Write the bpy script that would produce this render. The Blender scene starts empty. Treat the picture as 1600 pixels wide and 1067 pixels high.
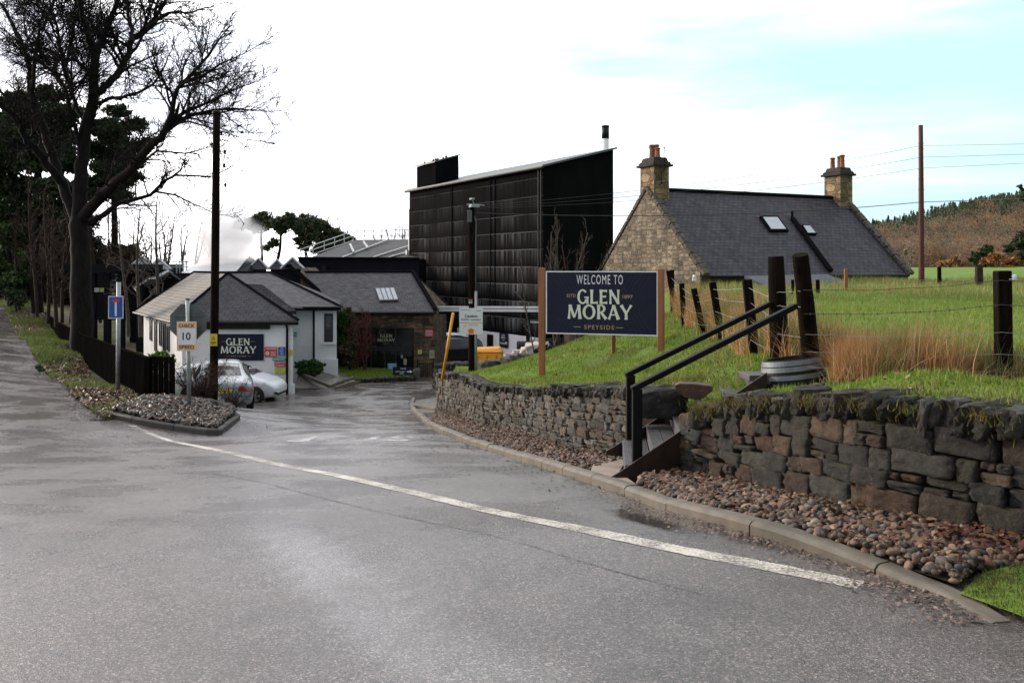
import bpy, math, random
import numpy as np
from mathutils import Vector, Matrix, noise
from mathutils.geometry import delaunay_2d_cdt

random.seed(7); rng = np.random.default_rng(7)
R = math.radians
scene = bpy.context.scene
# ---------------------------------------------------------------- camera, sky, sun, exposure
EYE, F, HZ = 1.6, 1400.0, 418.0          # eye height, focal length in photo pixels, horizon row
cam_d = bpy.data.cameras.new('camera'); cam = bpy.data.objects.new('camera', cam_d)
scene.collection.objects.link(cam); scene.camera = cam
cam.location = (0, 0, EYE); cam.rotation_euler = (R(90), 0, 0)
cam_d.sensor_width = 36; cam_d.lens = 36 * F / 1600
cam_d.shift_y = -(533.5 - HZ) / 1600
cam_d.clip_start = .1; cam_d.clip_end = 6000
SUN_AZ, SUN_EL = R(-62), R(16)           # azimuth from +Y, negative is left
world = bpy.data.worlds.new('World'); scene.world = world; world.use_nodes = True
def setup_world():
    nt = world.node_tree; N = nt.nodes; L = nt.links; N.clear()
    out = N.new('ShaderNodeOutputWorld'); bg = N.new('ShaderNodeBackground')
    sky = N.new('ShaderNodeTexSky'); sky.sky_type = 'NISHITA'; sky.sun_disc = False
    sky.sun_elevation = SUN_EL; sky.sun_rotation = SUN_AZ; sky.air_density = 1.0; sky.dust_density = 1.5
    tc = N.new('ShaderNodeTexCoord')
    sc = N.new('ShaderNodeVectorMath'); sc.operation = 'SCALE'; sc.inputs['Scale'].default_value = .08
    L.new(sky.outputs[0], sc.inputs[0])
    # thin blue-green gaps between the clouds
    add = N.new('ShaderNodeMix'); add.data_type = 'RGBA'; add.inputs[0].default_value = .90
    L.new(sc.outputs[0], add.inputs[6]); add.inputs[7].default_value = (.54, .78, .83, 1)
    mp = N.new('ShaderNodeMapping'); mp.inputs['Scale'].default_value = (1.3, 1.3, 7.5)
    mp.inputs['Location'].default_value = (.35, 0, .55); mp.inputs['Rotation'].default_value = (0, R(-7), 0)
    L.new(tc.outputs['Generated'], mp.inputs[0])
    no = N.new('ShaderNodeTexNoise'); no.inputs['Scale'].default_value = 1.5; no.inputs['Detail'].default_value = 7; no.inputs['Roughness'].default_value = .55
    L.new(mp.outputs[0], no.inputs['Vector'])
    sep = N.new('ShaderNodeSeparateXYZ'); L.new(tc.outputs['Generated'], sep.inputs[0])
    # more gaps to the right and higher up
    m1 = N.new('ShaderNodeMath'); m1.operation = 'MULTIPLY_ADD'; m1.inputs[1].default_value = -.42; m1.inputs[2].default_value = .225
    L.new(sep.outputs[0], m1.inputs[0])
    m2 = N.new('ShaderNodeMath'); m2.operation = 'MULTIPLY_ADD'; m2.inputs[1].default_value = -1.15
    L.new(sep.outputs[2], m2.inputs[0]); L.new(m1.outputs[0], m2.inputs[2])
    m3 = N.new('ShaderNodeMath'); m3.operation = 'ADD'; L.new(no.outputs[0], m3.inputs[0]); L.new(m2.outputs[0], m3.inputs[1])
    # overhead the cloud closes up again
    hi = N.new('ShaderNodeMapRange'); hi.inputs['From Min'].default_value = .36; hi.inputs['From Max'].default_value = .62; hi.inputs['To Max'].default_value = 1.1
    L.new(sep.outputs[2], hi.inputs[0]); m4 = N.new('ShaderNodeMath'); m4.operation = 'ADD'; L.new(m3.outputs[0], m4.inputs[0]); L.new(hi.outputs[0], m4.inputs[1]); m3 = m4
    ramp = N.new('ShaderNodeMapRange'); ramp.inputs['From Min'].default_value = .20; ramp.inputs['From Max'].default_value = .70; ramp.interpolation_type = 'SMOOTHSTEP'
    L.new(m3.outputs[0], ramp.inputs[0])
    # clouds: brighter towards the sun, greyer lilac patches low on the right
    n2 = N.new('ShaderNodeTexNoise'); n2.inputs['Scale'].default_value = 2.3; n2.inputs['Detail'].default_value = 5
    L.new(mp.outputs[0], n2.inputs['Vector'])
    cr = N.new('ShaderNodeValToRGB'); L.new(n2.outputs[0], cr.inputs[0])
    cr.color_ramp.elements[0].position = .40; cr.color_ramp.elements[0].color = (.55, .56, .63, 1)
    cr.color_ramp.elements[1].position = .56; cr.color_ramp.elements[1].color = (1.08, 1.06, 1.06, 1)
    dot = N.new('ShaderNodeVectorMath'); dot.operation = 'DOT_PRODUCT'
    L.new(tc.outputs['Generated'], dot.inputs[0])
    dot.inputs[1].default_value = (math.sin(SUN_AZ)*math.cos(SUN_EL), math.cos(SUN_AZ)*math.cos(SUN_EL), math.sin(SUN_EL))
    gl = N.new('ShaderNodeMapRange'); gl.inputs['From Min'].default_value = -.15; gl.inputs['From Max'].default_value = 1
    gl.inputs['To Min'].default_value = .95; gl.inputs['To Max'].default_value = 2.2; gl.interpolation_type = 'SMOOTHSTEP'
    L.new(dot.outputs['Value'], gl.inputs[0])
    cs = N.new('ShaderNodeVectorMath'); cs.operation = 'SCALE'; L.new(cr.outputs[0], cs.inputs[0]); L.new(gl.outputs[0], cs.inputs['Scale'])
    mx = N.new('ShaderNodeMix'); mx.data_type = 'RGBA'; L.new(ramp.outputs[0], mx.inputs[0])
    L.new(add.outputs[2], mx.inputs[6]); L.new(cs.outputs[0], mx.inputs[7])
    # the sky behind the camera and overhead is a duller grey than the bright horizon ahead
    yb = N.new('ShaderNodeMapRange'); yb.inputs['From Min'].default_value = -.55; yb.inputs['From Max'].default_value = .45
    yb.inputs['To Min'].default_value = .62; yb.inputs['To Max'].default_value = 1.0; yb.interpolation_type = 'SMOOTHSTEP'; L.new(sep.outputs[1], yb.inputs[0])
    fin = N.new('ShaderNodeVectorMath'); fin.operation = 'SCALE'; L.new(mx.outputs[2], fin.inputs[0]); L.new(yb.outputs[0], fin.inputs['Scale'])
    L.new(fin.outputs[0], bg.inputs[0]); bg.inputs[1].default_value = 1.0
    L.new(bg.outputs[0], out.inputs[0])
setup_world()
sd = bpy.data.lights.new('sun', 'SUN'); sd.energy = 2.6; sd.angle = R(9); sd.color = (1, .85, .68)
sun = bpy.data.objects.new('sun', sd); scene.collection.objects.link(sun)
sun.rotation_euler = Vector((-math.sin(SUN_AZ)*math.cos(SUN_EL), -math.cos(SUN_AZ)*math.cos(SUN_EL), -math.sin(SUN_EL))).to_track_quat('-Z', 'Y').to_euler()
scene.view_settings.view_transform = 'Standard'; scene.view_settings.look = 'None'
scene.view_settings.exposure = .46; scene.view_settings.gamma = 1
scene.cycles.volume_bounces = 3

# ---------------------------------------------------------------- helpers
def P(px, py, Y):
    return Vector(((px - 800) / F * Y, Y, EYE - (py - HZ) / F * Y))
class MB:
    """collects faces; build() links them as ONE mesh object with metric UVs"""
    def __init__(s): s.v = []; s.f = []; s.m = []
    def add(s, vs, fs, mi=0, M=None):
        o = len(s.v)
        s.v += [tuple(M @ Vector(p)) for p in vs] if M is not None else [tuple(p) for p in vs]
        s.f += [tuple(i + o for i in f) for f in fs]; s.m += [mi] * len(fs)
    def box(s, c, d, rz=0, mi=0, M=None, taper=1):
        x, y, z = d[0]/2, d[1]/2, d[2]/2; t = taper
        vs = [(-x,-y,-z),(x,-y,-z),(x,y,-z),(-x,y,-z),(-x*t,-y*t,z),(x*t,-y*t,z),(x*t,y*t,z),(-x*t,y*t,z)]
        m = Matrix.Translation(Vector(c)) @ (rz if isinstance(rz, Matrix) else Matrix.Rotation(rz, 4, 'Z'))
        if M is not None: m = M @ m
        s.add(vs, [(3,2,1,0),(4,5,6,7),(0,1,5,4),(1,2,6,5),(2,3,7,6),(3,0,4,7)], mi, m)
    def tube(s, pts, rad, n=8, mi=0, cap=True):
        pts = [Vector(p) for p in pts]; k = len(pts)
        if not hasattr(rad, '__len__'): rad = [rad] * k
        vs = []; prev = None
        for i, p in enumerate(pts):
            d = (pts[min(i+1, k-1)] - pts[max(i-1, 0)])
            d = d.normalized() if d.length > 1e-9 else Vector((0,0,1))
            if prev is None: a = d.orthogonal().normalized()
            else:
                a = prev - d * prev.dot(d)
                a = a.normalized() if a.length > 1e-6 else d.orthogonal().normalized()
            prev = a; b = d.cross(a)
            for j in range(n):
                t = 2*math.pi*j/n
                vs.append(p + (a*math.cos(t) + b*math.sin(t)) * rad[i])
        fs = [(i*n+j, i*n+(j+1)%n, (i+1)*n+(j+1)%n, (i+1)*n+j) for i in range(k-1) for j in range(n)]
        if cap: fs += [tuple(range(n-1,-1,-1)), tuple((k-1)*n+j for j in range(n))]
        s.add(vs, fs, mi)
    def beam(s, a, b, w, h, mi=0, up=(0,0,1)):
        a = Vector(a); b = Vector(b); d = (b-a).normalized(); r = d.cross(Vector(up)).normalized(); u = r.cross(d)
        vs = [p + r*x*w/2 + u*y*h/2 for p in (a,b) for x,y in ((-1,-1),(1,-1),(1,1),(-1,1))]
        s.add(vs, [(3,2,1,0),(4,5,6,7),(0,1,5,4),(1,2,6,5),(2,3,7,6),(3,0,4,7)], mi)
    def poly(s, pts, mi=0): s.add(pts, [tuple(range(len(pts)))], mi)
    def slab(s, pts, off, mi=0):
        """a polygon thickened by the vector off"""
        pts = [Vector(p) for p in pts]; n = len(pts); off = Vector(off)
        s.add(pts + [p + off for p in pts], [tuple(range(n)), tuple(range(2*n-1, n-1, -1))] + [(i, i+n, (i+1)%n+n, (i+1)%n) for i in range(n)], mi)
    def lathe(s, prof, n=24, mi=0, M=None, cap=True):
        vs = [(r*math.cos(2*math.pi*j/n), r*math.sin(2*math.pi*j/n), z) for r, z in prof for j in range(n)]
        k = len(prof)
        fs = [(i*n+j, i*n+(j+1)%n, (i+1)*n+(j+1)%n, (i+1)*n+j) for i in range(k-1) for j in range(n)]
        if cap: fs += [tuple(range(n-1,-1,-1)), tuple((k-1)*n+j for j in range(n))]
        s.add(vs, fs, mi, M)
    def build(s, name, mats, parent=None, smooth=False, uv=True, bevel=0):
        me = bpy.data.meshes.new(name); me.from_pydata(s.v, [], s.f)
        if not isinstance(mats, (list, tuple)): mats = [mats]
        for m in mats: me.materials.append(m)
        if len(mats) > 1: me.polygons.foreach_set('material_index', s.m)
        if smooth: me.polygons.foreach_set('use_smooth', [True]*len(s.f))
        if uv:
            me.update(); lay = me.uv_layers.new(name='UVMap'); data = np.zeros(len(me.loops)*2, dtype=np.float32)
            for p in me.polygons:
                n = p.normal; u = Vector((0,0,1)).cross(n)
                u = u.normalized() if u.length > 1e-3 else Vector((1,0,0)); w = n.cross(u)
                for li in p.loop_indices:
                    co = me.vertices[me.loops[li].vertex_index].co
                    data[2*li] = co.dot(u); data[2*li+1] = co.dot(w)
            lay.data.foreach_set('uv', data)
        ob = bpy.data.objects.new(name, me); scene.collection.objects.link(ob)
        if parent:
            ob.parent = parent; ob.location = tuple(-c for c in tot(parent))
        if bevel:
            b = ob.modifiers.new('bevel', 'BEVEL'); b.width = bevel; b.segments = 2; b.limit_method = 'ANGLE'
        return ob
def tot(o):
    l = o.location.copy()
    while o.parent: o = o.parent; l += o.location
    return l
def tag(o, label=None, cat=None, group=None, kind=None):
    if label: o['label'] = label
    if cat: o['category'] = cat
    if group: o['group'] = group
    if kind: o['kind'] = kind
    return o
def thing(name, loc, label, cat, group=None):
    o = bpy.data.objects.new(name, None); scene.collection.objects.link(o); o.location = loc; o.empty_display_size = .1
    return tag(o, label, cat, group)
def np_mesh(name, V, Fc, mat, parent=None, col=None, smooth=False):
    """V (n,3) array, Fc (m,k) index array, col (n,3) per-vertex colour"""
    me = bpy.data.meshes.new(name); n, m, k = len(V), len(Fc), Fc.shape[1]
    me.vertices.add(n); me.vertices.foreach_set('co', np.ascontiguousarray(V, dtype=np.float32).ravel())
    me.loops.add(m*k); me.loops.foreach_set('vertex_index', np.ascontiguousarray(Fc, dtype=np.int32).ravel())
    me.polygons.add(m); me.polygons.foreach_set('loop_start', np.arange(0, m*k, k, dtype=np.int32))
    me.polygons.foreach_set('loop_total', np.full(m, k, dtype=np.int32))
    if smooth: me.polygons.foreach_set('use_smooth', np.ones(m, dtype=bool))
    me.update(calc_edges=True); me.validate()
    if col is not None:
        a = me.color_attributes.new('Col', 'FLOAT_COLOR', 'POINT')
        c = np.ones((n,4), dtype=np.float32); c[:,:3] = col; a.data.foreach_set('color', c.ravel())
    me.materials.append(mat)
    ob = bpy.data.objects.new(name, me); scene.collection.objects.link(ob)
    if parent: ob.parent = parent; ob.location = tuple(-c for c in tot(parent))
    return ob
# ---------------------------------------------------------------- materials
def base_mat(name, rough=.7, spec=.4, metal=0):
    m = bpy.data.materials.new(name); m.use_nodes = True; nt = m.node_tree
    b = nt.nodes['Principled BSDF']; b.inputs['Roughness'].default_value = rough
    b.inputs['Specular IOR Level'].default_value = spec; b.inputs['Metallic'].default_value = metal
    return m, nt, b
def texco(nt, kind='Object', scale=(1,1,1), rot=(0,0,0)):
    t = nt.nodes.new('ShaderNodeTexCoord'); mp = nt.nodes.new('ShaderNodeMapping')
    mp.inputs['Scale'].default_value = scale; mp.inputs['Rotation'].default_value = rot
    nt.links.new(t.outputs[kind], mp.inputs[0]); return mp.outputs[0]
def noise_n(nt, vec, scale, detail=4, rough=.55, dist=0):
    n = nt.nodes.new('ShaderNodeTexNoise'); n.inputs['Scale'].default_value = scale; n.inputs['Detail'].default_value = detail
    n.inputs['Roughness'].default_value = rough; n.inputs['Distortion'].default_value = dist
    if vec is not None: nt.links.new(vec, n.inputs['Vector'])
    return n.outputs[0]
def ramp_n(nt, fac, stops):
    r = nt.nodes.new('ShaderNodeValToRGB'); e = r.color_ramp.elements
    while len(e) < len(stops): e.new(.5)
    for i, (p, c) in enumerate(stops): e[i].position = p; e[i].color = (*c, 1) if hasattr(c, '__len__') else (c, c, c, 1)
    nt.links.new(fac, r.inputs[0]); return r.outputs[0]
def mix_n(nt, fac, a, b, mode='MIX'):
    m = nt.nodes.new('ShaderNodeMix'); m.data_type = 'RGBA'; m.blend_type = mode
    for sock, val in ((m.inputs[0], fac), (m.inputs[6], a), (m.inputs[7], b)):
        if isinstance(val, (int, float)): sock.default_value = val
        elif isinstance(val, tuple): sock.default_value = (*val, 1)
        else: nt.links.new(val, sock)
    return m.outputs[2]
def math_n(nt, op, a, b=0, c=0, clamp=False):
    m = nt.nodes.new('ShaderNodeMath'); m.operation = op; m.use_clamp = clamp
    for i, val in enumerate((a, b, c)):
        if isinstance(val, (int, float)): m.inputs[i].default_value = val
        else: nt.links.new(val, m.inputs[i])
    return m.outputs[0]
def bump_n(nt, b, h, strength=.3, dist=.01):
    n = nt.nodes.new('ShaderNodeBump'); n.inputs['Strength'].default_value = strength; n.inputs['Distance'].default_value = dist
    nt.links.new(h, n.inputs['Height']); nt.links.new(n.outputs[0], b.inputs['Normal'])
def pmat(name, c1, c2=None, scale=3, rough=.7, spec=.4, metal=0, bump=0, bscale=40, bdist=.01, stretch=(1,1,1), rr=None):
    m, nt, b = base_mat(name, rough, spec, metal)
    v = texco(nt, 'Object', stretch)
    if c2 is None: c2 = tuple(x*.8 for x in c1)
    f = noise_n(nt, v, scale, 6, .6)
    nt.links.new(ramp_n(nt, f, [(.35, c1), (.65, c2)]), b.inputs['Base Color'])
    if rr: nt.links.new(ramp_n(nt, noise_n(nt, v, scale*1.7), [(.35, rr[0]), (.65, rr[1])]), b.inputs['Roughness'])
    if bump: bump_n(nt, b, noise_n(nt, v, bscale, 5, .65), bump, bdist)
    return m
def attr_mat(name, rough=.8, spec=.3, var=.25, vs=30, transl=0, bump=0):
    m, nt, b = base_mat(name, rough, spec)
    a = nt.nodes.new('ShaderNodeAttribute'); a.attribute_name = 'Col'
    f = ramp_n(nt, noise_n(nt, texco(nt), vs, 4), [(.3, 1-var), (.7, 1+var)])
    nt.links.new(mix_n(nt, 1.0, a.outputs[0], f, 'MULTIPLY'), b.inputs['Base Color'])
    if bump: bump_n(nt, b, noise_n(nt, texco(nt), 60, 5, .7), bump, .008)
    if transl:
        out = [n for n in nt.nodes if n.type == 'OUTPUT_MATERIAL'][0]
        t = nt.nodes.new('ShaderNodeBsdfTranslucent'); ms = nt.nodes.new('ShaderNodeMixShader'); ms.inputs[0].default_value = transl
        nt.links.new(a.outputs[0], t.inputs[0]); nt.links.new(b.outputs[0], ms.inputs[1]); nt.links.new(t.outputs[0], ms.inputs[2]); nt.links.new(ms.outputs[0], out.inputs[0])
    return m
def slate_mat(name, c1, c2, bw=.3, bh=.2, rough=.55, spec=.3):
    m, nt, b = base_mat(name, rough, spec)
    v = texco(nt, 'UV')
    br = nt.nodes.new('ShaderNodeTexBrick'); nt.links.new(v, br.inputs[0])
    br.inputs['Color1'].default_value = (*c1, 1); br.inputs['Color2'].default_value = (*c2, 1); br.inputs['Mortar'].default_value = (c1[0]*.22, c1[1]*.22, c1[2]*.22, 1)
    br.inputs['Scale'].default_value = 1; br.inputs['Mortar Size'].default_value = .022; br.inputs['Brick Width'].default_value = bw; br.inputs['Row Height'].default_value = bh
    br.inputs['Mortar Smooth'].default_value = .2; br.offset = .5
    st = ramp_n(nt, noise_n(nt, texco(nt, 'UV', (1.4, .5, 1)), 1.1, 6, .6), [(.3, .72), (.7, 1.25)])
    li = ramp_n(nt, noise_n(nt, v, 9, 5, .75), [(.64, 0), (.74, .35)])
    col = mix_n(nt, 1.0, br.outputs[0], st, 'MULTIPLY')
    nt.links.new(mix_n(nt, li, col, (.16, .15, .12)), b.inputs['Base Color'])
    # courses step: saw-tooth height down each row
    sx = nt.nodes.new('ShaderNodeSeparateXYZ'); nt.links.new(v, sx.inputs[0])
    fr = math_n(nt, 'FRACT', math_n(nt, 'DIVIDE', sx.outputs[1], bh))
    h = math_n(nt, 'ADD', math_n(nt, 'MULTIPLY', fr, -1.0), math_n(nt, 'MULTIPLY', br.outputs[1], -.9))
    h = math_n(nt, 'ADD', h, math_n(nt, 'MULTIPLY', noise_n(nt, v, 6, 3), .8))
    bump_n(nt, b, h, .55, .02)
    nt.links.new(ramp_n(nt, noise_n(nt, v, 3), [(.3, rough-.05), (.7, rough+.15)]), b.inputs['Roughness'])
    return m
def masonry_mat(name, stops, bw=.42, bh=.2, mortar=(.1,.09,.075), rough=.85):
    """random rubble: stretched voronoi stones of mixed size with worn joints"""
    m, nt, b = base_mat(name, rough, .2)
    v0 = texco(nt, 'UV', (1/bw, 1/bh, 1))
    dn = nt.nodes.new('ShaderNodeTexNoise'); dn.inputs['Scale'].default_value = 1.1; dn.inputs['Detail'].default_value = 4; nt.links.new(v0, dn.inputs['Vector'])
    ad = nt.nodes.new('ShaderNodeVectorMath'); ad.operation = 'MULTIPLY_ADD'; ad.inputs[1].default_value = (.5, .38, 0)
    nt.links.new(dn.outputs['Color'], ad.inputs[0]); nt.links.new(v0, ad.inputs[2])
    vo = nt.nodes.new('ShaderNodeTexVoronoi'); vo.inputs['Scale'].default_value = 1; vo.distance = 'CHEBYCHEV'; vo.inputs['Randomness'].default_value = .62; nt.links.new(ad.outputs[0], vo.inputs['Vector'])
    v2 = nt.nodes.new('ShaderNodeTexVoronoi'); v2.feature = 'F2'; v2.distance = 'CHEBYCHEV'; v2.inputs['Scale'].default_value = 1; v2.inputs['Randomness'].default_value = .62; nt.links.new(ad.outputs[0], v2.inputs['Vector'])
    edge = math_n(nt, 'SUBTRACT', v2.outputs['Distance'], vo.outputs['Distance'])
    joint = ramp_n(nt, edge, [(.02, 1), (.11, 0)])
    sp = nt.nodes.new('ShaderNodeSeparateColor'); nt.links.new(vo.outputs['Color'], sp.inputs[0])
    vv = texco(nt, 'UV'); n1 = noise_n(nt, vv, 5, 7, .75)
    f = math_n(nt, 'ADD', math_n(nt, 'MULTIPLY', sp.outputs[0], .55), math_n(nt, 'MULTIPLY_ADD', n1, 1.5, -.55), clamp=True)
    col = mix_n(nt, math_n(nt, 'MULTIPLY', joint, .75), ramp_n(nt, f, stops), mortar)
    st = ramp_n(nt, noise_n(nt, texco(nt, 'UV', (1, .45, 1)), .9, 6, .7), [(.32, .40), (.60, 1.12)])
    nt.links.new(mix_n(nt, 1.0, col, st, 'MULTIPLY'), b.inputs['Base Color'])
    h = math_n(nt, 'ADD', math_n(nt, 'MULTIPLY', joint, -1), math_n(nt, 'MULTIPLY', noise_n(nt, vv, 12, 6, .75), 1.1))
    bump_n(nt, b, h, .9, .04)
    return m
M = {}
M['navy'] = pmat('navy_board', (.007,.010,.026), (.009,.013,.032), 8, .5, .2)
M['white_paint'] = pmat('white_paint', (.72,.73,.74), (.60,.61,.62), 1.2, .5, .4, bump=.08, bscale=25)
M['render_wall'] = pmat('white_render', (.76,.77,.79), (.64,.65,.67), 1.0, .8, .2, bump=.35, bscale=60, bdist=.006)
M['cream'] = pmat('cream_letter', (.62,.66,.56), (.58,.62,.52), 8, .5)
M['gold'] = pmat('gold_letter', (.34,.25,.13), (.30,.21,.10), 8, .4)
M['black_paint'] = pmat('black_paint', (.005,.005,.006), (.009,.0085,.009), 5, .5, .25, bump=.1, bscale=50)
M['black_rail'] = pmat('black_rail', (.0025,.0025,.0028), (.005,.0045,.005), 5, .6, .12)
M['tarwood'] = pmat('tarred_wood', (.004,.0034,.003), (.013,.0075,.0052), 5, .95, .05, bump=.6, bscale=14, stretch=(4,4,.5), bdist=.015)
M['fence_board'] = pmat('dark_fence_board', (.0045,.0045,.004), (.009,.008,.007), 3, 1, 0, bump=.4, bscale=20, stretch=(6,6,.5))
M['signwood'] = pmat('varnished_wood', (.30,.115,.040), (.21,.075,.026), 3, .5, .4, bump=.3, bscale=16, stretch=(6,6,.4))
M['redpole'] = pmat('red_pole', (.10,.028,.018), (.05,.016,.012), 3, .6, .3, bump=.4, bscale=12, stretch=(4,4,.3))
M['galv'] = pmat('galvanised', (.34,.36,.37), (.24,.26,.27), 9, .45, .5, .5)
M['grey_back'] = pmat('grey_sign_back', (.10,.115,.12), (.075,.085,.09), 6, .5, .4, .1)
M['hoop'] = pmat('barrel_hoop', (.17,.19,.205), (.09,.105,.115), 4, .55, .3, .35, bump=.2, bscale=30)
M['barrel'] = pmat('black_barrel', (.005,.005,.006), (.012,.011,.011), 6, .6, .2, bump=.3, bscale=20, stretch=(5,5,.6))
M['concrete'] = pmat('kerb_concrete', (.135,.115,.088), (.075,.065,.05), 3.5, .6, .4, bump=.4, bscale=70, bdist=.006, rr=(.45,.75))
M['kerb_dark'] = pmat('dark_kerb', (.045,.042,.04), (.07,.063,.056), 4, .65, .4, bump=.4, bscale=60)
M['paving'] = pmat('pink_slab', (.27,.21,.17), (.20,.155,.125), 4, .6, .4, bump=.3, bscale=50)
M['decking'] = pmat('composite_decking', (.085,.085,.09), (.06,.058,.06), 6, .55, .4, bump=.2, bscale=60)
M['stringer'] = pmat('rusty_stringer', (.035,.018,.013), (.02,.012,.010), 5, .6, .4)
M['steel_wire'] = pmat('steel_wire', (.30,.30,.30), (.2,.19,.18), 9, .45, .5, .5)
M['dark_wire'] = pmat('dark_wire', (.05,.05,.055), (.04,.04,.04), 9, .6)
M['lead'] = pmat('lead', (.085,.09,.10), (.06,.063,.07), 4, .6, .4, .1)
M['terracotta'] = pmat('chimney_pot', (.26,.12,.062), (.14,.075,.045), 5, .8, .2, bump=.2)
M['bark'] = pmat('dark_bark', (.016,.013,.012), (.007,.006,.0055), 7, .9, .15, bump=.8, bscale=14, stretch=(1,1,.35), bdist=.03)
M['bark_pale'] = pmat('pale_bark', (.13,.115,.10), (.05,.042,.036), 8, .9, .2, bump=.3, bscale=20)
M['bark_brown'] = pmat('brown_bark', (.045,.030,.023), (.028,.019,.015), 8, .9, .15)
M['bark_pale2'] = pmat('birch_bark', (.10,.085,.072), (.045,.036,.030), 8, .9, .2)
M['twig_red'] = pmat('red_twig', (.12,.022,.018), (.07,.016,.014), 8, .8)
M['glass_dark'] = pmat('dark_glass', (.006,.008,.010), (.010,.012,.014), 2, .06, .6)
M['frame_dark'] = pmat('dark_frame', (.012,.014,.022), (.018,.018,.026), 5, .4)
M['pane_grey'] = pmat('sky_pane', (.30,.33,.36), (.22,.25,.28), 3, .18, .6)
M['yellow'] = pmat('yellow_plastic', (.75,.34,.02), (.60,.26,.015), 3, .45, .4)
M['sign_yellow'] = pmat('sign_yellow', (.72,.52,.05), (.62,.44,.04), 8, .5)
M['sign_red'] = pmat('sign_red', (.52,.05,.07), (.46,.04,.06), 8, .5)
M['sign_blue'] = pmat('sign_blue', (.02,.085,.33), (.018,.07,.28), 8, .4)
M['sign_green'] = pmat('sign_green', (.02,.30,.20), (.018,.26,.17), 8, .5)
M['sign_lime'] = pmat('sign_lime', (.55,.62,.12), (.48,.55,.1), 8, .5)
M['sign_orange'] = pmat('sign_peach', (.72,.47,.25), (.68,.43,.22), 8, .5)
M['orange'] = pmat('sign_orange', (.68,.17,.02), (.62,.15,.02), 8, .5)
M['sign_white'] = pmat('sign_white', (.70,.72,.76), (.62,.64,.68), 5, .45)
M['ink'] = pmat('ink', (.015,.016,.02), (.02,.02,.025), 8, .5)
M['rubber'] = pmat('rubber', (.012,.012,.012), (.02,.02,.02), 12, .8)
M['rim'] = pmat('wheel_rim', (.45,.46,.48), (.35,.36,.38), 12, .35, .5, .7)
M['car_silver'] = pmat('silver_paint', (.34,.36,.39), (.32,.34,.37), 2, .25, .6, .5)
M['car_white'] = pmat('white_car_paint', (.68,.71,.76), (.66,.69,.74), 2, .25, .5)
M['car_black'] = pmat('black_car_paint', (.012,.013,.017), (.016,.017,.02), 2, .22, .5)
M['lamp_red'] = pmat('tail_lamp_red', (.42,.012,.022), (.34,.01,.018), 9, .22, .6)
M['lamp_clear'] = pmat('lamp_clear', (.5,.54,.6), (.38,.42,.48), 9, .15, .6)
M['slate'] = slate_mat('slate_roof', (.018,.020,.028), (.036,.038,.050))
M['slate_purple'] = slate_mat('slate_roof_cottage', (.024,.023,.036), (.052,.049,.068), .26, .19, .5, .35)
M['slate_lit'] = slate_mat('slate_roof_lit', (.150,.140,.118), (.185,.172,.148), .34, .19, .55, .4)  # same slate, sheen of the bright low sky put into its colour
M['stone_cottage'] = masonry_mat('cottage_masonry', [(.0,(.07,.058,.045)),(.3,(.17,.135,.10)),(.6,(.28,.225,.165)),(1,(.40,.34,.27))], .36, .17, (.17,.145,.115))
M['stone_centre'] = masonry_mat('centre_masonry', [(.05,(.03,.026,.022)),(.4,(.095,.07,.048)),(.7,(.20,.14,.085)),(.95,(.30,.21,.12))], .42, .17)
M['stone_dressed'] = masonry_mat('dressed_stone', [(.05,(.20,.14,.085)),(.5,(.34,.25,.15)),(.95,(.42,.33,.21))], .5, .3)
M['soot'] = pmat('sooty_stone', (.016,.014,.013), (.045,.038,.030), 5, .85, .25, bump=.4, bscale=20)
M['clad_dark'] = pmat('dark_cladding', (.009,.010,.014), (.007,.007,.010), 1.5, .8, .1)
M['roof_grey'] = pmat('grey_sheet_roof', (.050,.050,.052), (.035,.035,.037), .6, .7, .2, stretch=(1,.3,1))
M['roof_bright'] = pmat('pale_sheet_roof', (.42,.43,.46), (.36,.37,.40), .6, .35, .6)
M['railwhite'] = pmat('pale_rail', (.40,.42,.43), (.3,.31,.32), 4, .5)
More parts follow.
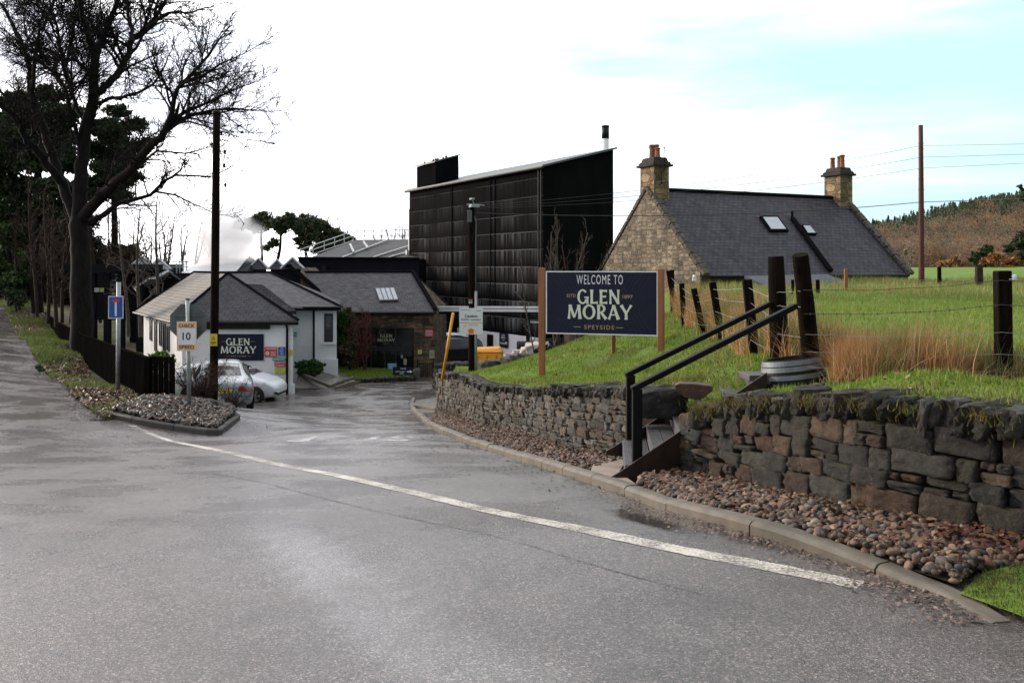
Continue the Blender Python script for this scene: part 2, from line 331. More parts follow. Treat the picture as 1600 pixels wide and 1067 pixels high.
def clad_mat():
    m, nt, b = base_mat('stained_cladding', .9, .03)
    v = texco(nt, 'UV'); sx = nt.nodes.new('ShaderNodeSeparateXYZ'); nt.links.new(v, sx.inputs[0])
    u, w = sx.outputs[0], sx.outputs[1]
    rows = math_n(nt, 'FRACT', math_n(nt, 'DIVIDE', math_n(nt, 'ADD', w, 2.75), 1.1))      # 0 at foot of a sheet, 1 at its top
    st = noise_n(nt, texco(nt, 'UV', (3.2, .12, 1)), 1.0, 5, .7)
    fine = noise_n(nt, texco(nt, 'UV', (12, .25, 1)), 1.0, 4, .7)
    big = noise_n(nt, texco(nt, 'UV', (.35, .10, 1)), 1.0, 3, .5)
    lowf = math_n(nt, 'MULTIPLY_ADD', w, -.075, .50, clamp=True)
    s = math_n(nt, 'MULTIPLY', math_n(nt, 'POWER', rows, 1.4), ramp_n(nt, math_n(nt, 'ADD', math_n(nt, 'MULTIPLY', st, .55), math_n(nt, 'MULTIPLY', fine, .45)), [(.44, 0), (.60, 1)]))
    s = math_n(nt, 'MULTIPLY', s, ramp_n(nt, big, [(.40, .12), (.62, 1)]))
    s = math_n(nt, 'MULTIPLY', s, math_n(nt, 'MULTIPLY_ADD', lowf, 1.7, .12))
    top = math_n(nt, 'MULTIPLY', math_n(nt, 'GREATER_THAN', rows, .955), math_n(nt, 'MULTIPLY', ramp_n(nt, big, [(.36, .15), (.52, .9)]), math_n(nt, 'ADD', lowf, .3)))
    s = math_n(nt, 'ADD', s, top, clamp=True)
    c = mix_n(nt, s, (.0026, .0024, .0025), (.235, .235, .24))
    nt.links.new(c, b.inputs['Base Color'])
    wv = math_n(nt, 'SINE', math_n(nt, 'MULTIPLY', u, 2*math.pi/.16))
    bump_n(nt, b, math_n(nt, 'ADD', math_n(nt, 'MULTIPLY', wv, .5), math_n(nt, 'MULTIPLY', rows, -2.0)), .8, .025)
    return m
M['stained'] = clad_mat()
def text_data(body, bold=0.0, sx=1.0, spacing=1.0):
    cu = bpy.data.curves.new('t', 'FONT'); cu.body = body; cu.size = 1; cu.offset = bold; cu.align_x = 'CENTER'; cu.space_character = spacing
    cu.resolution_u = 3
    ob = bpy.data.objects.new('t', cu); scene.collection.objects.link(ob)
    dg = bpy.context.evaluated_depsgraph_get(); me = ob.evaluated_get(dg).to_mesh()
    vs = [(v.co.x*sx, v.co.y) for v in me.vertices]; fs = [tuple(p.vertices) for p in me.polygons]
    ob.evaluated_get(dg).to_mesh_clear(); bpy.data.objects.remove(ob); bpy.data.curves.remove(cu)
    return vs, fs
def frame(o, r, up=(0,0,1)):
    """local x along r, local y up, local z out of the face"""
    r = Vector(r).normalized(); up = Vector(up).normalized(); n = r.cross(up)
    m = Matrix.Identity(4)
    for i in range(3): m[i][0] = r[i]; m[i][1] = up[i]; m[i][2] = n[i]; m[i][3] = o[i]
    return m
def put_text(mb, FR, body, cx, cy, h, w=None, z=.004, bold=.012, mi=0, spacing=1.0):
    """centre (cx,cy), cap height h, overall width w in metres on frame FR"""
    vs, fs = text_data(body, bold, 1, spacing)
    xs = [v[0] for v in vs]; ys = [v[1] for v in vs]; y0, y1 = min(ys), max(ys); x0, x1 = min(xs), max(xs)
    s = h/(y1-y0); kx = s if w is None else w/(x1-x0)
    mb.add([((x-(x0+x1)/2)*kx+cx, (y-(y0+y1)/2)*s+cy, z) for x, y in vs], fs, mi, FR)
def rect(mb, FR, cx, cy, w, h, z=0, t=.004, mi=0):
    mb.box((cx, cy, z + t/2), (w, h, t), 0, mi, FR)
# flared display capitals drawn as strokes: unit cap height
def glyph(ch):
    S = []; 
    def st(x0,y0,x1,y1,w0,w1,wm=None):
        a = Vector((x0,y0)); b = Vector((x1,y1)); d = (b-a).normalized(); n = Vector((-d.y, d.x)); wm = wm or min(w0,w1)*.8
        pts = []
        for k in range(7):
            t = k/6; q = abs(2*t-1)**2.2; w = (wm + ((w0 if t < .5 else w1) - wm)*q)/2; pts.append((a+(b-a)*t, w))
        S.append([tuple(p+n*w) for p,w in pts] + [tuple(p-n*w) for p,w in reversed(pts)])
    def ring(cx,cy,rx,ry,tv,th,a0=0,a1=360):
        k = 22
        for i in range(k):
            q = []
            for a in (a0+(a1-a0)*i/k, a0+(a1-a0)*(i+1)/k):
                c, s_ = math.cos(R(a)), math.sin(R(a)); q.append(((cx+rx*c, cy+ry*s_), (cx+(rx-tv)*c, cy+(ry-th)*s_)))
            S.append([q[0][0], q[1][0], q[1][1], q[0][1]])
    if ch == 'G': ring(.42,.5,.42,.52,.19,.12,42,338); st(.80,.0,.80,.50,.24,.17); st(.55,.46,.9,.46,.10,.12); return S,.92
    if ch == 'L': st(.14,0,.14,1,.25,.27,.19); st(.1,.07,.62,.09,.12,.22,.12); return S,.66
    if ch == 'E': st(.14,0,.14,1,.25,.25,.19); st(.1,.07,.62,.09,.12,.22,.12); st(.1,.93,.60,.91,.12,.20,.12); st(.1,.52,.52,.52,.10,.18,.11); return S,.68
    if ch == 'N': st(.12,0,.12,1,.2,.22,.14); st(.10,.95,.74,.05,.24,.24,.19); st(.72,0,.72,1,.18,.2,.13); return S,.86
    if ch == 'M': st(.10,0,.17,1,.22,.14,.13); st(.17,.97,.50,.1,.26,.18,.19); st(.50,.1,.82,.97,.12,.16,.10); st(.82,1,.92,0,.24,.27,.2); return S,1.04
    if ch == 'O': ring(.47,.5,.47,.52,.20,.12); return S,.96
    if ch == 'R': st(.14,0,.14,1,.25,.25,.19); ring(.30,.74,.34,.29,.18,.10,-95,95); st(.1,.97,.34,.97,.11,.11); st(.1,.48,.34,.48,.09,.09); st(.32,.48,.68,.02,.17,.27,.19); return S,.74
    if ch == 'A': st(.08,0,.40,1,.18,.16,.12); st(.40,.98,.76,0,.24,.27,.20); st(.2,.32,.62,.32,.10,.10); return S,.82
    if ch == 'Y': st(.42,0,.42,.5,.26,.19,.19); st(.40,.46,.06,1,.18,.27,.19); st(.44,.46,.78,1,.13,.21,.13); return S,.80
    return S,.4
def display_text(mb, FR, word, cx, cy, h, w, z=.004, mi=0):
    adv = 0; items = []
    for ch in word:
        S, a = glyph(ch); items.append((S, adv)); adv += a + .07
    k = w/(adv-.07); n = 0
    for S, x0 in items:
        for s in S:
            n += 1
            mb.add([((x+x0)*k - w/2 + cx, (y-.5)*h + cy, z + (n % 7)*.00025) for x, y in s], [tuple(range(len(s)))], mi, FR)
# ---------------------------------------------------------------- the lie of the land
def rbf(ctrl, c=2.5, lam=1e-3):
    A = np.array(ctrl, float); X = A[:, :2]; z = A[:, 2]; n = len(A)
    D = np.sqrt(((X[:,None]-X[None])**2).sum(-1) + c*c)
    Pm = np.c_[np.ones(n), X/50]; K = np.block([[D + lam*np.eye(n), Pm], [Pm.T, np.zeros((3,3))]])
    w = np.linalg.solve(K, np.r_[z, 0,0,0])
    def f(x, y):
        x = np.atleast_1d(np.asarray(x, float)); y = np.atleast_1d(np.asarray(y, float)); out = np.empty(x.size)
        xf, yf = x.ravel(), y.ravel()
        for i in range(0, x.size, 20000):
            q = np.c_[xf[i:i+20000], yf[i:i+20000]]
            d = np.sqrt(((q[:,None]-X[None])**2).sum(-1) + c*c)
            out[i:i+20000] = d @ w[:n] + w[n] + q @ w[n+1:]/50
        return out.reshape(x.shape)
    return f
_t = np.array([(-60,0),(4.4,0),(5.6,-.03),(6.3,-.12),(7.4,-.25),(10.5,-.68),(12.8,-.98),(17.5,-1.57),(21,-2.0),(26,-2.6),(29,-2.85),(33,-3.02),(38,-3.34),(44,-3.8),(60,-4.0),(200,-4.2)])
_ys = np.arange(-60, 200, .1); _zs = np.interp(_ys, _t[:,0], _t[:,1]); _k = np.hanning(15); _zs = np.convolve(np.pad(_zs, 7, 'edge'), _k/_k.sum(), 'valid')
def Zp(Y): return np.interp(Y, _ys, _zs)
dev = []
for px, py, Y in [(0,700,12.2),(0,650,16),(80,620,20),(0,600,22),(60,590,26),(20,530,40),(0,480,62),(160,648,17),(215,662,16.5),(340,678,16),(375,655,19),
                  (235,635,19.5),(183,615,22),(131,566,34),(92,533,50),(125,545,40),(-150,480,60),(-100,560,30),(-150,640,17),(20,452,88),(-80,440,100)]:
    p = P(px, py, Y); dev.append((p.x, Y, p.z - float(Zp(Y))))
for x, y in [(-8,3),(-6,6),(-8,8),(-15,0),(-25,0),(0,0),(0,5),(0,8),(0,11),(0,14),(0,17),(0,21),(0,26),(0,32),(0,40),(0,50),(0,80),(-4,12),(-4,16),(-4.5,20),(-5.5,24),(-8,28),(-8,33),(-11.5,31),
             (-7,38),(-10,45),(-15,60),(-20,90),(6,0),(6,10),(6,20),(10,40),(10,80),(-30,130),(-12,36)]: dev.append((x, y, 0))
dev += [(-16,40,.5),(-25,60,1.0),(-20,50,.8)]
_D = rbf(dev, 2.0, .05)
def G(x, y): return Zp(np.asarray(y, float)) + _D(x, y)
def g1(x, y): return float(G(np.array([x]), np.array([y]))[0])
def on_ground(px, py, off=0.0, fn=None):
    """where the line of sight through a photo pixel meets the ground (+off)"""
    fn = fn or G
    Y = np.arange(2.5, 110, .02); X = (px-800)/F*Y; Z = EYE - (py-HZ)/F*Y; d = Z - fn(X, Y) - off
    i = np.where(d <= 0)[0]
    i = i[0] if len(i) else int(np.argmin(np.abs(d)))
    return Vector((X[i], Y[i], Z[i]))
# lawn and field behind the dry stone wall
FENCE = [(3.93,22.0),(3.62,19.0),(3.54,16.5),(3.26,14.0),(2.86,10.5),(2.76,9.2),(2.74,8.2),(4.11,7.5),(6.2,6.9),(9.5,6.2),(14,5.5)]
lw = [P(1600,641,5.0),P(1414,627,5.6),P(1256,614,6.4),P(1119,628,7.5),P(1075,640,8.0),P(976,608,9.9),P(881,607,11.4),P(829,613,13.9),P(755,607,16.0),P(720,589,20.8),P(683,588,25),
      P(847,588,17),P(1034,552,16.3),P(955,548,17.8),P(745,573,30),P(790,570,28),P(842,560,25),P(950,515,24),P(1050,490,22),P(1068,513,19),P(1100,521,16.5),P(1130,531,14),
      P(1181,563,10.5),P(1218,580,9.2),P(1240,612,8.3),P(1290,610,8.3),P(1567,604,7.5),P(1420,603,7.3),P(1000,598,11),P(900,590,14.5),P(737,586,25),P(1100,600,9.2),
      P(1300,562,9.5),P(1550,562,9.3),P(1300,520,13),P(1550,520,13),P(1300,480,20),P(1600,480,20),P(1300,452,30),P(1600,450,30),P(1240,446,34),P(1420,441,34),P(1600,441,34),
      P(1800,480,20),P(1900,560,9),P(1900,450,32),P(1800,436,80),P(1400,436,80),P(1600,436,75),P(1500,419,130),P(1800,418,130),P(1300,419,130)]
lw = [(p.x, p.y, p.z) for p in lw] + [(4.6,33,.5),(4.2,45,.2),(5,60,0),(8,130,.9),(5,3.4,.85),(9,3,.9),(14,4,.9),(4.4,5.5,.75),(60,30,1.2),(60,130,1.5),(120,130,1.5),(4.0,27,.3)]
Lf = rbf(lw, 1.2, .02)
def Lh(x, y): return Lf(x, y) + .03*np.sin(np.asarray(x)*1.9+np.asarray(y)*.7)*np.cos(np.asarray(y)*1.3) + .015*np.sin(np.asarray(x)*5.3-np.asarray(y)*3.1)
def l1(x, y): return float(Lh(np.array([x]), np.array([y]))[0])
def inpoly(pts, poly):
    x, y = pts[:,0], pts[:,1]; c = np.zeros(len(pts), bool); n = len(poly); j = n-1
    for i in range(n):
        xi, yi = poly[i]; xj, yj = poly[j]
        if yi != yj: c ^= ((yi > y) != (yj > y)) & (x < (xj-xi)*(y-yi)/(yj-yi)+xi)
        j = i
    return c
def densify(poly, step, closed=True):
    out = []
    for i in range(len(poly) if closed else len(poly)-1):
        a = np.array(poly[i][:2], float); b = np.array(poly[(i+1) % len(poly)][:2], float)
        st = step(a[1]) if callable(step) else step
        k = max(1, int(np.linalg.norm(b-a)/st)); out += [tuple(a+(b-a)*t/k) for t in range(k)]
    if not closed: out.append(tuple(poly[-1][:2]))
    return out
def sheet(name, poly, step, zf, mat, skirt=0, jitter=.25, sm=None):
    st = step if callable(step) else (lambda y: step)
    bd = densify(poly, st)
    y0 = min(p[1] for p in bd); y1 = max(p[1] for p in bd); x0 = min(p[0] for p in bd); x1 = max(p[0] for p in bd)
    pts = []; y = y0
    while y < y1:
        s = st(y); xs = np.arange(x0, x1, s); pts += [(x + random.uniform(-jitter, jitter)*s, y + random.uniform(-jitter, jitter)*s) for x in xs]; y += s
    pts = np.array(pts); ok = inpoly(pts, bd)
    pts = pts[ok]
    B = np.array(bd)   # keep interior points off the edge
    keep = np.ones(len(pts), bool)
    for i in range(0, len(pts), 4000):
        q = pts[i:i+4000]; d = np.sqrt(((q[:,None]-B[None])**2).sum(-1)).min(1); keep[i:i+4000] = d > np.array([st(v)*.45 for v in q[:,1]])
    pts = pts[keep]
    allv = [Vector(p) for p in bd] + [Vector(p) for p in pts]; n = len(bd)
    r = delaunay_2d_cdt(allv, [(i, (i+1) % n) for i in range(n)], [], 1, 1e-6)
    V2 = np.array([tuple(v) for v in r[0]]); Z = zf(V2[:,0], V2[:,1]); V = np.c_[V2, Z]; Fc = [tuple(f) for f in r[2]]
    vs = [tuple(v) for v in V]
    if skirt:
        Bz = zf(B[:,0], B[:,1]); o = len(vs)
        vs += [(b[0], b[1], z) for b, z in zip(B, Bz)] + [(b[0], b[1], z-skirt) for b, z in zip(B, Bz)]
        Fc += [(o+i, o+(i+1)%n, o+n+(i+1)%n, o+n+i) for i in range(n)]
    me = bpy.data.meshes.new(name); me.from_pydata(vs, [], Fc); me.materials.append(mat)
    if sm: me.materials.append(sm); me.polygons.foreach_set('material_index', [int(len(f) == 4) for f in Fc])
    me.polygons.foreach_set('use_smooth', [len(f) == 3 for f in Fc])
    ob = bpy.data.objects.new(name, me); scene.collection.objects.link(ob); tag(ob, kind='structure'); return ob
# ---- asphalt
def asphalt_mat():
    m, nt, b = base_mat('wet_asphalt', .4, .8)
    v = texco(nt)
    grain = nt.nodes.new('ShaderNodeTexVoronoi'); grain.inputs['Scale'].default_value = 135; nt.links.new(v, grain.inputs['Vector'])
    g2 = noise_n(nt, v, 90, 4, .75)
    big = noise_n(nt, v, .55, 5, .6)
    sepc = nt.nodes.new('ShaderNodeSeparateColor'); nt.links.new(grain.outputs['Color'], sepc.inputs[0])
    gc = ramp_n(nt, sepc.outputs[0], [(0, (.030,.026,.0245)), (.5, (.080,.070,.065)), (.85, (.142,.123,.113)), (1, (.29,.25,.23))])
    col = mix_n(nt, 1.0, gc, ramp_n(nt, big, [(.3, .70), (.7, 1.25)]), 'MULTIPLY')
    stain = ramp_n(nt, noise_n(nt, texco(nt, 'Object', (1, .6, 1)), 3.1, 7, .75), [(.34, .76), (.46, 1.0), (.62, 1.05)])
    col = mix_n(nt, 1.0, col, stain, 'MULTIPLY')
    at = nt.nodes.new('ShaderNodeAttribute'); at.attribute_name = 'wet'
    sw = nt.nodes.new('ShaderNodeSeparateColor'); nt.links.new(at.outputs['Color'], sw.inputs[0])
    wet, track, dark = sw.outputs[0], sw.outputs[1], sw.outputs[2]
    n2 = noise_n(nt, texco(nt, 'Object', (1, .5, 1)), 1.3, 5, .65)
    wn = math_n(nt, 'ADD', wet, math_n(nt, 'MULTIPLY_ADD', n2, 1.1, -.55), clamp=True)
    wn = math_n(nt, 'MULTIPLY', wn, math_n(nt, 'GREATER_THAN', wet, .01))
    wn = ramp_n(nt, wn, [(.42, 0), (.62, 1)])
    tn = math_n(nt, 'MULTIPLY', track, ramp_n(nt, n2, [(.25, .7), (.6, 1)]))
    col = mix_n(nt, math_n(nt, 'MULTIPLY', dark, .6), col, (.03,.028,.027))
    col = mix_n(nt, math_n(nt, 'MULTIPLY', wn, .55), col, (.022,.021,.021))
    nt.links.new(col, b.inputs['Base Color'])
    r = math_n(nt, 'ADD', ramp_n(nt, noise_n(nt, v, .9, 6, .62), [(.42, .22), (.58, .44)]), math_n(nt, 'MULTIPLY', tn, -.15))
    r = mix_n(nt, wn, r, (.10,.10,.10))
    nt.links.new(r, b.inputs['Roughness'])
    h = math_n(nt, 'ADD', math_n(nt, 'MULTIPLY', grain.outputs['Distance'], .5), math_n(nt, 'MULTIPLY', g2, 1.0))
    bn = nt.nodes.new('ShaderNodeBump'); bn.inputs['Distance'].default_value = .005
    nt.links.new(math_n(nt, 'MULTIPLY_ADD', wn, -.53, math_n(nt, 'MULTIPLY_ADD', tn, -.45, .72)), bn.inputs['Strength'])
    nt.links.new(h, bn.inputs['Height']); nt.links.new(bn.outputs[0], b.inputs['Normal'])
    return m
M['asphalt'] = asphalt_mat()
KERB = [on_ground(*q) for q in [(641,637),(655,652),(679,671),(717,688),(758,703),(822,723),(879,742),(960,769),(1050,803),(1143,829),(1239,858),(1359,896),(1420,917),(1476,938),(1545,975)]]
KERB = [Vector((KERB[0].x-.2, KERB[0].y+2.2, 0))] + KERB
TR = [(0,0)]
def seg_d(x, y, pts):
    d = np.full(x.shape, 1e9)
    for a, b in zip(pts[:-1], pts[1:]):
        ax, ay, bx, by = a[0], a[1], b[0], b[1]; L2 = (bx-ax)**2+(by-ay)**2+1e-9
        t = np.clip(((x-ax)*(bx-ax)+(y-ay)*(by-ay))/L2, 0, 1); d = np.minimum(d, np.hypot(x-ax-t*(bx-ax), y-ay-t*(by-ay)))
    return d
def build_road():
    ys = np.r_[np.arange(-14, 1.5, .5), np.arange(1.5, 14, .1), np.arange(14, 32, .3), np.arange(32, 140, 2.5)]
    xs = np.r_[np.arange(-75, -12, 1.5), np.arange(-12, -5, .3), np.arange(-5, 5, .12), np.arange(5, 16, .6), np.arange(16, 50, 3)]
    X, Y = np.meshgrid(xs, ys); Z = G(X, Y); n, m = X.shape
    V = np.c_[X.ravel(), Y.ravel(), Z.ravel()]; i = np.arange(n*m).reshape(n, m)
    Fc = np.stack([i[:-1,:-1], i[:-1,1:], i[1:,1:], i[1:,:-1]], -1).reshape(-1, 4)
    x, y = V[:,0], V[:,1]
    dk = seg_d(x, y, KERB)
    wet = np.zeros(len(x))
    def blob(px, py, a, b, rot, s):
        p = on_ground(px, py); c, q = math.cos(rot), math.sin(rot); u = (x-p.x)*c+(y-p.y)*q; w = -(x-p.x)*q+(y-p.y)*c
        return s*np.exp(-((u/a)**2+(w/b)**2))
    kd = (KERB[10]-KERB[9]); ang = math.atan2(kd.y, kd.x)
    wet = np.maximum(wet, blob(1110, 815, 1.1, .26, ang, 1.3)); wet = np.maximum(wet, blob(1010, 812, .8, .22, ang, .8)); wet = np.maximum(wet, blob(760, 705, 2.2, .30, ang, .55))
    wet = np.maximum(wet, np.exp(-(dk/.28)**2)*.50)
    wet = np.maximum(wet, blob(1230, 965, .35, .09, ang+.5, .5)); wet = np.maximum(wet, blob(30, 640, 1.2, .5, 2.2, .35))
    tr = [[on_ground(*q) for q in pts] for pts in ([(365,760),(400,810),(470,880),(560,960),(680,1060)], [(395,770),(450,830),(540,900),(650,980),(820,1064)], [(520,690),(505,725),(450,790)], [(1000,800),(860,840),(700,900)])]
    track = np.zeros(len(x))
    for pts, w, s in zip(tr, (.13,.15,.35,.5), (1,.9,.7,.4)): track = np.maximum(track, s*np.clip(1.7*np.exp(-(seg_d(x, y, pts)/w)**2), 0, 1))
    track = np.maximum(track, np.clip((y-8)/11, 0, .75))
    dark = np.exp(-(seg_d(x, y, [on_ground(1100,940), on_ground(1330,975), on_ground(1600,1000)])/.14)**2)*.6
    dark = np.maximum(dark, np.exp(-(seg_d(x, y, [on_ground(0,830), on_ground(300,855), on_ground(560,840)])/.05)**2)*.5)
    dark = np.maximum(dark, np.exp(-((dk)/.5)**2)*.5)
    ob = np_mesh('road', V, Fc, M['asphalt'], smooth=True); tag(ob, kind='structure')
    a = ob.data.color_attributes.new('wet', 'FLOAT_COLOR', 'POINT'); c = np.ones((len(x),4), dtype=np.float32); c[:,0] = wet; c[:,1] = track; c[:,2] = dark
    a.data.foreach_set('color', c.ravel())
build_road()
far = MB(); far.poly([(-490,-55,-5.2),(990,-55,-5.2),(990,710,-5.2),(-490,710,-5.2)])
M['farland'] = pmat('far_land', (.06,.075,.03), (.045,.05,.028), .02, .9)
tag(far.build('ground', M['farland']), kind='structure')
# ---- road markings, worn
def worn_paint(name, c, lo, hi):
    m, nt, b = base_mat(name, .5, .4); v = texco(nt)
    out = [n for n in nt.nodes if n.type == 'OUTPUT_MATERIAL'][0]
    tr = nt.nodes.new('ShaderNodeBsdfTransparent'); ms = nt.nodes.new('ShaderNodeMixShader')
    n = math_n(nt, 'ADD', math_n(nt, 'MULTIPLY', noise_n(nt, v, 55, 4, .8), .55), math_n(nt, 'MULTIPLY', noise_n(nt, v, 2.2, 3), .45))
    nt.links.new(ramp_n(nt, n, [(lo, 0), (hi, 1)]), ms.inputs[0])
    nt.links.new(tr.outputs[0], ms.inputs[1]); nt.links.new(b.outputs[0], ms.inputs[2]); nt.links.new(ms.outputs[0], out.inputs[0])
    nt.links.new(ramp_n(nt, noise_n(nt, v, 6, 5, .7), [(.3, tuple(x*.8 for x in c)), (.7, c)]), b.inputs['Base Color'])
    bump_n(nt, b, noise_n(nt, v, 60, 4, .7), .4, .006)
    return m
M['line'] = worn_paint('road_line', (.62,.59,.52), .40, .55)
M['line_worn'] = worn_paint('worn_road_line', (.66,.67,.67), .47, .60)
M['seam'] = worn_paint('tar_seam', (.05,.05,.052), .40, .55); M['seam'].node_tree.nodes['Principled BSDF'].inputs['Roughness'].default_value = .2
def smooth_path(pts, n=8):
    P_ = [Vector((p[0], p[1], 0)) for p in pts]; out = []
    for i in range(len(P_)-1):
        p0, p1, p2, p3 = P_[max(i-1,0)], P_[i], P_[i+1], P_[min(i+2, len(P_)-1)]
        for k in range(n):
            t = k/n; out.append(.5*((2*p1)+(p2-p0)*t+(2*p0-5*p1+4*p2-p3)*t*t+(3*p1-p0-3*p2+p3)*t**3))
    out.append(P_[-1]); return out
def strip(name, pts, w, mat, off=.004, kind='structure'):
    mb = MB(); c = smooth_path(pts, 10); ws = w if hasattr(w, '__len__') else [w]*len(c); prev = None
    for i, p in enumerate(c):
        d = (c[min(i+1,len(c)-1)]-c[max(i-1,0)]).normalized(); n = Vector((-d.y, d.x, 0)); hw = ws[min(int(i/len(c)*len(ws)), len(ws)-1)]/2*(1+random.uniform(-.08,.08))
        row = [p+n*hw, p, p-n*hw]; row = [(q.x, q.y, g1(q.x, q.y)+off) for q in row]
        o = len(mb.v); mb.v += row
        if prev is not None: mb.f += [(prev, prev+1, o+1, o), (prev+1, prev+2, o+2, o+1)]; mb.m += [0,0]
        prev = o
    return tag(mb.build(name, mat, uv=False), kind=kind)
strip('white_edge_line', [on_ground(*q) for q in [(205,665),(260,687),(350,706),(440,727),(520,742),(650,771),(800,806),(925,831),(1050,857),(1150,877),(1250,897),(1345,915)]], .145, M['line'])
strip('tar_seam', [on_ground(*q) for q in [(330,740),(400,752),(500,777),(650,812),(800,845),(950,890),(1100,930)]], .013, M['seam'])
def road_text():
    p = on_ground(548, 685); mb = MB(); vs, fs = text_data('STOP', .03, 1)
    xs = [v[0] for v in vs]; ys = [v[1] for v in vs]; w = 1.95; h = .95
    kx = w/(max(xs)-min(xs)); ky = h/(max(ys)-min(ys)); mx = (max(xs)+min(xs))/2; my = (max(ys)+min(ys))/2; out = []
    for x, y in vs:
        X = p.x-(x-mx)*kx; Y = p.y-(y-my)*ky; out.append((X, Y, g1(X, Y)+.006))
    mb.add(out, fs); tag(mb.build('stop_marking', M['line_worn'], uv=False), kind='structure')
road_text()
# ---- kerbs: separate concrete lengths
def offset_path(c, d):
    out = []
    for i, p in enumerate(c):
        t = (c[min(i+1,len(c)-1)]-c[max(i-1,0)]).normalized(); out.append(Vector((p.x-t.y*d, p.y+t.x*d, 0)))
    return out
def kerb(name, pts, h, w, mat, side=1, length=.9, hend=None):
    c = smooth_path(pts, 8); L = [0]
    for a, b in zip(c[:-1], c[1:]): L.append(L[-1]+(b-a).length)
    def at(s):
        s = max(0, min(s, L[-1])); i = int(np.searchsorted(L, s, 'right'))-1; i = min(i, len(c)-2)
        t = (s-L[i])/max(1e-6, L[i+1]-L[i]); p = c[i].lerp(c[i+1], t); d = (c[i+1]-c[i]).normalized(); return p, Vector((-d.y, d.x, 0))*side
    mb = MB(); s = 0
    while s < L[-1]-.05:
        e = min(s+length*random.uniform(.93,1.04), L[-1]); k = 4; prev = None; jz = random.uniform(-.006,.006)
        for q in range(k+1):
            ss = s+.006+(e-s-.012)*q/k; p, n = at(ss); gz = g1(p.x, p.y)
            hh = h*(1 if hend is None else max(.02, min(1, (L[-1]-ss)/hend)))+jz
            prof = [(0,-.25),(0,hh-.025),(.022,hh-.004),(.04,hh),(w-.012,hh),(w,hh-.012),(w,-.25)]
            row = [(p.x+n.x*a, p.y+n.y*a, gz+b) for a, b in prof]; o = len(mb.v); mb.v += row; m_ = len(prof)
            if prev is not None:
                mb.f += [(prev+j, o+j, o+j+1, prev+j+1) for j in range(m_-1)]; mb.m += [0]*(m_-1)
            else: mb.f.append(tuple(range(o, o+m_))); mb.m.append(0)
            prev = o
        mb.f.append(tuple(range(prev+m_-1, prev-1, -1))); mb.m.append(0); s = e
    return tag(mb.build(name, mat), kind='structure')
kerb('kerb', KERB, .085, .125, M['concrete'], side=1, hend=1.3)
ISL = [(150,650),(165,652),(215,663),(280,674),(338,680),(352,674),(374,657),(372,652),(360,642)]
ISLW = [on_ground(*q) for q in ISL]
kerb('island_kerb', ISLW, .11, .11, M['kerb_dark'], side=1)
# ---- verge, lawn and field
def ground_mix(name, cols, scale=1.2, bump=.6, rough=.9):
    m, nt, b = base_mat(name, rough, .2); v = texco(nt)
    f = math_n(nt, 'ADD', math_n(nt, 'MULTIPLY', noise_n(nt, v, scale, 5, .6), .6), math_n(nt, 'MULTIPLY', noise_n(nt, v, scale*14, 4, .7), .4))
    nt.links.new(ramp_n(nt, f, cols), b.inputs['Base Color']); bump_n(nt, b, noise_n(nt, v, 30, 6, .75), bump, .04); return m
M['verge'] = ground_mix('verge_soil', [(.36,(.045,.032,.022)),(.46,(.075,.055,.034)),(.54,(.085,.105,.030)),(.7,(.11,.14,.035))])
M['lawn'] = ground_mix('lawn_turf', [(.3,(.060,.100,.014)),(.5,(.105,.170,.022)),(.7,(.16,.22,.034))], .8)
M['field'] = ground_mix('field_turf', [(.3,(.075,.13,.018)),(.5,(.12,.20,.026)),(.64,(.15,.22,.038)),(.78,(.20,.18,.06))], .35)
M['soil'] = ground_mix('soil', [(.3,(.018,.014,.010)),(.7,(.038,.028,.02))], 3)
VE = [on_ground(*q) for q in [(168,657),(150,648),(112,617),(77,587),(54,556),(30,528),(14,500),(0,473)]]
WC_L = (-12.15, 33.0); WC_B = (-16.4, 39.9)
VERGE = [(p.x, p.y) for p in VE] + [(-46,96),(-60,110),(-30,125),(-19,70),(-18,44), WC_B, (-12.3,33.2), (-9.6,27.5), (-7.3,22), (ISLW[-1].x, ISLW[-1].y), (ISLW[3].x, ISLW[3].y+.12), (ISLW[1].x, ISLW[1].y+.12)]
sheet('grass_verge', VERGE, lambda y: .35 if y < 40 else 2.0, lambda x, y: G(x, y)+.035+.02*np.sin(x*3.1)*np.cos(y*2.3), M['verge'])
def wallpt(px, py, top, off=.06):
    p = on_ground(px, py, off); return (p.x, p.y, p.z-off-.05, EYE-(top-HZ)/F*p.y)
W_FAR = [wallpt(683,637,585),wallpt(690,640,583),wallpt(720,649,583),wallpt(755,668,600),wallpt(786,673,603),wallpt(827,681,608),wallpt(857,692,605),wallpt(888,702,604),wallpt(930,709,603),wallpt(985,719,604)]
def nearw(px, py, top, Y): return ((px-800)/F*Y, Y, EYE-(py-HZ)/F*Y-.08, EYE-(top-HZ)/F*Y)
W_NEAR = [nearw(1071,743,652,8.0),nearw(1085,745,637,7.85),nearw(1119,751,627,7.5),nearw(1180,764,617,6.95),nearw(1256,779,614,6.4),nearw(1359,806,621,5.75),nearw(1462,823,630,5.4),nearw(1600,847,642,5.0),nearw(1760,884,660,4.55),(5.2,3.6,-.05,.80),(7.5,2.9,-.05,.85)]
print('wall far', [tuple(round(c,2) for c in p) for p in W_FAR]); print('wall near', [tuple(round(c,2) for c in p) for p in W_NEAR])
print('kerb', [(round(p.x,2), round(p.y,2), round(p.z,2)) for p in KERB])
def inner(path, d):
    c = [Vector((p[0],p[1],0)) for p in path]; return [(q.x, q.y) for q in offset_path(c, d)]
wn_in = inner(W_NEAR, .17)[::1]; wf_in = inner(W_FAR, .17)
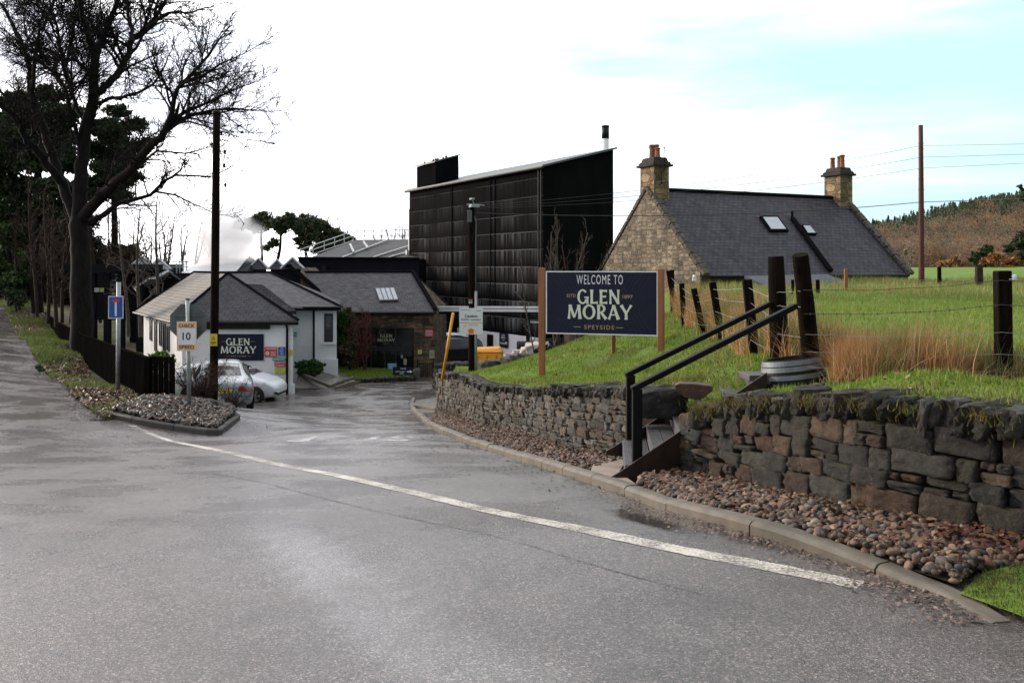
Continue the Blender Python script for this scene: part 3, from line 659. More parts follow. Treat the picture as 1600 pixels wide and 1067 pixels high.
LAWN = wf_in + [(1.35,9.45),(1.75,8.9),(2.02,8.0)] + wn_in[2:] + [(14,2.9)] + FENCE[::-1] + [(2.9,23.6),(1.84,24.6),(.75,25.0),(-.2,28),(-1.18,30),(-1.9,30.5)]
sheet('lawn', LAWN, lambda y: .22 if y < 12 else .45, Lh, M['lawn'], skirt=1.6, sm=M['soil'])
FIELD = [(p[0]+.002, p[1]) for p in FENCE] + [(60,2),(140,20),(160,160),(10,160),(3.2,60),(3.0,40),(4.0,28)]
sheet('field', FIELD, lambda y: .4 if y < 24 else (1.2 if y < 60 else 6), lambda x, y: Lh(x, y)+.002, M['field'], skirt=6, sm=M['soil'])
# ---------------------------------------------------------------- dry stone walls
def cube_shell(n):
    g = np.linspace(-1, 1, n+1); vid = {}; V = []; Fc = []
    def vi(i, j, k):
        if (i,j,k) not in vid: vid[(i,j,k)] = len(V); V.append((g[i], g[j], g[k]))
        return vid[(i,j,k)]
    for a in range(n):
        for b in range(n):
            Fc += [[vi(0,a,b),vi(0,a,b+1),vi(0,a+1,b+1),vi(0,a+1,b)], [vi(n,a,b),vi(n,a+1,b),vi(n,a+1,b+1),vi(n,a,b+1)],
                   [vi(a,0,b),vi(a+1,0,b),vi(a+1,0,b+1),vi(a,0,b+1)], [vi(a,n,b),vi(a,n,b+1),vi(a+1,n,b+1),vi(a+1,n,b)],
                   [vi(a,b,0),vi(a,b+1,0),vi(a+1,b+1,0),vi(a+1,b,0)], [vi(a,b,n),vi(a+1,b,n),vi(a+1,b+1,n),vi(a,b+1,n)]]
    return np.array(V), np.array(Fc)
CV4, CF4 = cube_shell(5); CV2, CF2 = cube_shell(2)
class Stones:
    def __init__(s): s.V = []; s.F = []; s.C = []; s.n = 0
    def add(s, c, ax, half, col, fine=True, rough=.16, round_=.72, skew=.14):
        """c centre; ax 3x3 rows = local axes; half extents"""
        V0, F0 = (CV4, CF4) if fine else (CV2, CF2)
        q = np.sign(V0)*np.abs(V0)**1.0; r = np.linalg.norm(q, axis=1, keepdims=True); q = q*(round_ + (1-round_)*1.35/r)
        ph = rng.uniform(0, 6.28, 9); fr = rng.uniform(1.2, 3.4, 9)
        w = np.stack([np.sin(fr[0]*q[:,1]+ph[0])+np.sin(fr[1]*q[:,2]+ph[1])+.6*np.sin(fr[2]*3*q[:,0]+ph[2]),
                      np.sin(fr[3]*q[:,0]+ph[3])+np.sin(fr[4]*q[:,2]+ph[4])+.6*np.sin(fr[5]*2*q[:,1]+ph[5]),
                      np.sin(fr[6]*q[:,0]+ph[6])+np.sin(fr[7]*q[:,1]+ph[7])+.6*np.sin(fr[8]*3*q[:,2]+ph[8])], 1)
        K = rng.normal(0, skew, (2,2,2,3)); tx, ty, tz = [(V0[:,i:i+1]+1)/2 for i in range(3)]
        for i in (0,1):
            for j in (0,1):
                for k in (0,1): q = q + K[i,j,k]*(tx if i else 1-tx)*(ty if j else 1-ty)*(tz if k else 1-tz)
        q = q + w*rough*.20 + rng.normal(0, rough*.42, q.shape)*np.array([.6,1.2,.8])
        V = (q*np.array(half)) @ np.array(ax) + np.array(c)
        s.V.append(V); s.F.append(F0 + s.n); s.n += len(V)
        s.C.append(np.tile(col, (len(V),1)) * rng.uniform(.82, 1.15, (len(V),1)))
    def build(s, name, mat, parent=None):
        return np_mesh(name, np.concatenate(s.V), np.concatenate(s.F), mat, parent, np.concatenate(s.C))
def stone_mat(name, moss=.5):
    m, nt, b = base_mat(name, .62, .38); v = texco(nt)
    a = nt.nodes.new('ShaderNodeAttribute'); a.attribute_name = 'Col'
    f = ramp_n(nt, noise_n(nt, v, 15, 7, .75), [(.34, .5), (.5, .95), (.66, 1.7)])
    c = mix_n(nt, 1.0, a.outputs[0], f, 'MULTIPLY')
    li = ramp_n(nt, noise_n(nt, v, 22, 7, .75), [(.58, 0), (.68, .7)])
    c = mix_n(nt, li, c, (.16,.155,.13))
    geo = nt.nodes.new('ShaderNodeNewGeometry'); sx = nt.nodes.new('ShaderNodeSeparateXYZ'); nt.links.new(geo.outputs['Normal'], sx.inputs[0])
    mo = math_n(nt, 'MULTIPLY', ramp_n(nt, sx.outputs[2], [(.35, .05), (.8, 1)]), ramp_n(nt, noise_n(nt, v, 4.5, 5, .7), [(.5, 0), (.6, moss)]))
    c = mix_n(nt, mo, c, (.075,.078,.014))
    nt.links.new(c, b.inputs['Base Color'])
    nt.links.new(ramp_n(nt, noise_n(nt, v, 5, 3), [(.35, .45), (.65, .8)]), b.inputs['Roughness'])
    bump_n(nt, b, math_n(nt, 'ADD', noise_n(nt, v, 17, 8, .82), math_n(nt, 'MULTIPLY', noise_n(nt, texco(nt, 'Object', (1,1,3)), 60, 4, .8), .35)), 1.0, .05); return m
M['drystone'] = stone_mat('dry_stone'); M['drystone_far'] = stone_mat('dry_stone_lichen', .35)
PAL_NEAR = [(.045,.036,.029),(.085,.048,.032),(.060,.052,.042),(.130,.080,.048),(.036,.035,.032),(.080,.058,.042),(.055,.050,.036),(.145,.105,.066),(.045,.042,.038),(.10,.052,.034),(.075,.070,.060)]
PAL_FAR = [(.065,.062,.050),(.11,.088,.062),(.085,.080,.066),(.052,.050,.043),(.14,.112,.078),(.095,.065,.046),(.16,.155,.135)]
PAL_NEAR = [tuple(v*.78 for v in p) for p in PAL_NEAR]
PAL_COPE = [(.030,.030,.028),(.045,.042,.037),(.075,.072,.063),(.024,.024,.023),(.042,.038,.028)]
def stone_wall(name, path, label, pal, group, fine, cope_h, hc, ls, thick=.4, lean=.2, mat=None, end_cap=False):
    root = thing(name, (path[0][0], path[0][1], path[0][2]), label, 'stone wall', group)
    c = [Vector((p[0], p[1], 0)) for p in path]; L = [0]
    for a, b in zip(c[:-1], c[1:]): L.append(L[-1]+(b-a).length)
    zb = [p[2] for p in path]; zt = [p[3] for p in path]
    def at(s):
        p = Vector((np.interp(s, L, [q.x for q in c]), np.interp(s, L, [q.y for q in c]), 0)); e = .25
        d = Vector((np.interp(s+e, L, [q.x for q in c]) - np.interp(s-e, L, [q.x for q in c]), np.interp(s+e, L, [q.y for q in c]) - np.interp(s-e, L, [q.y for q in c]), 0)).normalized()
        return p, d, Vector((-d.y, d.x, 0)), float(np.interp(s, L, zb)), float(np.interp(s, L, zt))
    # dark hearting behind the face
    core = MB(); prev = None; ks = int(L[-1]/.25)+1
    for i in range(ks+1):
        s = L[-1]*i/ks; p, d, n, b0, t0 = at(s); o = len(core.v); top = t0-cope_h*.7
        core.v += [tuple(p+n*.10+Vector((0,0,b0-.2))), tuple(p+n*.10+Vector((0,0,top))), tuple(p+n*thick+Vector((0,0,top))), tuple(p+n*thick+Vector((0,0,b0-.2)))]
        if prev is not None: core.f += [(prev+j, o+j, o+(j+1)%4, prev+(j+1)%4) for j in range(4)]; core.m += [0]*4
        prev = o
    core.build('hearting', M['soil'], root)
    st = Stones(); nC = 7
    def put(s0, s1, z0f, z1f, cz):
        sm = (s0+s1)/2; p, d, n, b0, t0 = at(sm); H = (t0-cope_h-b0)
        z0, z1 = b0+H*z0f, b0+H*z1f
        if z1-z0 < .03: return
        j = random.uniform(-.022,.022); ax = [list(d), list(n), [0,0,1]]; dep = .13
        tl = random.uniform(-.03,.03); d2 = (d+Vector((0,0,tl))).normalized(); ax = [list(d2), list(n), list(d2.cross(n)*(1))]
        st.add(list(p+n*(.11+j)+Vector((0,0,(z0+z1)/2))), ax, ((s1-s0)/2-.011, dep, (z1-z0)/2-.008), random.choice(pal), fine, .10, .94, .055)
    Hm = max(.2, sum(zt)/len(zt)-sum(zb)/len(zb)-cope_h); n = max(2, round(Hm/hc)); fr = [0]
    for i in range(n): fr.append(fr[-1]+random.uniform(.75,1.3))
    fr = [f/fr[-1] for f in fr]
    for i in range(n):
        s = random.uniform(-.1, 0)
        while s < L[-1]:
            l = random.uniform(*ls)*(1.15 if i == 0 else 1); e = min(s+l, L[-1]+.05); wob = .012/Hm
            if random.random() < .28:
                m_ = fr[i]+(fr[i+1]-fr[i])*random.uniform(.35,.65); k = random.uniform(.35,.65); x_ = s+(e-s)*k
                if random.random() < .5: put(s,e,fr[i],m_,0); put(s,x_,m_,fr[i+1],0); put(x_,e,m_,fr[i+1],0)
                else: put(s,x_,fr[i],m_,0); put(x_,e,fr[i],m_,0); put(s,e,m_,fr[i+1],0)
            else: put(s,e,fr[i]-wob*random.random(),fr[i+1]+wob*random.random(),0)
            s = e
    st.build('stonework', mat, root)
    cp = Stones(); s = .02
    while s < L[-1]:
        w = random.uniform(.05,.10) if random.random() < .88 else random.uniform(.11,.15); p, d, n, b0, t0 = at(s+w/2); h = cope_h*random.uniform(.75,1.3)
        an = -lean*random.uniform(.3,1.7) if lean else random.uniform(-.1,.1); d2 = (d*math.cos(an)+Vector((0,0,math.sin(an)))).normalized(); yaw = random.uniform(-.25,.25)
        d2 = Matrix.Rotation(yaw, 3, 'Z') @ d2; n2 = Matrix.Rotation(yaw, 3, 'Z') @ n; up = d2.cross(n2)
        cp.add(list(p+n*(.17+random.uniform(-.07,.03))+Vector((0,0,t0-cope_h*.5+random.uniform(-.03,.02)))), [list(d2), list(n2), list(up)], (w/2*.93, random.uniform(.14,.20), h*random.uniform(.5,.62)), random.choice(PAL_COPE), True, .14, .93, .09)
        s += w*1.10
    cp.build('coping', mat, root)
    if end_cap:
        ec = Stones(); p, d, n, b0, t0 = at(0.0 if end_cap == 1 else L[-1]); sg = 1 if end_cap == 1 else -1; z = b0-.05
        while z < t0-.06:
            h = random.uniform(.08,.15); y = -.02
            while y < .42:
                w = random.uniform(.12,.24)
                ec.add(list(p+d*sg*random.uniform(.0,.03)+n*(y+w/2)+Vector((0,0,z+h/2))), [list(d),list(n),[0,0,1]], (.10, w/2, h/2*.98), random.choice(pal), True, .12, .86); y += w
            z += h
        ec.build('wall_end', mat, root)
    return root
stone_wall('dry_stone_wall', W_NEAR, 'brown dry stone retaining wall right of the steps, mossy upright coping', PAL_NEAR, 'dry stone walls', True, .155, .120, (.13,.40), .38, .35, M['drystone'], 1)
stone_wall('dry_stone_wall', W_FAR, 'grey lichen dry stone wall curving away left of the steps below the welcome board', PAL_FAR, 'dry stone walls', True, .115, .115, (.12,.34), .38, .28, M['drystone_far'], 1)
# dark boulders that hold the bank in the stair gap, and the tilted slab
def boulder(name, c, half, rz, col, label, cat='boulder', tilt=0, group=None, rough=.16):
    s = Stones(); m = (Matrix.Rotation(rz, 3, 'Z') @ Matrix.Rotation(tilt, 3, 'Y')).transposed()
    s.add(list(c), [list(r) for r in m], half, col, True, rough, .8)
    o = s.build(name, M['drystone']); tag(o, label, cat, group); return o
boulder('boulder', P(1030,632,8.95), (.24,.16,.15), .1, (.032,.030,.028), 'smooth black boulder holding the bank behind the handrail posts', group='boulders in the steps gap')
boulder('boulder', P(1015,690,9.4)+Vector((.1,.15,0)), (.30,.16,.20), 0, (.05,.045,.04), 'low shaded boulder beneath the smooth black one behind the steps', group='boulders in the steps gap')
def slab():
    mb = MB(); f = frame(P(1085,612,8.7), (1,.15,-.05)); out = [(-.20,.055),(-.15,.075),(.02,.075),(.17,.06),(.19,.02),(.10,-.06),(.02,-.085),(-.10,-.06),(-.19,.0)]
    mb.slab([f @ Vector((x,y,0)) for x,y in out], (.02,.09,.01)); o = mb.build('stone_slab', M['slab'], bevel=.008)
    tag(o, 'reddish brown tilted stone slab lying on the grass above the steps', 'stone slab')
M['slab'] = pmat('red_sandstone', (.10,.048,.032), (.05,.03,.024), 6, .55, .4, bump=.6, bscale=18, bdist=.02)
slab()
# row of loose boulders at the far edge of the lawn
for i, (px, py, Y, s, lab) in enumerate([(748,572,29.6,.30,'dark mossy boulder nearest the utility pole below the yellow bin'),(760,573,29.2,.36,'dark round boulder second from the pole below the yellow bin'),(775,571,28.8,.40,'largest dark boulder at the right end below the yellow bin'),
                                    (797,566,28,.30,'dark boulder at the left end of the row below the pale rubble'),(812,563,27.3,.34,'dark middle boulder in the row below the pale rubble'),(826,560,26.4,.30,'dark boulder next to the left timber post of the welcome board')]):
    boulder('boulder', P(px,py,Y)+Vector((0,0,-.02)), (s*.9,s*.6,s*.5), i*.7, random.choice(PAL_COPE), lab, group='boulders edging the lawn')
# ---------------------------------------------------------------- pebbles, slate chips, leaves
def ico():
    t = (1+5**.5)/2; v = np.array([(-1,t,0),(1,t,0),(-1,-t,0),(1,-t,0),(0,-1,t),(0,1,t),(0,-1,-t),(0,1,-t),(t,0,-1),(t,0,1),(-t,0,-1),(-t,0,1)], float); v /= np.linalg.norm(v[0])
    f = [(0,11,5),(0,5,1),(0,1,7),(0,7,10),(0,10,11),(1,5,9),(5,11,4),(11,10,2),(10,7,6),(7,1,8),(3,9,4),(3,4,2),(3,2,6),(3,6,8),(3,8,9),(4,9,5),(2,4,11),(6,2,10),(8,6,7),(9,8,1)]
    V = [tuple(x) for x in v]; F2 = []; mid = {}
    def m(a, b):
        k = (min(a,b), max(a,b))
        if k not in mid: q = (np.array(V[a])+np.array(V[b])); q /= np.linalg.norm(q); mid[k] = len(V); V.append(tuple(q))
        return mid[k]
    for a, b, c in f:
        x, y, z = m(a,b), m(b,c), m(c,a); F2 += [(a,x,z),(b,y,x),(c,z,y),(x,y,z)]
    return np.array(V), np.array(F2)
IV, IF = ico(); IV0, IF0 = IV[:12], np.array([(0,11,5),(0,5,1),(0,1,7),(0,7,10),(0,10,11),(1,5,9),(5,11,4),(11,10,2),(10,7,6),(7,1,8),(3,9,4),(3,4,2),(3,2,6),(3,6,8),(3,8,9),(4,9,5),(2,4,11),(6,2,10),(8,6,7),(9,8,1)])
def rot_mats(n, tilt=.4):
    a = rng.uniform(0, 2*np.pi, n); b = rng.normal(0, tilt, n); c = rng.normal(0, tilt, n)
    ca, sa, cb, sb, cc, sc = np.cos(a), np.sin(a), np.cos(b), np.sin(b), np.cos(c), np.sin(c); Z = np.zeros(n); O = np.ones(n)
    Rz = np.stack([ca,-sa,Z,sa,ca,Z,Z,Z,O], 1).reshape(n,3,3); Rx = np.stack([O,Z,Z,Z,cb,-sb,Z,sb,cb], 1).reshape(n,3,3); Ry = np.stack([cc,Z,sc,Z,O,Z,-sc,Z,cc], 1).reshape(n,3,3)
    return Rz @ Rx @ Ry
def scatter(name, pos, base, faces, scale, pal, mat, tilt=.4, jit=0, smooth=True, parent=None, cvar=.25):
    n = len(pos); k = len(base); Rm = rot_mats(n, tilt)
    B = np.tile(base[None], (n,1,1))*scale[:,None,:]
    if jit: B = B*(1+rng.normal(0, jit, (n,k,1)))
    V = np.einsum('nij,nkj->nki', Rm, B) + pos[:,None,:]
    Fc = (faces[None] + (np.arange(n)*k)[:,None,None]).reshape(-1, faces.shape[1])
    pal = np.array(pal); C = pal[rng.integers(0, len(pal), n)]*rng.uniform(1-cvar, 1+cvar, (n,1)); C = np.repeat(C, k, 0)
    return np_mesh(name, V.reshape(-1,3), Fc, mat, parent, C, smooth)
def sample_poly(poly, n, dens=None):
    poly = [(p[0], p[1]) for p in poly]; A = np.array(poly); lo, hi = A.min(0), A.max(0); out = np.zeros((0,2))
    while len(out) < n:
        q = rng.uniform(lo, hi, (n*3,2)); q = q[inpoly(q, poly)]
        if dens is not None: q = q[rng.uniform(0,1,len(q)) < dens(q[:,0], q[:,1])]
        out = np.r_[out, q]
    return out[:n]
M['pebble'] = attr_mat('pebble', .6, .3, .22, 60, bump=.25)
M['slatechip'] = attr_mat('slate_chip', .5, .4, .25, 30)
M['leaf'] = attr_mat('fallen_leaf', .55, .35, .3, 40)
kb = offset_path(smooth_path(KERB, 6), .12)
KI = [(p.x, p.y) for p in kb]
def near_pt(lst, p): return int(np.argmin([math.hypot(a-p[0], b-p[1]) for a, b in lst]))
iA = near_pt(KI, on_ground(975,772)); iB = near_pt(KI, on_ground(893,748)); iE = near_pt(KI, on_ground(1480,935)); i0 = near_pt(KI, on_ground(668,662))
far_strip = KI[i0:iB] + [(p[0], p[1]) for p in W_FAR[::-1]][:-1] + [(W_FAR[0][0]-.05, W_FAR[0][1])]
slabp = [Vector((a,b,0)) for a,b in KI[iB:iA+1]] + [on_ground(968,737,.08), on_ground(980,718,.08), on_ground(930,716,.08)]
near_strip = KI[iA:iE] + [(on_ground(1530,900).x, on_ground(1530,900).y), (3.35,4.3)] + [(p[0], p[1]) for p in W_NEAR[7::-1]] + [(1.2,8.2)]
bedz = lambda x, y: G(x, y)+.045
sheet('pebble_bed', near_strip, .18, bedz, M['soil']); sheet('pebble_bed', far_strip, .3, bedz, M['soil'])
PEB = [(.085,.055,.038),(.12,.082,.058),(.055,.043,.036),(.038,.034,.032),(.15,.10,.068),(.07,.04,.028),(.19,.155,.12),(.09,.078,.066),(.12,.062,.04)]
def pebbles(name, poly, n, r, zr, tilt=.5):
    q = sample_poly(poly, n); z = G(q[:,0], q[:,1]) + .05 + rng.uniform(0, zr, n); s = rng.uniform(*r, (n,1))*np.c_[rng.uniform(.8,1.25,n), rng.uniform(.7,1,n), rng.uniform(.45,.72,n)]
    tag(scatter(name, np.c_[q, z], IV, IF, s, PEB, M['pebble'], tilt, .04), kind='stuff')
pebbles('pebbles', near_strip, 5600, (.011,.036), .055); pebbles('pebbles', far_strip, 5200, (.016,.034), .04)
mb = MB(); zt = lambda p: (p.x, p.y, g1(p.x,p.y)+.082)
mb.slab([zt(p) for p in slabp], (0,0,-.2)); tag(mb.build('paving_slab', M['paving'], bevel=.006), kind='structure')
# left tip of the pavement by the yard: pale concrete apron
ap = [on_ground(641,633,.05), on_ground(683,640,.05), on_ground(683,622,.05), on_ground(655,626,.05)]
mb = MB(); mb.slab([(p.x,p.y,p.z+.03) for p in ap], (0,0,-.3)); tag(mb.build('pavement', M['concrete'], bevel=.01), kind='structure')
# kerb island of slate chips
isl = [(p.x, p.y) for p in offset_path(smooth_path(ISLW[1:], 4), .11)] + [(on_ground(345,634).x, on_ground(345,634).y), (on_ground(300,634).x, on_ground(300,634).y), (on_ground(240,634).x, on_ground(240,634).y), (on_ground(210,645).x, on_ground(210,645).y)]
isz = lambda x, y: G(x, y)+.08
sheet('shingle_bed', isl, .3, isz, M['soil'])
q = sample_poly(isl, 5200); hill = lambda x, y: .16*np.exp(-((x+7.0)**2/2.5+(y-18.8)**2/3.0))
sheet_h = np.c_[q, isz(q[:,0], q[:,1])+.02+hill(q[:,0], q[:,1])+rng.uniform(0,.05,len(q))]
tag(scatter('slate_chips', sheet_h, IV0, IF0, rng.uniform(.03,.085,(len(q),1))*np.c_[rng.uniform(.8,1.3,len(q)), rng.uniform(.5,.9,len(q)), rng.uniform(.14,.3,len(q))],
    [(.08,.07,.06),(.05,.045,.042),(.13,.11,.095),(.085,.052,.036),(.032,.03,.028),(.10,.06,.04)], M['slatechip'], .7, .12, False), kind='stuff')
LEAF_B = np.array([(-1,0,0),(-.35,.5,.18),(.45,.42,.1),(1,0,.05),(.4,-.45,.2),(-.4,-.45,.12)], float); LEAF_F = np.array([(0,1,4,5),(1,2,3,4)])
LEAFC = [(.13,.065,.032),(.09,.045,.025),(.17,.095,.05),(.11,.04,.025),(.20,.13,.075),(.07,.042,.03)]
def leaves(name, pts, z, r, pal=LEAFC, tilt=.35):
    n = len(pts); return tag(scatter(name, np.c_[pts, z], LEAF_B, LEAF_F, rng.uniform(*r, (n,1))*np.ones((n,3)), pal, M['leaf'], tilt, 0, False), kind='stuff')
fence_line = [P(235,635,19.5), P(183,603,25), P(131,566,34), P(92,533,50), P(49,487,85)]
vstrip = [(p.x, p.y) for p in VE] + [(fence_line[k].x, fence_line[k].y) for k in (4,3,2,1,0)]
q = sample_poly(vstrip, 16000, lambda x, y: np.clip(.25+.75*(np.sin(x*1.3+1)*np.cos(y*.6)+.4), .08, 1)*np.clip(30/y, 0, 1)**2)
leaves('fallen_leaves', q, G(q[:,0], q[:,1])+.06+rng.uniform(0,.03,len(q)), (.03,.075), LEAFC+[(.26,.22,.18),(.20,.16,.13)], .6)
for poly, n in ((near_strip, 800), (far_strip, 1900)):
    q = sample_poly(poly, n); leaves('fallen_leaves', q, G(q[:,0], q[:,1])+.115+rng.uniform(0,.02,len(q)), (.016,.034))
q = sample_poly([(2.3,5.0),(2.95,5.4),(3.35,4.8),(3.2,4.3),(2.7,4.3)], 500); leaves('fallen_leaves', q, G(q[:,0], q[:,1])+.115+rng.uniform(0,.03,len(q)), (.016,.034), [(.10,.03,.02),(.07,.03,.02),(.12,.05,.03)])
# litter in the gutter and on the road margin
def along(path, n, w0, w1):
    c = smooth_path(path, 8); out = []
    for _ in range(n):
        i = random.randrange(len(c)-1); p = c[i].lerp(c[i+1], random.random()); t = (c[i+1]-c[i]).normalized(); d = -abs(random.gauss(w0, w1)); out.append((p.x-t.y*d, p.y+t.x*d))
    return np.array(out)
q = along(KERB[8:], 1100, .04, .13); leaves('gutter_litter', q, G(q[:,0], q[:,1])+.012, (.006,.018), [(.12,.08,.06),(.08,.055,.045),(.16,.11,.085)], .25)
q = along(KERB[1:9], 420, .06, .35); leaves('gutter_litter', q, G(q[:,0], q[:,1])+.01, (.012,.03), [(.07,.05,.04),(.05,.04,.035)], .2)
q = along([Vector((p.x,p.y,0)) for p in VE[::-1]], 900, .05, .25); q2 = q; leaves('gutter_litter', q, G(q[:,0], q[:,1])+.015, (.02,.05), [(.06,.045,.035),(.04,.035,.03)], .2)
q = rng.normal((0,0), (1,1), (50,2))*np.array([.9,.5]) + np.array([on_ground(385,664).x, on_ground(385,664).y]); q = q[~inpoly(q, isl)]; leaves('gutter_litter', q, G(q[:,0], q[:,1])+.01, (.015,.04), [(.06,.045,.035),(.08,.05,.035)], .2)
# ---------------------------------------------------------------- grass
M['grass'] = attr_mat('grass_blade', .6, .3, .12, 5, .35)
def blades(name, pts, zf, h, w, pal, lean=.45, seg=1, sink=.01, wind=(0,0), clump=None, parent=None):
    n = len(pts); x, y = pts[:,0], pts[:,1]; z = zf(x, y)-sink
    H = rng.uniform(*h, n) if not callable(h) else h(x, y)*rng.uniform(.6,1.2,n)
    W = rng.uniform(*w, n); a = rng.uniform(0, 2*np.pi, n); l = np.abs(rng.normal(0, lean, n))*H; la = rng.uniform(0, 2*np.pi, n)
    dx, dy = np.cos(la)*l+wind[0]*H, np.sin(la)*l+wind[1]*H; sx, sy = np.cos(a)*W/2, np.sin(a)*W/2
    rows = []
    for k in range(seg+1):
        t = k/seg; b = t*t; zz = z+H*(t-.25*b*np.minimum(1, l/H)); cx, cy = x+dx*b, y+dy*b; wk = 1-t
        if k < seg: rows += [np.c_[cx-sx*wk, cy-sy*wk, zz], np.c_[cx+sx*wk, cy+sy*wk, zz]]
        else: rows += [np.c_[cx, cy, zz]]
    V = np.stack(rows, 1); k = V.shape[1]; base = (np.arange(n)*k)[:,None]
    Fs = []
    for s in range(seg-1):
        Fs += [base+np.array([2*s,2*s+1,2*s+3]), base+np.array([2*s,2*s+3,2*s+2])]
    Fs += [base+np.array([2*seg-2,2*seg-1,2*seg])]
    pal = np.array(pal); ci = rng.integers(0, len(pal), n) if clump is None else clump(x, y, len(pal))
    C = pal[ci]*rng.uniform(.75,1.25,(n,1))
    return tag(np_mesh(name, V.reshape(-1,3), np.concatenate(Fs), M['grass'], parent, np.repeat(C, k, 0)), kind='stuff')
lawn_tone = lambda x, y, n: np.clip((np.sin(x*2.1+1.3*np.sin(y*.9))*np.sin(y*1.7+x*.6)+1)*.5*(n-1)+rng.normal(0,1.3,len(x)), 0, n-1).astype(int)
GR = [(.12,.20,.020),(.16,.25,.028),(.20,.28,.035),(.09,.15,.020),(.24,.26,.06)]
DRY = [(.40,.22,.09),(.32,.16,.065),(.52,.36,.19),(.25,.115,.045),(.20,.19,.055),(.12,.16,.035),(.42,.27,.12),(.14,.17,.045)]
q = sample_poly(LAWN, 150000, lambda x, y: np.clip((9/np.maximum(y,4))**1.1, .12, 1))
blades('lawn_grass', q, Lh, lambda x, y: .035+.0016*y+.03*(np.sin(x*4+y*2)>.75)+.02*(np.sin(x*9-y*7)>.8), (.006,.018), GR+[(.22,.20,.07),(.10,.12,.03)], .5, 1, .01, (0,0), lawn_tone)
fx = smooth_path([(a, b, 0) for a, b in FENCE], 6)
def along_fence(n, i0, i1, w, side):
    out = []
    for _ in range(n):
        i = random.uniform(i0, i1); k = int(i); p = fx[k].lerp(fx[min(k+1, len(fx)-1)], i-k); t = (fx[min(k+1,len(fx)-1)]-fx[k]).normalized(); d = random.gauss(side, w); out.append((p.x+(-t.y)*d, p.y+t.x*d))
    return np.array(out)
def tuft(x, y, n): return np.clip(((np.sin(x*3.1+y*1.7)+np.sin(x*7.3-y*2.9)+2)/4*n + rng.normal(0, 1.1, len(x))), 0, n-1).astype(int)
hf = lambda x, y: .11+.44*np.exp(-((x-3.45)/.50)**2)+.20*np.exp(-((x-2.95)/.3)**2)+.22*np.exp(-((x-4.4)/.35)**2)+.08*np.sin(x*11)+.18*(x>5)
q = along_fence(27000, 36.9, 50, .24, .36); blades('tall_dry_grass', q, Lh, hf, (.004,.012), DRY, .5, 3, .02, (.1,0), tuft)
q = along_fence(5000, 36.6, 47.5, .24, .22); blades('tall_dry_grass', q, Lh, lambda x, y: .16+0*x, (.005,.012), [(.07,.10,.025),(.10,.12,.035),(.16,.13,.05),(.05,.08,.02)], .7, 3, .02)
q = along_fence(700, 39.5, 42.2, .08, .22); blades('tall_dry_grass', q, Lh, lambda x, y: .62+0*x, (.004,.008), DRY, .3, 3, .02, (.15,0))
q = along_fence(1500, 41.6, 43.2, .2, .25); blades('tall_dry_grass', q, Lh, lambda x, y: .42+0*x, (.005,.012), [(.04,.06,.02),(.06,.085,.025),(.20,.16,.08)], .6, 3, .02)
q = along_fence(22000, 0, 35.5, .35, .42); q = q[(q[:,1] > 8.9)]; q = q[~inpoly(q, LAWN) | (rng.uniform(0,1,len(q)) < .02)]
blades('tall_dry_grass', q, Lh, lambda x, y: .32+.016*y, (.007,.02), DRY, .5, 3, .02, (0,0), tuft)
def bandf(y0, y1): return [(2.9+.05*y0,y0),(22,y0),(26,y1),(3.5+.01*y1,y1)]
q = sample_poly([(3.3,8.3),(12,8.3),(17,16),(22,24),(4.6,24),(4.0,15)], 60000, lambda x, y: np.clip((10/y)**1.3, 0, 1)); blades('field_grass', q, Lh, lambda x, y: .05+.004*y, (.007,.02), [(.13,.22,.025),(.17,.26,.032),(.20,.26,.042),(.25,.22,.08)], .6)
q = sample_poly([(4.4,20),(20,20),(30,36),(6,36)], 26000, lambda x, y: np.clip((y-21)/5, .04, 1)*np.clip(.65+.6*np.sin(x*1.1+y*.3), .15, 1)); blades('rough_pasture_grass', q, Lh, lambda x, y: .20+.005*(y-20)+.08*np.sin(x*1.1), (.012,.035), [(.28,.24,.08),(.36,.27,.11),(.19,.25,.055),(.16,.24,.045),(.40,.29,.13),(.20,.27,.06)], .5, 2, .02, (0,0), tuft)
def band2(x, y): return Lh(x, y)
mpoly = [(on_ground(1500,938).x, on_ground(1500,938).y), (on_ground(1535,905).x, on_ground(1535,905).y), (3.3,4.45), (4.2,4.0), (4.4,3.3), (on_ground(1640,990).x, on_ground(1640,990).y)]
sheet('moss_bank', mpoly, .1, lambda x, y: G(x, y)+.03+.05*np.clip(seg_d(np.asarray(x), np.asarray(y), [mpoly[5], mpoly[0], mpoly[1]])/.15, 0, 1), M['lawn'])
q = sample_poly(mpoly, 14000); blades('bank_grass', q, lambda x, y: G(x, y)+.03+.05*np.clip(seg_d(x, y, [mpoly[5], mpoly[0], mpoly[1]])/.15, 0, 1), (.02,.05), (.003,.008), [(.05,.085,.015),(.07,.10,.02),(.10,.11,.025),(.13,.10,.04)], .6)
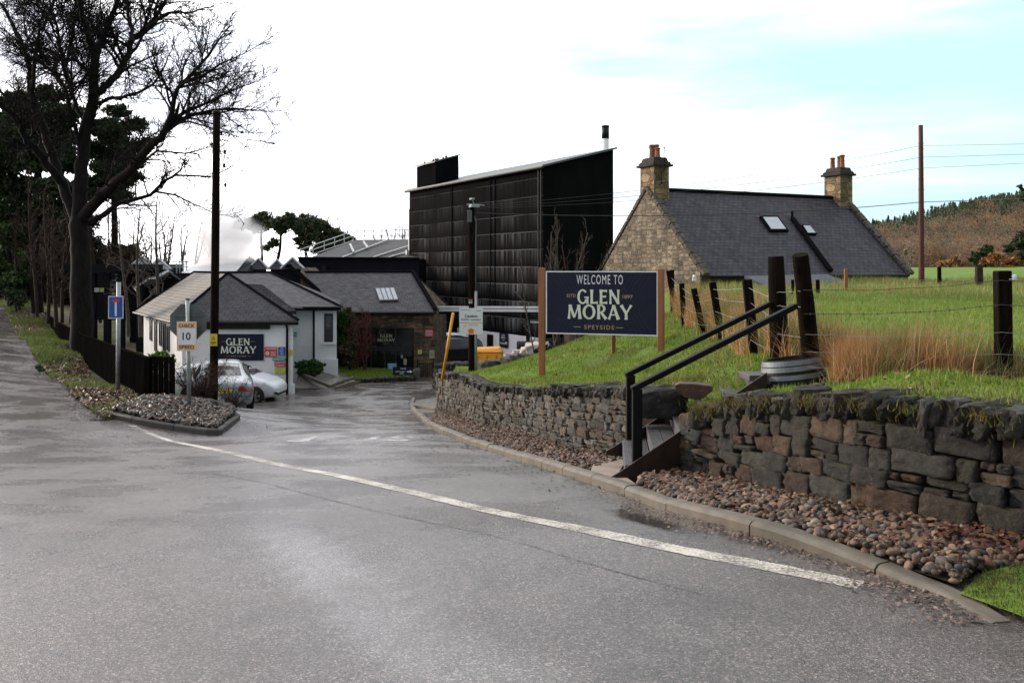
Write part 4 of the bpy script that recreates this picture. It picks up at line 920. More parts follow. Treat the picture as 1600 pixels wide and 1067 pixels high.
# moss and grass hanging over the near coping
wv = [Vector((p[0],p[1],p[3])) for p in W_NEAR[:9]]; pts = []
for s in (1.3,1.6,1.9,2.15,2.5,2.7,3.2,3.5,4.1,4.35,4.9,5.6,6.5,6.7,7.3):
    i = int(s); c0 = wv[i].lerp(wv[i+1], s-i)
    for _ in range(90): pts.append((c0.x+random.gauss(.0,.05)-.03, c0.y+random.gauss(0,.09), c0.z-.03-abs(random.gauss(0,.05))))
pts = np.array(pts); q = pts[:,:2]; zz = pts[:,2]
blades('overhanging_moss', q, lambda x, y: zz, (.03,.09), (.004,.009), [(.13,.125,.025),(.18,.14,.04),(.10,.115,.02),(.16,.10,.04)], 1.1, 2, .0, (-.5,-.35))
q = sample_poly(vstrip, 30000, lambda x, y: np.clip((np.sin(x*1.1-.5)*np.cos(y*.45+1)+.45), .03, 1)*np.clip(22/y, .03, 1)**1.2)
blades('verge_grass', q, lambda x, y: G(x, y)+.03, lambda x, y: .06+.004*y, (.016,.05), [(.09,.15,.025),(.12,.18,.035),(.15,.14,.05),(.07,.11,.022)], .7)

q = sample_poly(LAWN, 900, lambda x, y: np.clip((8/np.maximum(y,4)), .2, 1)); leaves('fallen_leaves', q, Lh(q[:,0], q[:,1])+.04, (.010,.026), LEAFC+[(.24,.16,.07)], .5)
q = np.concatenate([np.array([[random.gauss(cx, .07), random.gauss(cy, .07)] for _ in range(70)]) for cx, cy in [(x, y) for x, y in sample_poly(LAWN, 46)]]); q = q[inpoly(q, LAWN)]
blades('lawn_weeds', q, Lh, (.06,.15), (.008,.022), [(.10,.15,.025),(.16,.19,.04),(.22,.20,.07),(.07,.11,.02)], .8, 2)
# ---------------------------------------------------------------- steps with handrail
def build_steps():
    a = Vector((.93, 7.78, -.20)); b = Vector((2.40, 8.45, .575)); run = (b-a); h2 = Vector((run.x, run.y, 0)); L = h2.length; d = h2.normalized(); n = Vector((-d.y, d.x, 0)); n = Vector((.10, 1.0, 0)).normalized()
    root = thing('wooden_steps', a, 'narrow flight of dark grey grooved decking steps rising through the gap in the stone wall', 'steps')
    N = 6; W = 1.15; tr = L/(N-.3); rise = run.z/N
    for i in range(N):
        z = a.z + rise*i + .075; p0 = a + d*(tr*i+.06); mb = MB(); nb = 2
        for k in range(nb):
            q0 = p0 + d*(k*(tr*.5)); w = tr*.5-.006
            c = [q0, q0+d*w, q0+d*w+n*W, q0+n*W]; mb.slab([(p.x,p.y,z-.025) for p in c], (0,0,.022))
            for g in range(7):
                g0 = q0 + d*(w*(g+.18)/7); gc = [g0, g0+d*w*.085, g0+d*w*.085+n*W, g0+n*W]; mb.slab([(p.x,p.y,z-.003) for p in gc], (0,0,.006))
        mb.build('tread', M['decking'], root)
        mb = MB(); q0 = p0+d*.004; mb.slab([(q0.x,q0.y,z-.03),((q0+n*W).x,(q0+n*W).y,z-.03),((q0+n*W).x,(q0+n*W).y,z-.03-rise+.02),(q0.x,q0.y,z-.03-rise+.02)], d*.02)
        mb.build('riser', M['decking'], root)
    for s in (-.03, W+.02):
        mb = MB(); o = n*s; lo = a+o; hi = b+o; lo0 = lo - d*.12
        pts = [(lo0.x,lo0.y,a.z-.02),(lo.x,lo.y,a.z+.03),(hi.x,hi.y,b.z+.04),(hi.x,hi.y,b.z-.10),(lo.x+d.x*.35,lo.y+d.y*.35,a.z-.14),(lo0.x,lo0.y,a.z-.06)]
        mb.slab(pts, n*.03); mb.build('stringer', M['stringer'], root, bevel=.004)
    mb = MB(); c = P(1172,588,8.6); mb.box(tuple(c+Vector((.09,.05,0))), (.30, .34, .05), .1); mb.build('landing', M['decking'], root, bevel=.004)
    # handrails
    for nm, base, top, end in (('near', (1.107,7.93,-.31), (1.107,7.93,.535), (2.60,8.2,1.25)), ('far', (1.19,9.0,-.30), (1.19,9.0,.53), (2.68,9.3,1.225))):
        hr = thing('handrail', base, 'black square handrail on the %s side of the steps' % ('near' if nm == 'near' else 'far'), 'handrail', 'handrails of the steps')
        mb = MB(); mb.box((base[0], base[1], (base[2]+top[2])/2-.03), (.085,.085,top[2]-base[2]+.04)); mb.build('post', M['black_rail'], hr, bevel=.004)
        mb = MB(); t = Vector(top)+Vector((0,0,.012)); e = Vector(end); t0 = t - (e-t).normalized()*.055; mb.beam(t0, e, .075, .05); mb.build('rail', M['black_rail'], hr, bevel=.008)
build_steps()
# ---------------------------------------------------------------- barrel tub and big posts
def build_barrel():
    c = P(1241, 603, 8.62); tilt = Matrix.Translation(c) @ Matrix.Rotation(R(-7), 4, 'Y') @ Matrix.Rotation(R(-3), 4, 'X')
    root = thing('half_barrel', c, 'black half barrel with pale steel hoops at the head of the steps', 'barrel')
    H = .27; r = lambda z: .315 - .055*(z/H)**1.3
    prof = [(r(z), z) for z in np.linspace(-.04, H, 8)]; inner_ = [(r(H)-.03, H), (r(H)-.035, H-.05)]
    mb = MB(); mb.lathe(prof+inner_, 40, 0, tilt, True); mb.build('staves', M['barrel'], root, smooth=False)
    for z0, z1 in ((.215,.262),(.160,.208),(.085,.130)):
        mb = MB(); mb.lathe([(r(z0)+.001,z0),(r(z0)+.007,z0+.002),(r(z1)+.007,z1-.002),(r(z1)+.001,z1)], 48, 0, tilt, False); mb.build('hoop', M['hoop'], root, smooth=False)
build_barrel()
def round_post(mb, a, b, r0, r1, n=14, seed=0):
    a = Vector(a); b = Vector(b); k = 9; pts = []; rad = []
    for i in range(k):
        t = i/(k-1); pts.append(a.lerp(b, t)+Vector((math.sin(t*3+seed)*.006, math.cos(t*2.3+seed)*.005, 0))); rad.append(r0+(r1-r0)*t+random.uniform(-.002,.002))
    mb.tube(pts, rad, n)
for i, (a, b, r0, r1, lab) in enumerate([((2.89,8.60,.50), P(1250,398,8.3), .088, .072, 'stout tarred round timber post rising out of the half barrel'),
                                    ((2.80,9.35,.42), P(1213,401,9.35), .105, .080, 'stout rust-stained timber post behind the left rim of the half barrel')]):
    mb = MB(); round_post(mb, a, b, r0, r1, 16, i*2); o = mb.build('timber_post', M['tarwood'], bevel=.004); tag(o, lab, 'post', 'stout posts at the head of the steps')
# ---------------------------------------------------------------- field fence
def wire(mb, pts, r=.0022, sag=.02, barbs=False):
    for a, b in zip(pts[:-1], pts[1:]):
        a = Vector(a); b = Vector(b); L = (b-a).length; k = 8; q = [a.lerp(b, t/k)+Vector((0,0,-sag*4*(t/k)*(1-t/k)*min(1,L/2)+math.sin(t*2.1+a.x*9)*.004)) for t in range(k+1)]; mb.tube(q, r, 5, cap=False)
        if barbs:
            nb = int(L/.11)
            for i in range(nb):
                p = q[0].lerp(q[-1], (i+.5)/nb); f = (i+.5)/nb*k; j = min(int(f), k-1); p = q[j].lerp(q[j+1], f-j)
                for s in (-1,1): mb.tube([p+Vector((-.004*s,0,-.012)), p+Vector((.004*s,0,.012))], .0022, 4, cap=False)
def build_fence():
    root = thing('field_fence', (2.9, 9.5, .4), 'old post and wire fence with leaning dark posts between lawn and field', 'fence')
    spec = [(P(1057,492,22), P(1044,423,22)), (P(1051,488,22.4), P(1050,422,22.6)), (P(1070,513,19), P(1065,443,19)), (P(1102,522,16.5), P(1084,451,16.5)), (P(1130,533,14), P(1113,441,14)), (P(1182,566,10.5), P(1167,437,10.5))]
    for i, (a, b) in enumerate(spec):
        mb = MB(); w = .105; a = a - Vector((0,0,.12)); mb.beam(a, b, w, w, up=(.1,1,0)); mb.build('post', M['tarwood'], root, bevel=.012)
    a, b = (4.12,7.5,.5), P(1566,423,7.5); mb = MB(); mb.beam(a, b, .115, .115, up=(.1,1,0)); mb.build('post', M['tarwood'], root, bevel=.012)
    mb = MB(); mb.tube([P(1576,437,7.45), P(1588,431,7.45)], .012, 10); mb.lathe([(.012,-.024),(.022,-.016),(.016,0),(.022,.016),(.008,.026)], 12, 0, Matrix.Translation(P(1585,434,7.42))); mb.build('insulator', M['white_paint'], root, smooth=True)
    a, b = (6.8,6.75,.5), (6.75,6.75,1.5); mb = MB(); mb.beam(a, b, .11, .11, up=(.1,1,0)); mb.build('post', M['tarwood'], root, bevel=.012)
    tops = [P(1049,434,22), P(1066,450,19), P(1087,462,16.5), P(1114,452,14), P(1168,449,10.5), P(1213,467,9.27)]
    lows = [[P(1052,450+14*k,22), P(1067,462+16*k,19), P(1089,472+17*k,16.5), P(1117,465+21*k,14), P(1171,472+29*k,10.5), P(1216,500+26*k,9.27)] for k in range(3)]
    mb = MB(); wire(mb, tops, .0035); mb.build('wire', M['steel_wire'], root)
    for l in lows: mb = MB(); wire(mb, l, .003); mb.build('wire', M['steel_wire'], root)
    R0 = [(1255,453,1568,438),(1256,490,1568,476),(1258,522,1568,519),(1260,549,1566,553),(1262,573,1570,580)]
    for i, (x0,y0,x1,y1) in enumerate(R0):
        mb = MB(); wire(mb, [P(x0,y0,8.2), P(x1,y1,7.43), Vector((6.78,6.68,P(x1,y1,7.43).z-.02))], .0024 if i != 1 else .0028, .04, i == 1); mb.build('barbed_wire' if i == 1 else 'wire', M['dark_wire'] if i < 2 else M['steel_wire'], root)
    mb = MB()
    for y0,y1 in ((457,455),(478,480),(522,527)): wire(mb, [P(1214,y0,9.25), P(1251,y1,8.25)], .0028, 0)
    mb.build('wire', M['steel_wire'], root)
build_fence()
def build_back_fence():
    root = thing('field_fence', (9.5, 27, .8), 'far low wire fence crossing the rough pasture in front of the cottage and hill', 'fence')
    for px, top, bot, Y, w, m in ((1322,420,450,28,.10,'signwood'),(1278,437,462,26,.10,'tarwood'),(1468,417,443,31,.11,'tarwood'),(1530,416,443,31,.20,'bark_brown'),(1239,437,458,26,.08,'tarwood')):
        mb = MB(); mb.beam(P(px,bot+6,Y), P(px-.5,top,Y), w, w, up=(.1,1,0)); mb.build('post', M[m], root, bevel=.01)
    for dy in (0, 7): mb = MB(); wire(mb, [P(1165,447+dy,24), P(1239,445+dy,26), P(1278,444+dy,26.1), P(1322,441+dy,28), P(1468,436+dy,31), P(1530,434+dy,31), P(1750,433+dy,32)], .007, .03); mb.build('wire', M['steel_wire'], root)
build_back_fence()
# ---------------------------------------------------------------- welcome board
def build_welcome():
    a = P(853,471,17.0); b = P(1028,476,16.35); rr = (b-a); W = Vector((rr.x, rr.y, 0)).length; rr.z = 0
    z_c = (P(853,471,17).z+P(1028,476,16.35).z)/2; c = Vector(((a.x+b.x)/2, (a.y+b.y)/2, z_c)); FR = frame(c, rr); H = 1.185
    root = thing('welcome_board', (c.x, c.y, -.3), 'large navy welcome board on varnished timber posts standing on the lawn', 'sign')
    mb = MB(); rect(mb, FR, 0, 0, W, H, -.02, .022); bd = mb.build('panel', M['navy'], root)
    mb = MB(); t = .022
    for x, y, w, h in ((0,H/2-t/2,W,t),(0,-H/2+t/2,W,t),(-W/2+t/2,0,t,H-2*t),(W/2-t/2,0,t,H-2*t)): rect(mb, FR, x, y, w, h, .002, .006)
    mb.build('trim', M['sign_white'], bd)
    # faint lattice pattern of the board
    mb = MB(); k = .062
    for i in range(-28, 29):
        for s in (1,-1):
            p = []
            for t_ in (-1,1):
                y = t_*(H/2-.03); x = i*k*1.4 + s*y*.6; p.append((x,y))
            if max(abs(q[0]) for q in p) < W/2-.03:
                dx = .0018; mb.add([(p[0][0]-dx,p[0][1],.0025+s*.0003),(p[0][0]+dx,p[0][1],.0025+s*.0003),(p[1][0]+dx,p[1][1],.0025+s*.0003),(p[1][0]-dx,p[1][1],.0025+s*.0003)], [(0,1,2,3)], 0, FR)
    mb.build('pattern', M['navy_lite'], bd)
    u = W/175.0   # metres per photo pixel
    X = lambda px: (px-940.5)*u; Yv = lambda py: (474.5-py)*u*.995
    mb = MB(); put_text(mb, FR, 'WELCOME TO', X(938.5), Yv(438.5), 14.5*u, 72.5*u, bold=.0, spacing=1.22); mb.build('lettering', M['sign_white'], bd)
    mb = MB(); display_text(mb, FR, 'GLEN', X(937), Yv(465), 22*u, 67*u); mb.build('lettering', M['cream'], bd); mb = MB(); display_text(mb, FR, 'MORAY', X(938), Yv(488.5), 22*u, 100*u); mb.build('lettering', M['cream'], bd)
    for tx, x, y, h_, w_ in (('ESTD', 894, 463.5, 5, 14.5), ('1897', 982, 464.5, 5.5, 16), ('SPEYSIDE', 938, 512, 6.4, 47)):
        mb = MB(); put_text(mb, FR, tx, X(x), Yv(y), h_*u, w_*u, bold=.012, spacing=1.3 if len(tx) > 4 else 1); mb.build('lettering', M['gold'], bd)
    for x in (903.5, 969.5): mb = MB(); rect(mb, FR, X(x), Yv(512), 11*u, 1.0*u, .004, .001); mb.build('dash', M['gold'], bd)
    for px, Yp, top, bot in ((847,17.06,418.5,590),(1033.5,16.3,420,556)):
        mb = MB(); p1 = P(px,top,Yp); p0 = P(px,bot,Yp)-Vector((0,0,.15)); mb.box(((p0.x+p1.x)/2, Yp+.03, (p0.z+p1.z)/2), (.115,.095,p1.z-p0.z), FR.to_euler().z*0+math.atan2(rr.y, rr.x)); mb.build('post', M['signwood'], root, bevel=.008)
    mb = MB(); p0 = P(955,552,17.9); mb.box((p0.x, 17.5, (.95+p0.z-.1)/2), (.075,.075,1.05-p0.z)); mb.build('post', M['signwood'], root, bevel=.006)
    mb = MB(); mb.beam((p0.x,17.45,1.0),(p0.x-.02,16.8,1.0),.05,.05); mb.build('bracket', M['signwood'], root)
M['navy_lite'] = pmat('navy_pattern', (.020,.028,.060), (.018,.026,.056), 8, .45)
build_welcome()
# ---------------------------------------------------------------- road signs by the slate island
def sign_plate(root, FR, w, h, mat, name='plate', t=.006, z=0, bev=0):
    mb = MB(); rect(mb, FR, 0, 0, w, h, z, t); return mb.build(name, mat, root)
def build_check():
    b = P(296,642,18); t = P(293,468,18); root = thing('check_speed_sign', b, 'peach check speed 10 sign on a grey pole, octagonal plate behind it, among slate chips', 'road sign')
    mb = MB(); mb.tube([b-Vector((0,0,.2)), t], .038, 14); mb.build('pole', M['galv'], root, smooth=True)
    mb = MB(); mb.lathe([(.04,-.01),(.042,.01),(.02,.02)], 14, 0, Matrix.Translation(t)); mb.build('cap', M['black_rail'], root)
    c = P(293.5,525,18)-Vector((0,.06,0)); FR = frame(c, (1,-.06,0)); w, h = 31.5/1400*18, 46/1400*18
    pl = sign_plate(root, FR, w, h, M['sign_orange'])
    mb = MB(); 
    rect(mb, FR, 0, 0, w*.90, h*.55, .0065, .001); mb.build('panel', M['sign_white'], pl)
    mb = MB(); q = .010
    for x, y, ww, hh in ((0,h/2-q,w-2*q,.007),(0,-h/2+q,w-2*q,.007),(-w/2+q,0,.007,h-2*q),(w/2-q,0,.007,h-2*q)): rect(mb, FR, x, y, ww, hh, .0065, .001)
    mb.build('border', M['sign_white'], pl)
    mb = MB(); put_text(mb, FR, 'CHECK', 0, h*.355, h*.125, w*.80, .009, .02); put_text(mb, FR, '10', 0, 0, h*.26, w*.42, .009, .02); put_text(mb, FR, 'SPEED', 0, -h*.365, h*.125, w*.76, .009, .02); mb.build('lettering', M['ink'], pl)
    c = P(292.5,504,18)+Vector((0,.06,0)); r = 28.5/1400*18/math.cos(R(22.5)); FR2 = frame(c, (1,0,0)); mb = MB(); pts = [FR2 @ Vector((r*math.cos(R(22.5+45*k)), r*math.sin(R(22.5+45*k)), 0)) for k in range(8)]
    mb.slab(pts, (0,.004,0)); oc = mb.build('octagonal_plate', M['grey_back'], root)
    mb = MB(); rect(mb, FR2, 0, .13, .60, .03, .0015, .018); rect(mb, FR2, 0, -.16, .60, .03, .0015, .018); mb.build('stiffener', M['grey_back'], oc)
build_check()
def build_deadend():
    b = P(184,617,22); t = P(185.5,441,22); root = thing('dead_end_sign', b, 'blue no through road sign on a grey pole in front of the black board fence', 'road sign')
    mb = MB(); mb.tube([b-Vector((0,0,.2)), t], .05, 14); mb.build('pole', M['galv'], root, smooth=True)
    c = P(183,480,22)-Vector((0,.07,0)); FR = frame(c, (1,.12,0)); w, h = 22.5/1400*22, 35/1400*22
    pl = sign_plate(root, FR, w, h, M['sign_white']); mb = MB(); rect(mb, FR, 0, 0, w*.9, h*.93, .0065, .001); mb.build('panel', M['sign_blue'], pl)
    mb = MB(); rect(mb, FR, 0, -.045, w*.13, h*.62, .0085, .001); mb.build('symbol', M['sign_white'], pl)
    mb = MB(); rect(mb, FR, 0, h*.29, w*.46, h*.13, .0105, .001); mb.build('symbol', M['sign_red'], pl)
build_deadend()
def timber_pole(name, base, top, r0, r1, label, mat='tarwood', cat='utility pole'):
    root = thing(name, base, label, cat); mb = MB(); round_post(mb, Vector(base)-Vector((0,0,.4)), top, r0, r1, 14); mb.build('shaft', M[mat], root, smooth=True); return root
def build_pole_left():
    b = P(333,632,20.8); t = P(338.5,175,20.8); root = timber_pole('utility_pole', b, t, .098, .083, 'tall black utility pole on the slate island beside the parked cars')
    mb = MB(); mb.lathe([(.10,-.05),(.10,.0),(.06,.03)], 14, 0, Matrix.Translation(t)); mb.build('cap', M['black_rail'], root)
    for px, py in ((346,208),(351,237),(350.5,258),(352,289)):
        p = P(px,py,20.8); q = Vector((t.x+.02, 20.8, p.z)); mb = MB(); mb.tube([q, p], .008, 6); mb.lathe([(.012,-.055),(.035,-.05),(.022,-.02),(.034,0),(.02,.03),(.012,.04)], 10, 0, Matrix.Translation(p)); mb.build('insulator', M['black_rail'], root)
    mb = MB(); p = P(378,207,20.6); mb.tube([Vector((t.x,20.8,P(0,200,20.8).z)), P(360,206,20.7), p], .008, 6); mb.lathe([(.01,-.03),(.04,-.02),(.045,.01),(.015,.03)], 10, 0, Matrix.Translation(p)); mb.build('bracket', M['black_rail'], root)
    FR = frame(P(333.5,531,20.68), (1,0,0)); w, h = 12/1400*20.7, 19/1400*20.7
    pl = MB(); k = 8
    rect(pl, FR, 0, 0, w, h, 0, .004); pl = pl.build('warning_plate', M['sign_yellow'], root)
    mb = MB(); mb.add([(-.045,.0,.006),(.045,.0,.006),(0,.085,.006)], [(0,1,2)], 0, FR); mb.build('symbol', M['ink'], pl)
    mb = MB(); mb.add([(-.028,.009,.0075),(.028,.009,.0075),(0,.064,.0075)], [(0,1,2)], 0, FR); mb.build('symbol', M['sign_yellow'], pl)
    mb = MB(); mb.add([(.008,.056,.009),(-.012,.032,.009),(0,.032,.009),(-.006,.012,.009),(.013,.038,.009),(.001,.038,.009)], [(0,1,2,3,4,5)], 0, FR); rect(mb, FR, 0, -.045, w*.7, .012, .006, .001); rect(mb, FR, 0, -.07, w*.7, .012, .006, .001); rect(mb, FR, 0, -.1, w*.6, .012, .006, .001); mb.build('symbol', M['ink'], pl)
build_pole_left()
def build_pole_caution():
    b = P(737.5,587,27); t = P(737,322,27); root = timber_pole('utility_pole', b, t, .115, .095, 'black utility pole with lamp head on the lawn before the black building')
    mb = MB(); mb.tube([P(743.5,586,26.9), P(743.5,455,26.9)], .042, 10); mb.build('guard', M['galv'], root, smooth=True)
    mb = MB(); mb.tube([P(743.5,455,26.9), P(743,400,26.95), P(743.5,348,26.95), P(739,330,27)], .022, 8); mb.build('conduit', M['grey_back'], root, smooth=True)
    mb = MB(); c = P(734,338,26.8); mb.box(tuple(c), (.13,.14,.36)); mb.build('box', M['grey_back'], root, bevel=.01)
    mb = MB(); c = P(741,322,26.8); mb.box(tuple(c), (.26,.3,.09), .3); mb.tube([P(741,320,26.9), P(738,312,26.8)], .012, 6); mb.box(tuple(P(737.5,311,26.7)), (.10,.2,.05), .4); mb.build('lamp_head', M['galv'], root, bevel=.01)
    mb = MB(); mb.beam(P(729,319,27), P(757,321,27), .03, .03); mb.build('bracket', M['galv'], root)
    mb = MB(); mb.tube([P(733,345,26.85), P(732,362,26.8), P(738,372,26.8)], .012, 6); mb.tube([P(736,350,26.85), P(741,362,26.8), P(738,378,26.8)], .012, 6); mb.build('cable', M['black_rail'], root)
    mb = MB(); FR = frame(P(735,471,26.85), (1,0,0)); rect(mb, FR, 0, 0, .14, .16, .0, .004); pl = mb.build('number_plate', M['ink'], root)
    mb = MB(); rect(mb, FR, 0, .05, .13, .022, .005, .001); mb.build('stripe', M['orange'], pl); mb = MB(); put_text(mb, FR, '01', 0, -.025, .07, .1, .005, .02); mb.build('lettering', M['sign_white'], pl)
    # caution board
    w, h = 36.5/1400*26.8, 41/1400*26.8; FR = frame(P(736,502,26.72), (1,.05,0)); s = thing('caution_sign', P(736,523,26.72), 'white caution HGVs turning board with orange arrow strapped to the utility pole', 'sign')
    pl = sign_plate(s, FR, w, h, M['sign_white'])
    mb = MB(); rect(mb, FR, 0, -h*.06, w*.97, .018, .0065, .001)
    cx, cy = 0, -h*.375; a = .085
    mb.add([(cx,cy+a*1.0,.0075),(cx-a*1.7,cy+.2*a,.0075),(cx-a*.9,cy+.2*a,.0075),(cx-a*.9,cy-a*.9,.0075),(cx+a*.9,cy-a*.9,.0075),(cx+a*.9,cy+.2*a,.0075),(cx+a*1.7,cy+.2*a,.0075)], [(0,1,2,3,4,5,6)], 0, FR)
    mb.add([(-.20,-.145,.0075),(-.145,-.145,.0075),(-.172,-.10,.0075)], [(0,1,2)], 0, FR); mb.build('symbol', M['orange'], pl)
    mb = MB(); put_text(mb, FR, 'Caution', 0, h*.20, h*.115, w*.54, .008, .03); put_text(mb, FR, 'HGVs turning', 0, h*.055, h*.10, w*.84, .008, .02); put_text(mb, FR, 'Loading area', .06, -h*.15, h*.045, w*.42, .008, .01)
    rect(mb, FR, -w*.25, h*.43, w*.36, .012, .0065, .001); rect(mb, FR, w*.33, h*.40, w*.18, .016, .0065, .001)
    mb.build('lettering', M['ink'], pl)
build_pole_caution()
b = P(1440,447,32); t = P(1438.5,196,32); rp = timber_pole('utility_pole', b, t, .105, .078, 'tall reddish brown utility pole rising from the pasture right of the cottage', 'redpole')
for py in (224,233,265,280,297):
    mb = MB(); mb.tube([Vector((t.x-.10,32,P(0,py,32).z)), Vector((t.x+.13,32,P(0,py,32).z))], .009, 6); mb.build('bolt', M['galv'], rp)
for nm, lab, ys, r in (('overhead_line','thick overhead cable running just above the cottage ridge through the reddish pole',(320,316,308),.013),('overhead_line','thin overhead wire at the top of the reddish pole',(231,228,223),.006),('overhead_line','second thin overhead wire below the top of the reddish pole',(250,246,239),.006),('overhead_line','third thin overhead wire down the reddish pole',(265,263,253),.006)):
    mb = MB(); a = P(737,322+(ys[0]-231)*.12,27); k = 20; q = []
    b0 = P(1439,ys[1],32); c0 = P(1600,ys[2],29); 
    for i in range(k+1): s = i/k; q.append(a.lerp(b0, s)+Vector((0,0,-1.0*s*(1-s))))
    d0 = c0+(c0-b0)*4
    for i in range(1, k+1): s = i/k; q.append(b0.lerp(d0, s)+Vector((0,0,-.5*s*(1-s)*.6)))
    mb.tube(q, r, 5, cap=False); tag(mb.build(nm, M['dark_wire']), lab, 'cable', 'overhead cables')
# yellow barrier arm leaning on the wall end
mb = MB(); mb.tube([P(690.5,596,24.6), P(708,489,24.3)], .038, 10); yb = mb.build('barrier_arm', M['sign_yellow2'] if 'sign_yellow2' in M else M['yellow'], smooth=True); tag(yb, 'slim yellow barrier arm standing tilted at the far end of the stone wall', 'barrier')
# ---------------------------------------------------------------- board fence on the left
def build_board_fence():
    root = thing('board_fence', fence_line[0], 'long low black close boarded fence beside the verge running uphill to the trees', 'fence')
    tops = [P(233,561,19.5), P(183,543.5,25), P(131,524,34), P(92,505,50), P(47,471,85)]
    mb = MB(); nb = [60,60,60,40]
    for i in range(4):
        for k in range(nb[i]):
            s0, s1 = k/nb[i], (k+.93)/nb[i]; a0 = fence_line[i].lerp(fence_line[i+1], s0); a1 = fence_line[i].lerp(fence_line[i+1], s1); t0 = tops[i].lerp(tops[i+1], s0); t1 = tops[i].lerp(tops[i+1], s1)
            j = random.uniform(-.012,.012); off = Vector((0,.02*((k%2)),0)); mb.slab([a0+off-Vector((0,0,.1)), a1+off-Vector((0,0,.1)), t1+off+Vector((0,0,j)), t0+off+Vector((0,0,j))], (.02,.03,0))
    mb.build('boards', M['fence_board'], root)
    mb = MB()
    for i in range(4): mb.beam(tops[i]+Vector((0,.02,.015)), tops[i+1]+Vector((0,.02,.015)), .09, .03)
    mb.build('capping', M['fence_board'], root)
    # return panel at the near end
    mb = MB(); a = P(233,636,19.5); 
    for k in range(9):
        x = a.x + .02 + k*.058; mb.box((x+.025, 19.52+.012*(k%2), P(0,598,19.5).z), (.052,.022,P(0,562,19.5).z-P(0,636,19.5).z+.1))
    mb.build('end_boards', M['fence_board'], root)
    mb = MB(); mb.box((a.x-.03, 19.47, P(0,599,19.5).z), (.10,.10,1.12)); mb.build('post', M['fence_board'], root, bevel=.006)
    mb = MB(); p = P(271,600,19.6); mb.box((p.x, 19.56, p.z), (.08,.08,1.02)); mb.build('post', M['fence_board'], root, bevel=.006)
build_board_fence()
# ---------------------------------------------------------------- buildings
def ray(px, py): return Vector(((px-800)/F, 1, -(py-HZ)/F))
EYEV = Vector((0,0,EYE))
def hit(px, py, p0, n):
    d = ray(px, py); return EYEV + d*((Vector(p0)-EYEV).dot(n)/d.dot(n))
def pl_n(a, b, c):
    n = (Vector(b)-Vector(a)).cross(Vector(c)-Vector(a)).normalized(); return n
def hip(mb, pts, mi=0, t=.06): mb.slab(pts, (0,0,-t), mi)
def window(root, FR, w, h, name='window', frame_mat=None, pane=None, sash=True, fw=.05):
    frame_mat = frame_mat or M['frame_dark']; pane = pane or M['glass_dark']; mb = MB()
    for x, y, a, b in ((0,h/2-fw/2,w,fw),(0,-h/2+fw/2,w,fw),(-w/2+fw/2,0,fw,h-2*fw),(w/2-fw/2,0,fw,h-2*fw)): rect(mb, FR, x, y, a, b, .001, .04)
    if sash: rect(mb, FR, 0, 0, w-2*fw, .035, .002, .028)
    f = mb.build(name, frame_mat, root); mb = MB(); rect(mb, FR, 0, 0, w-2*fw, h-2*fw, .002, .010); mb.build('pane', pane, f); return f
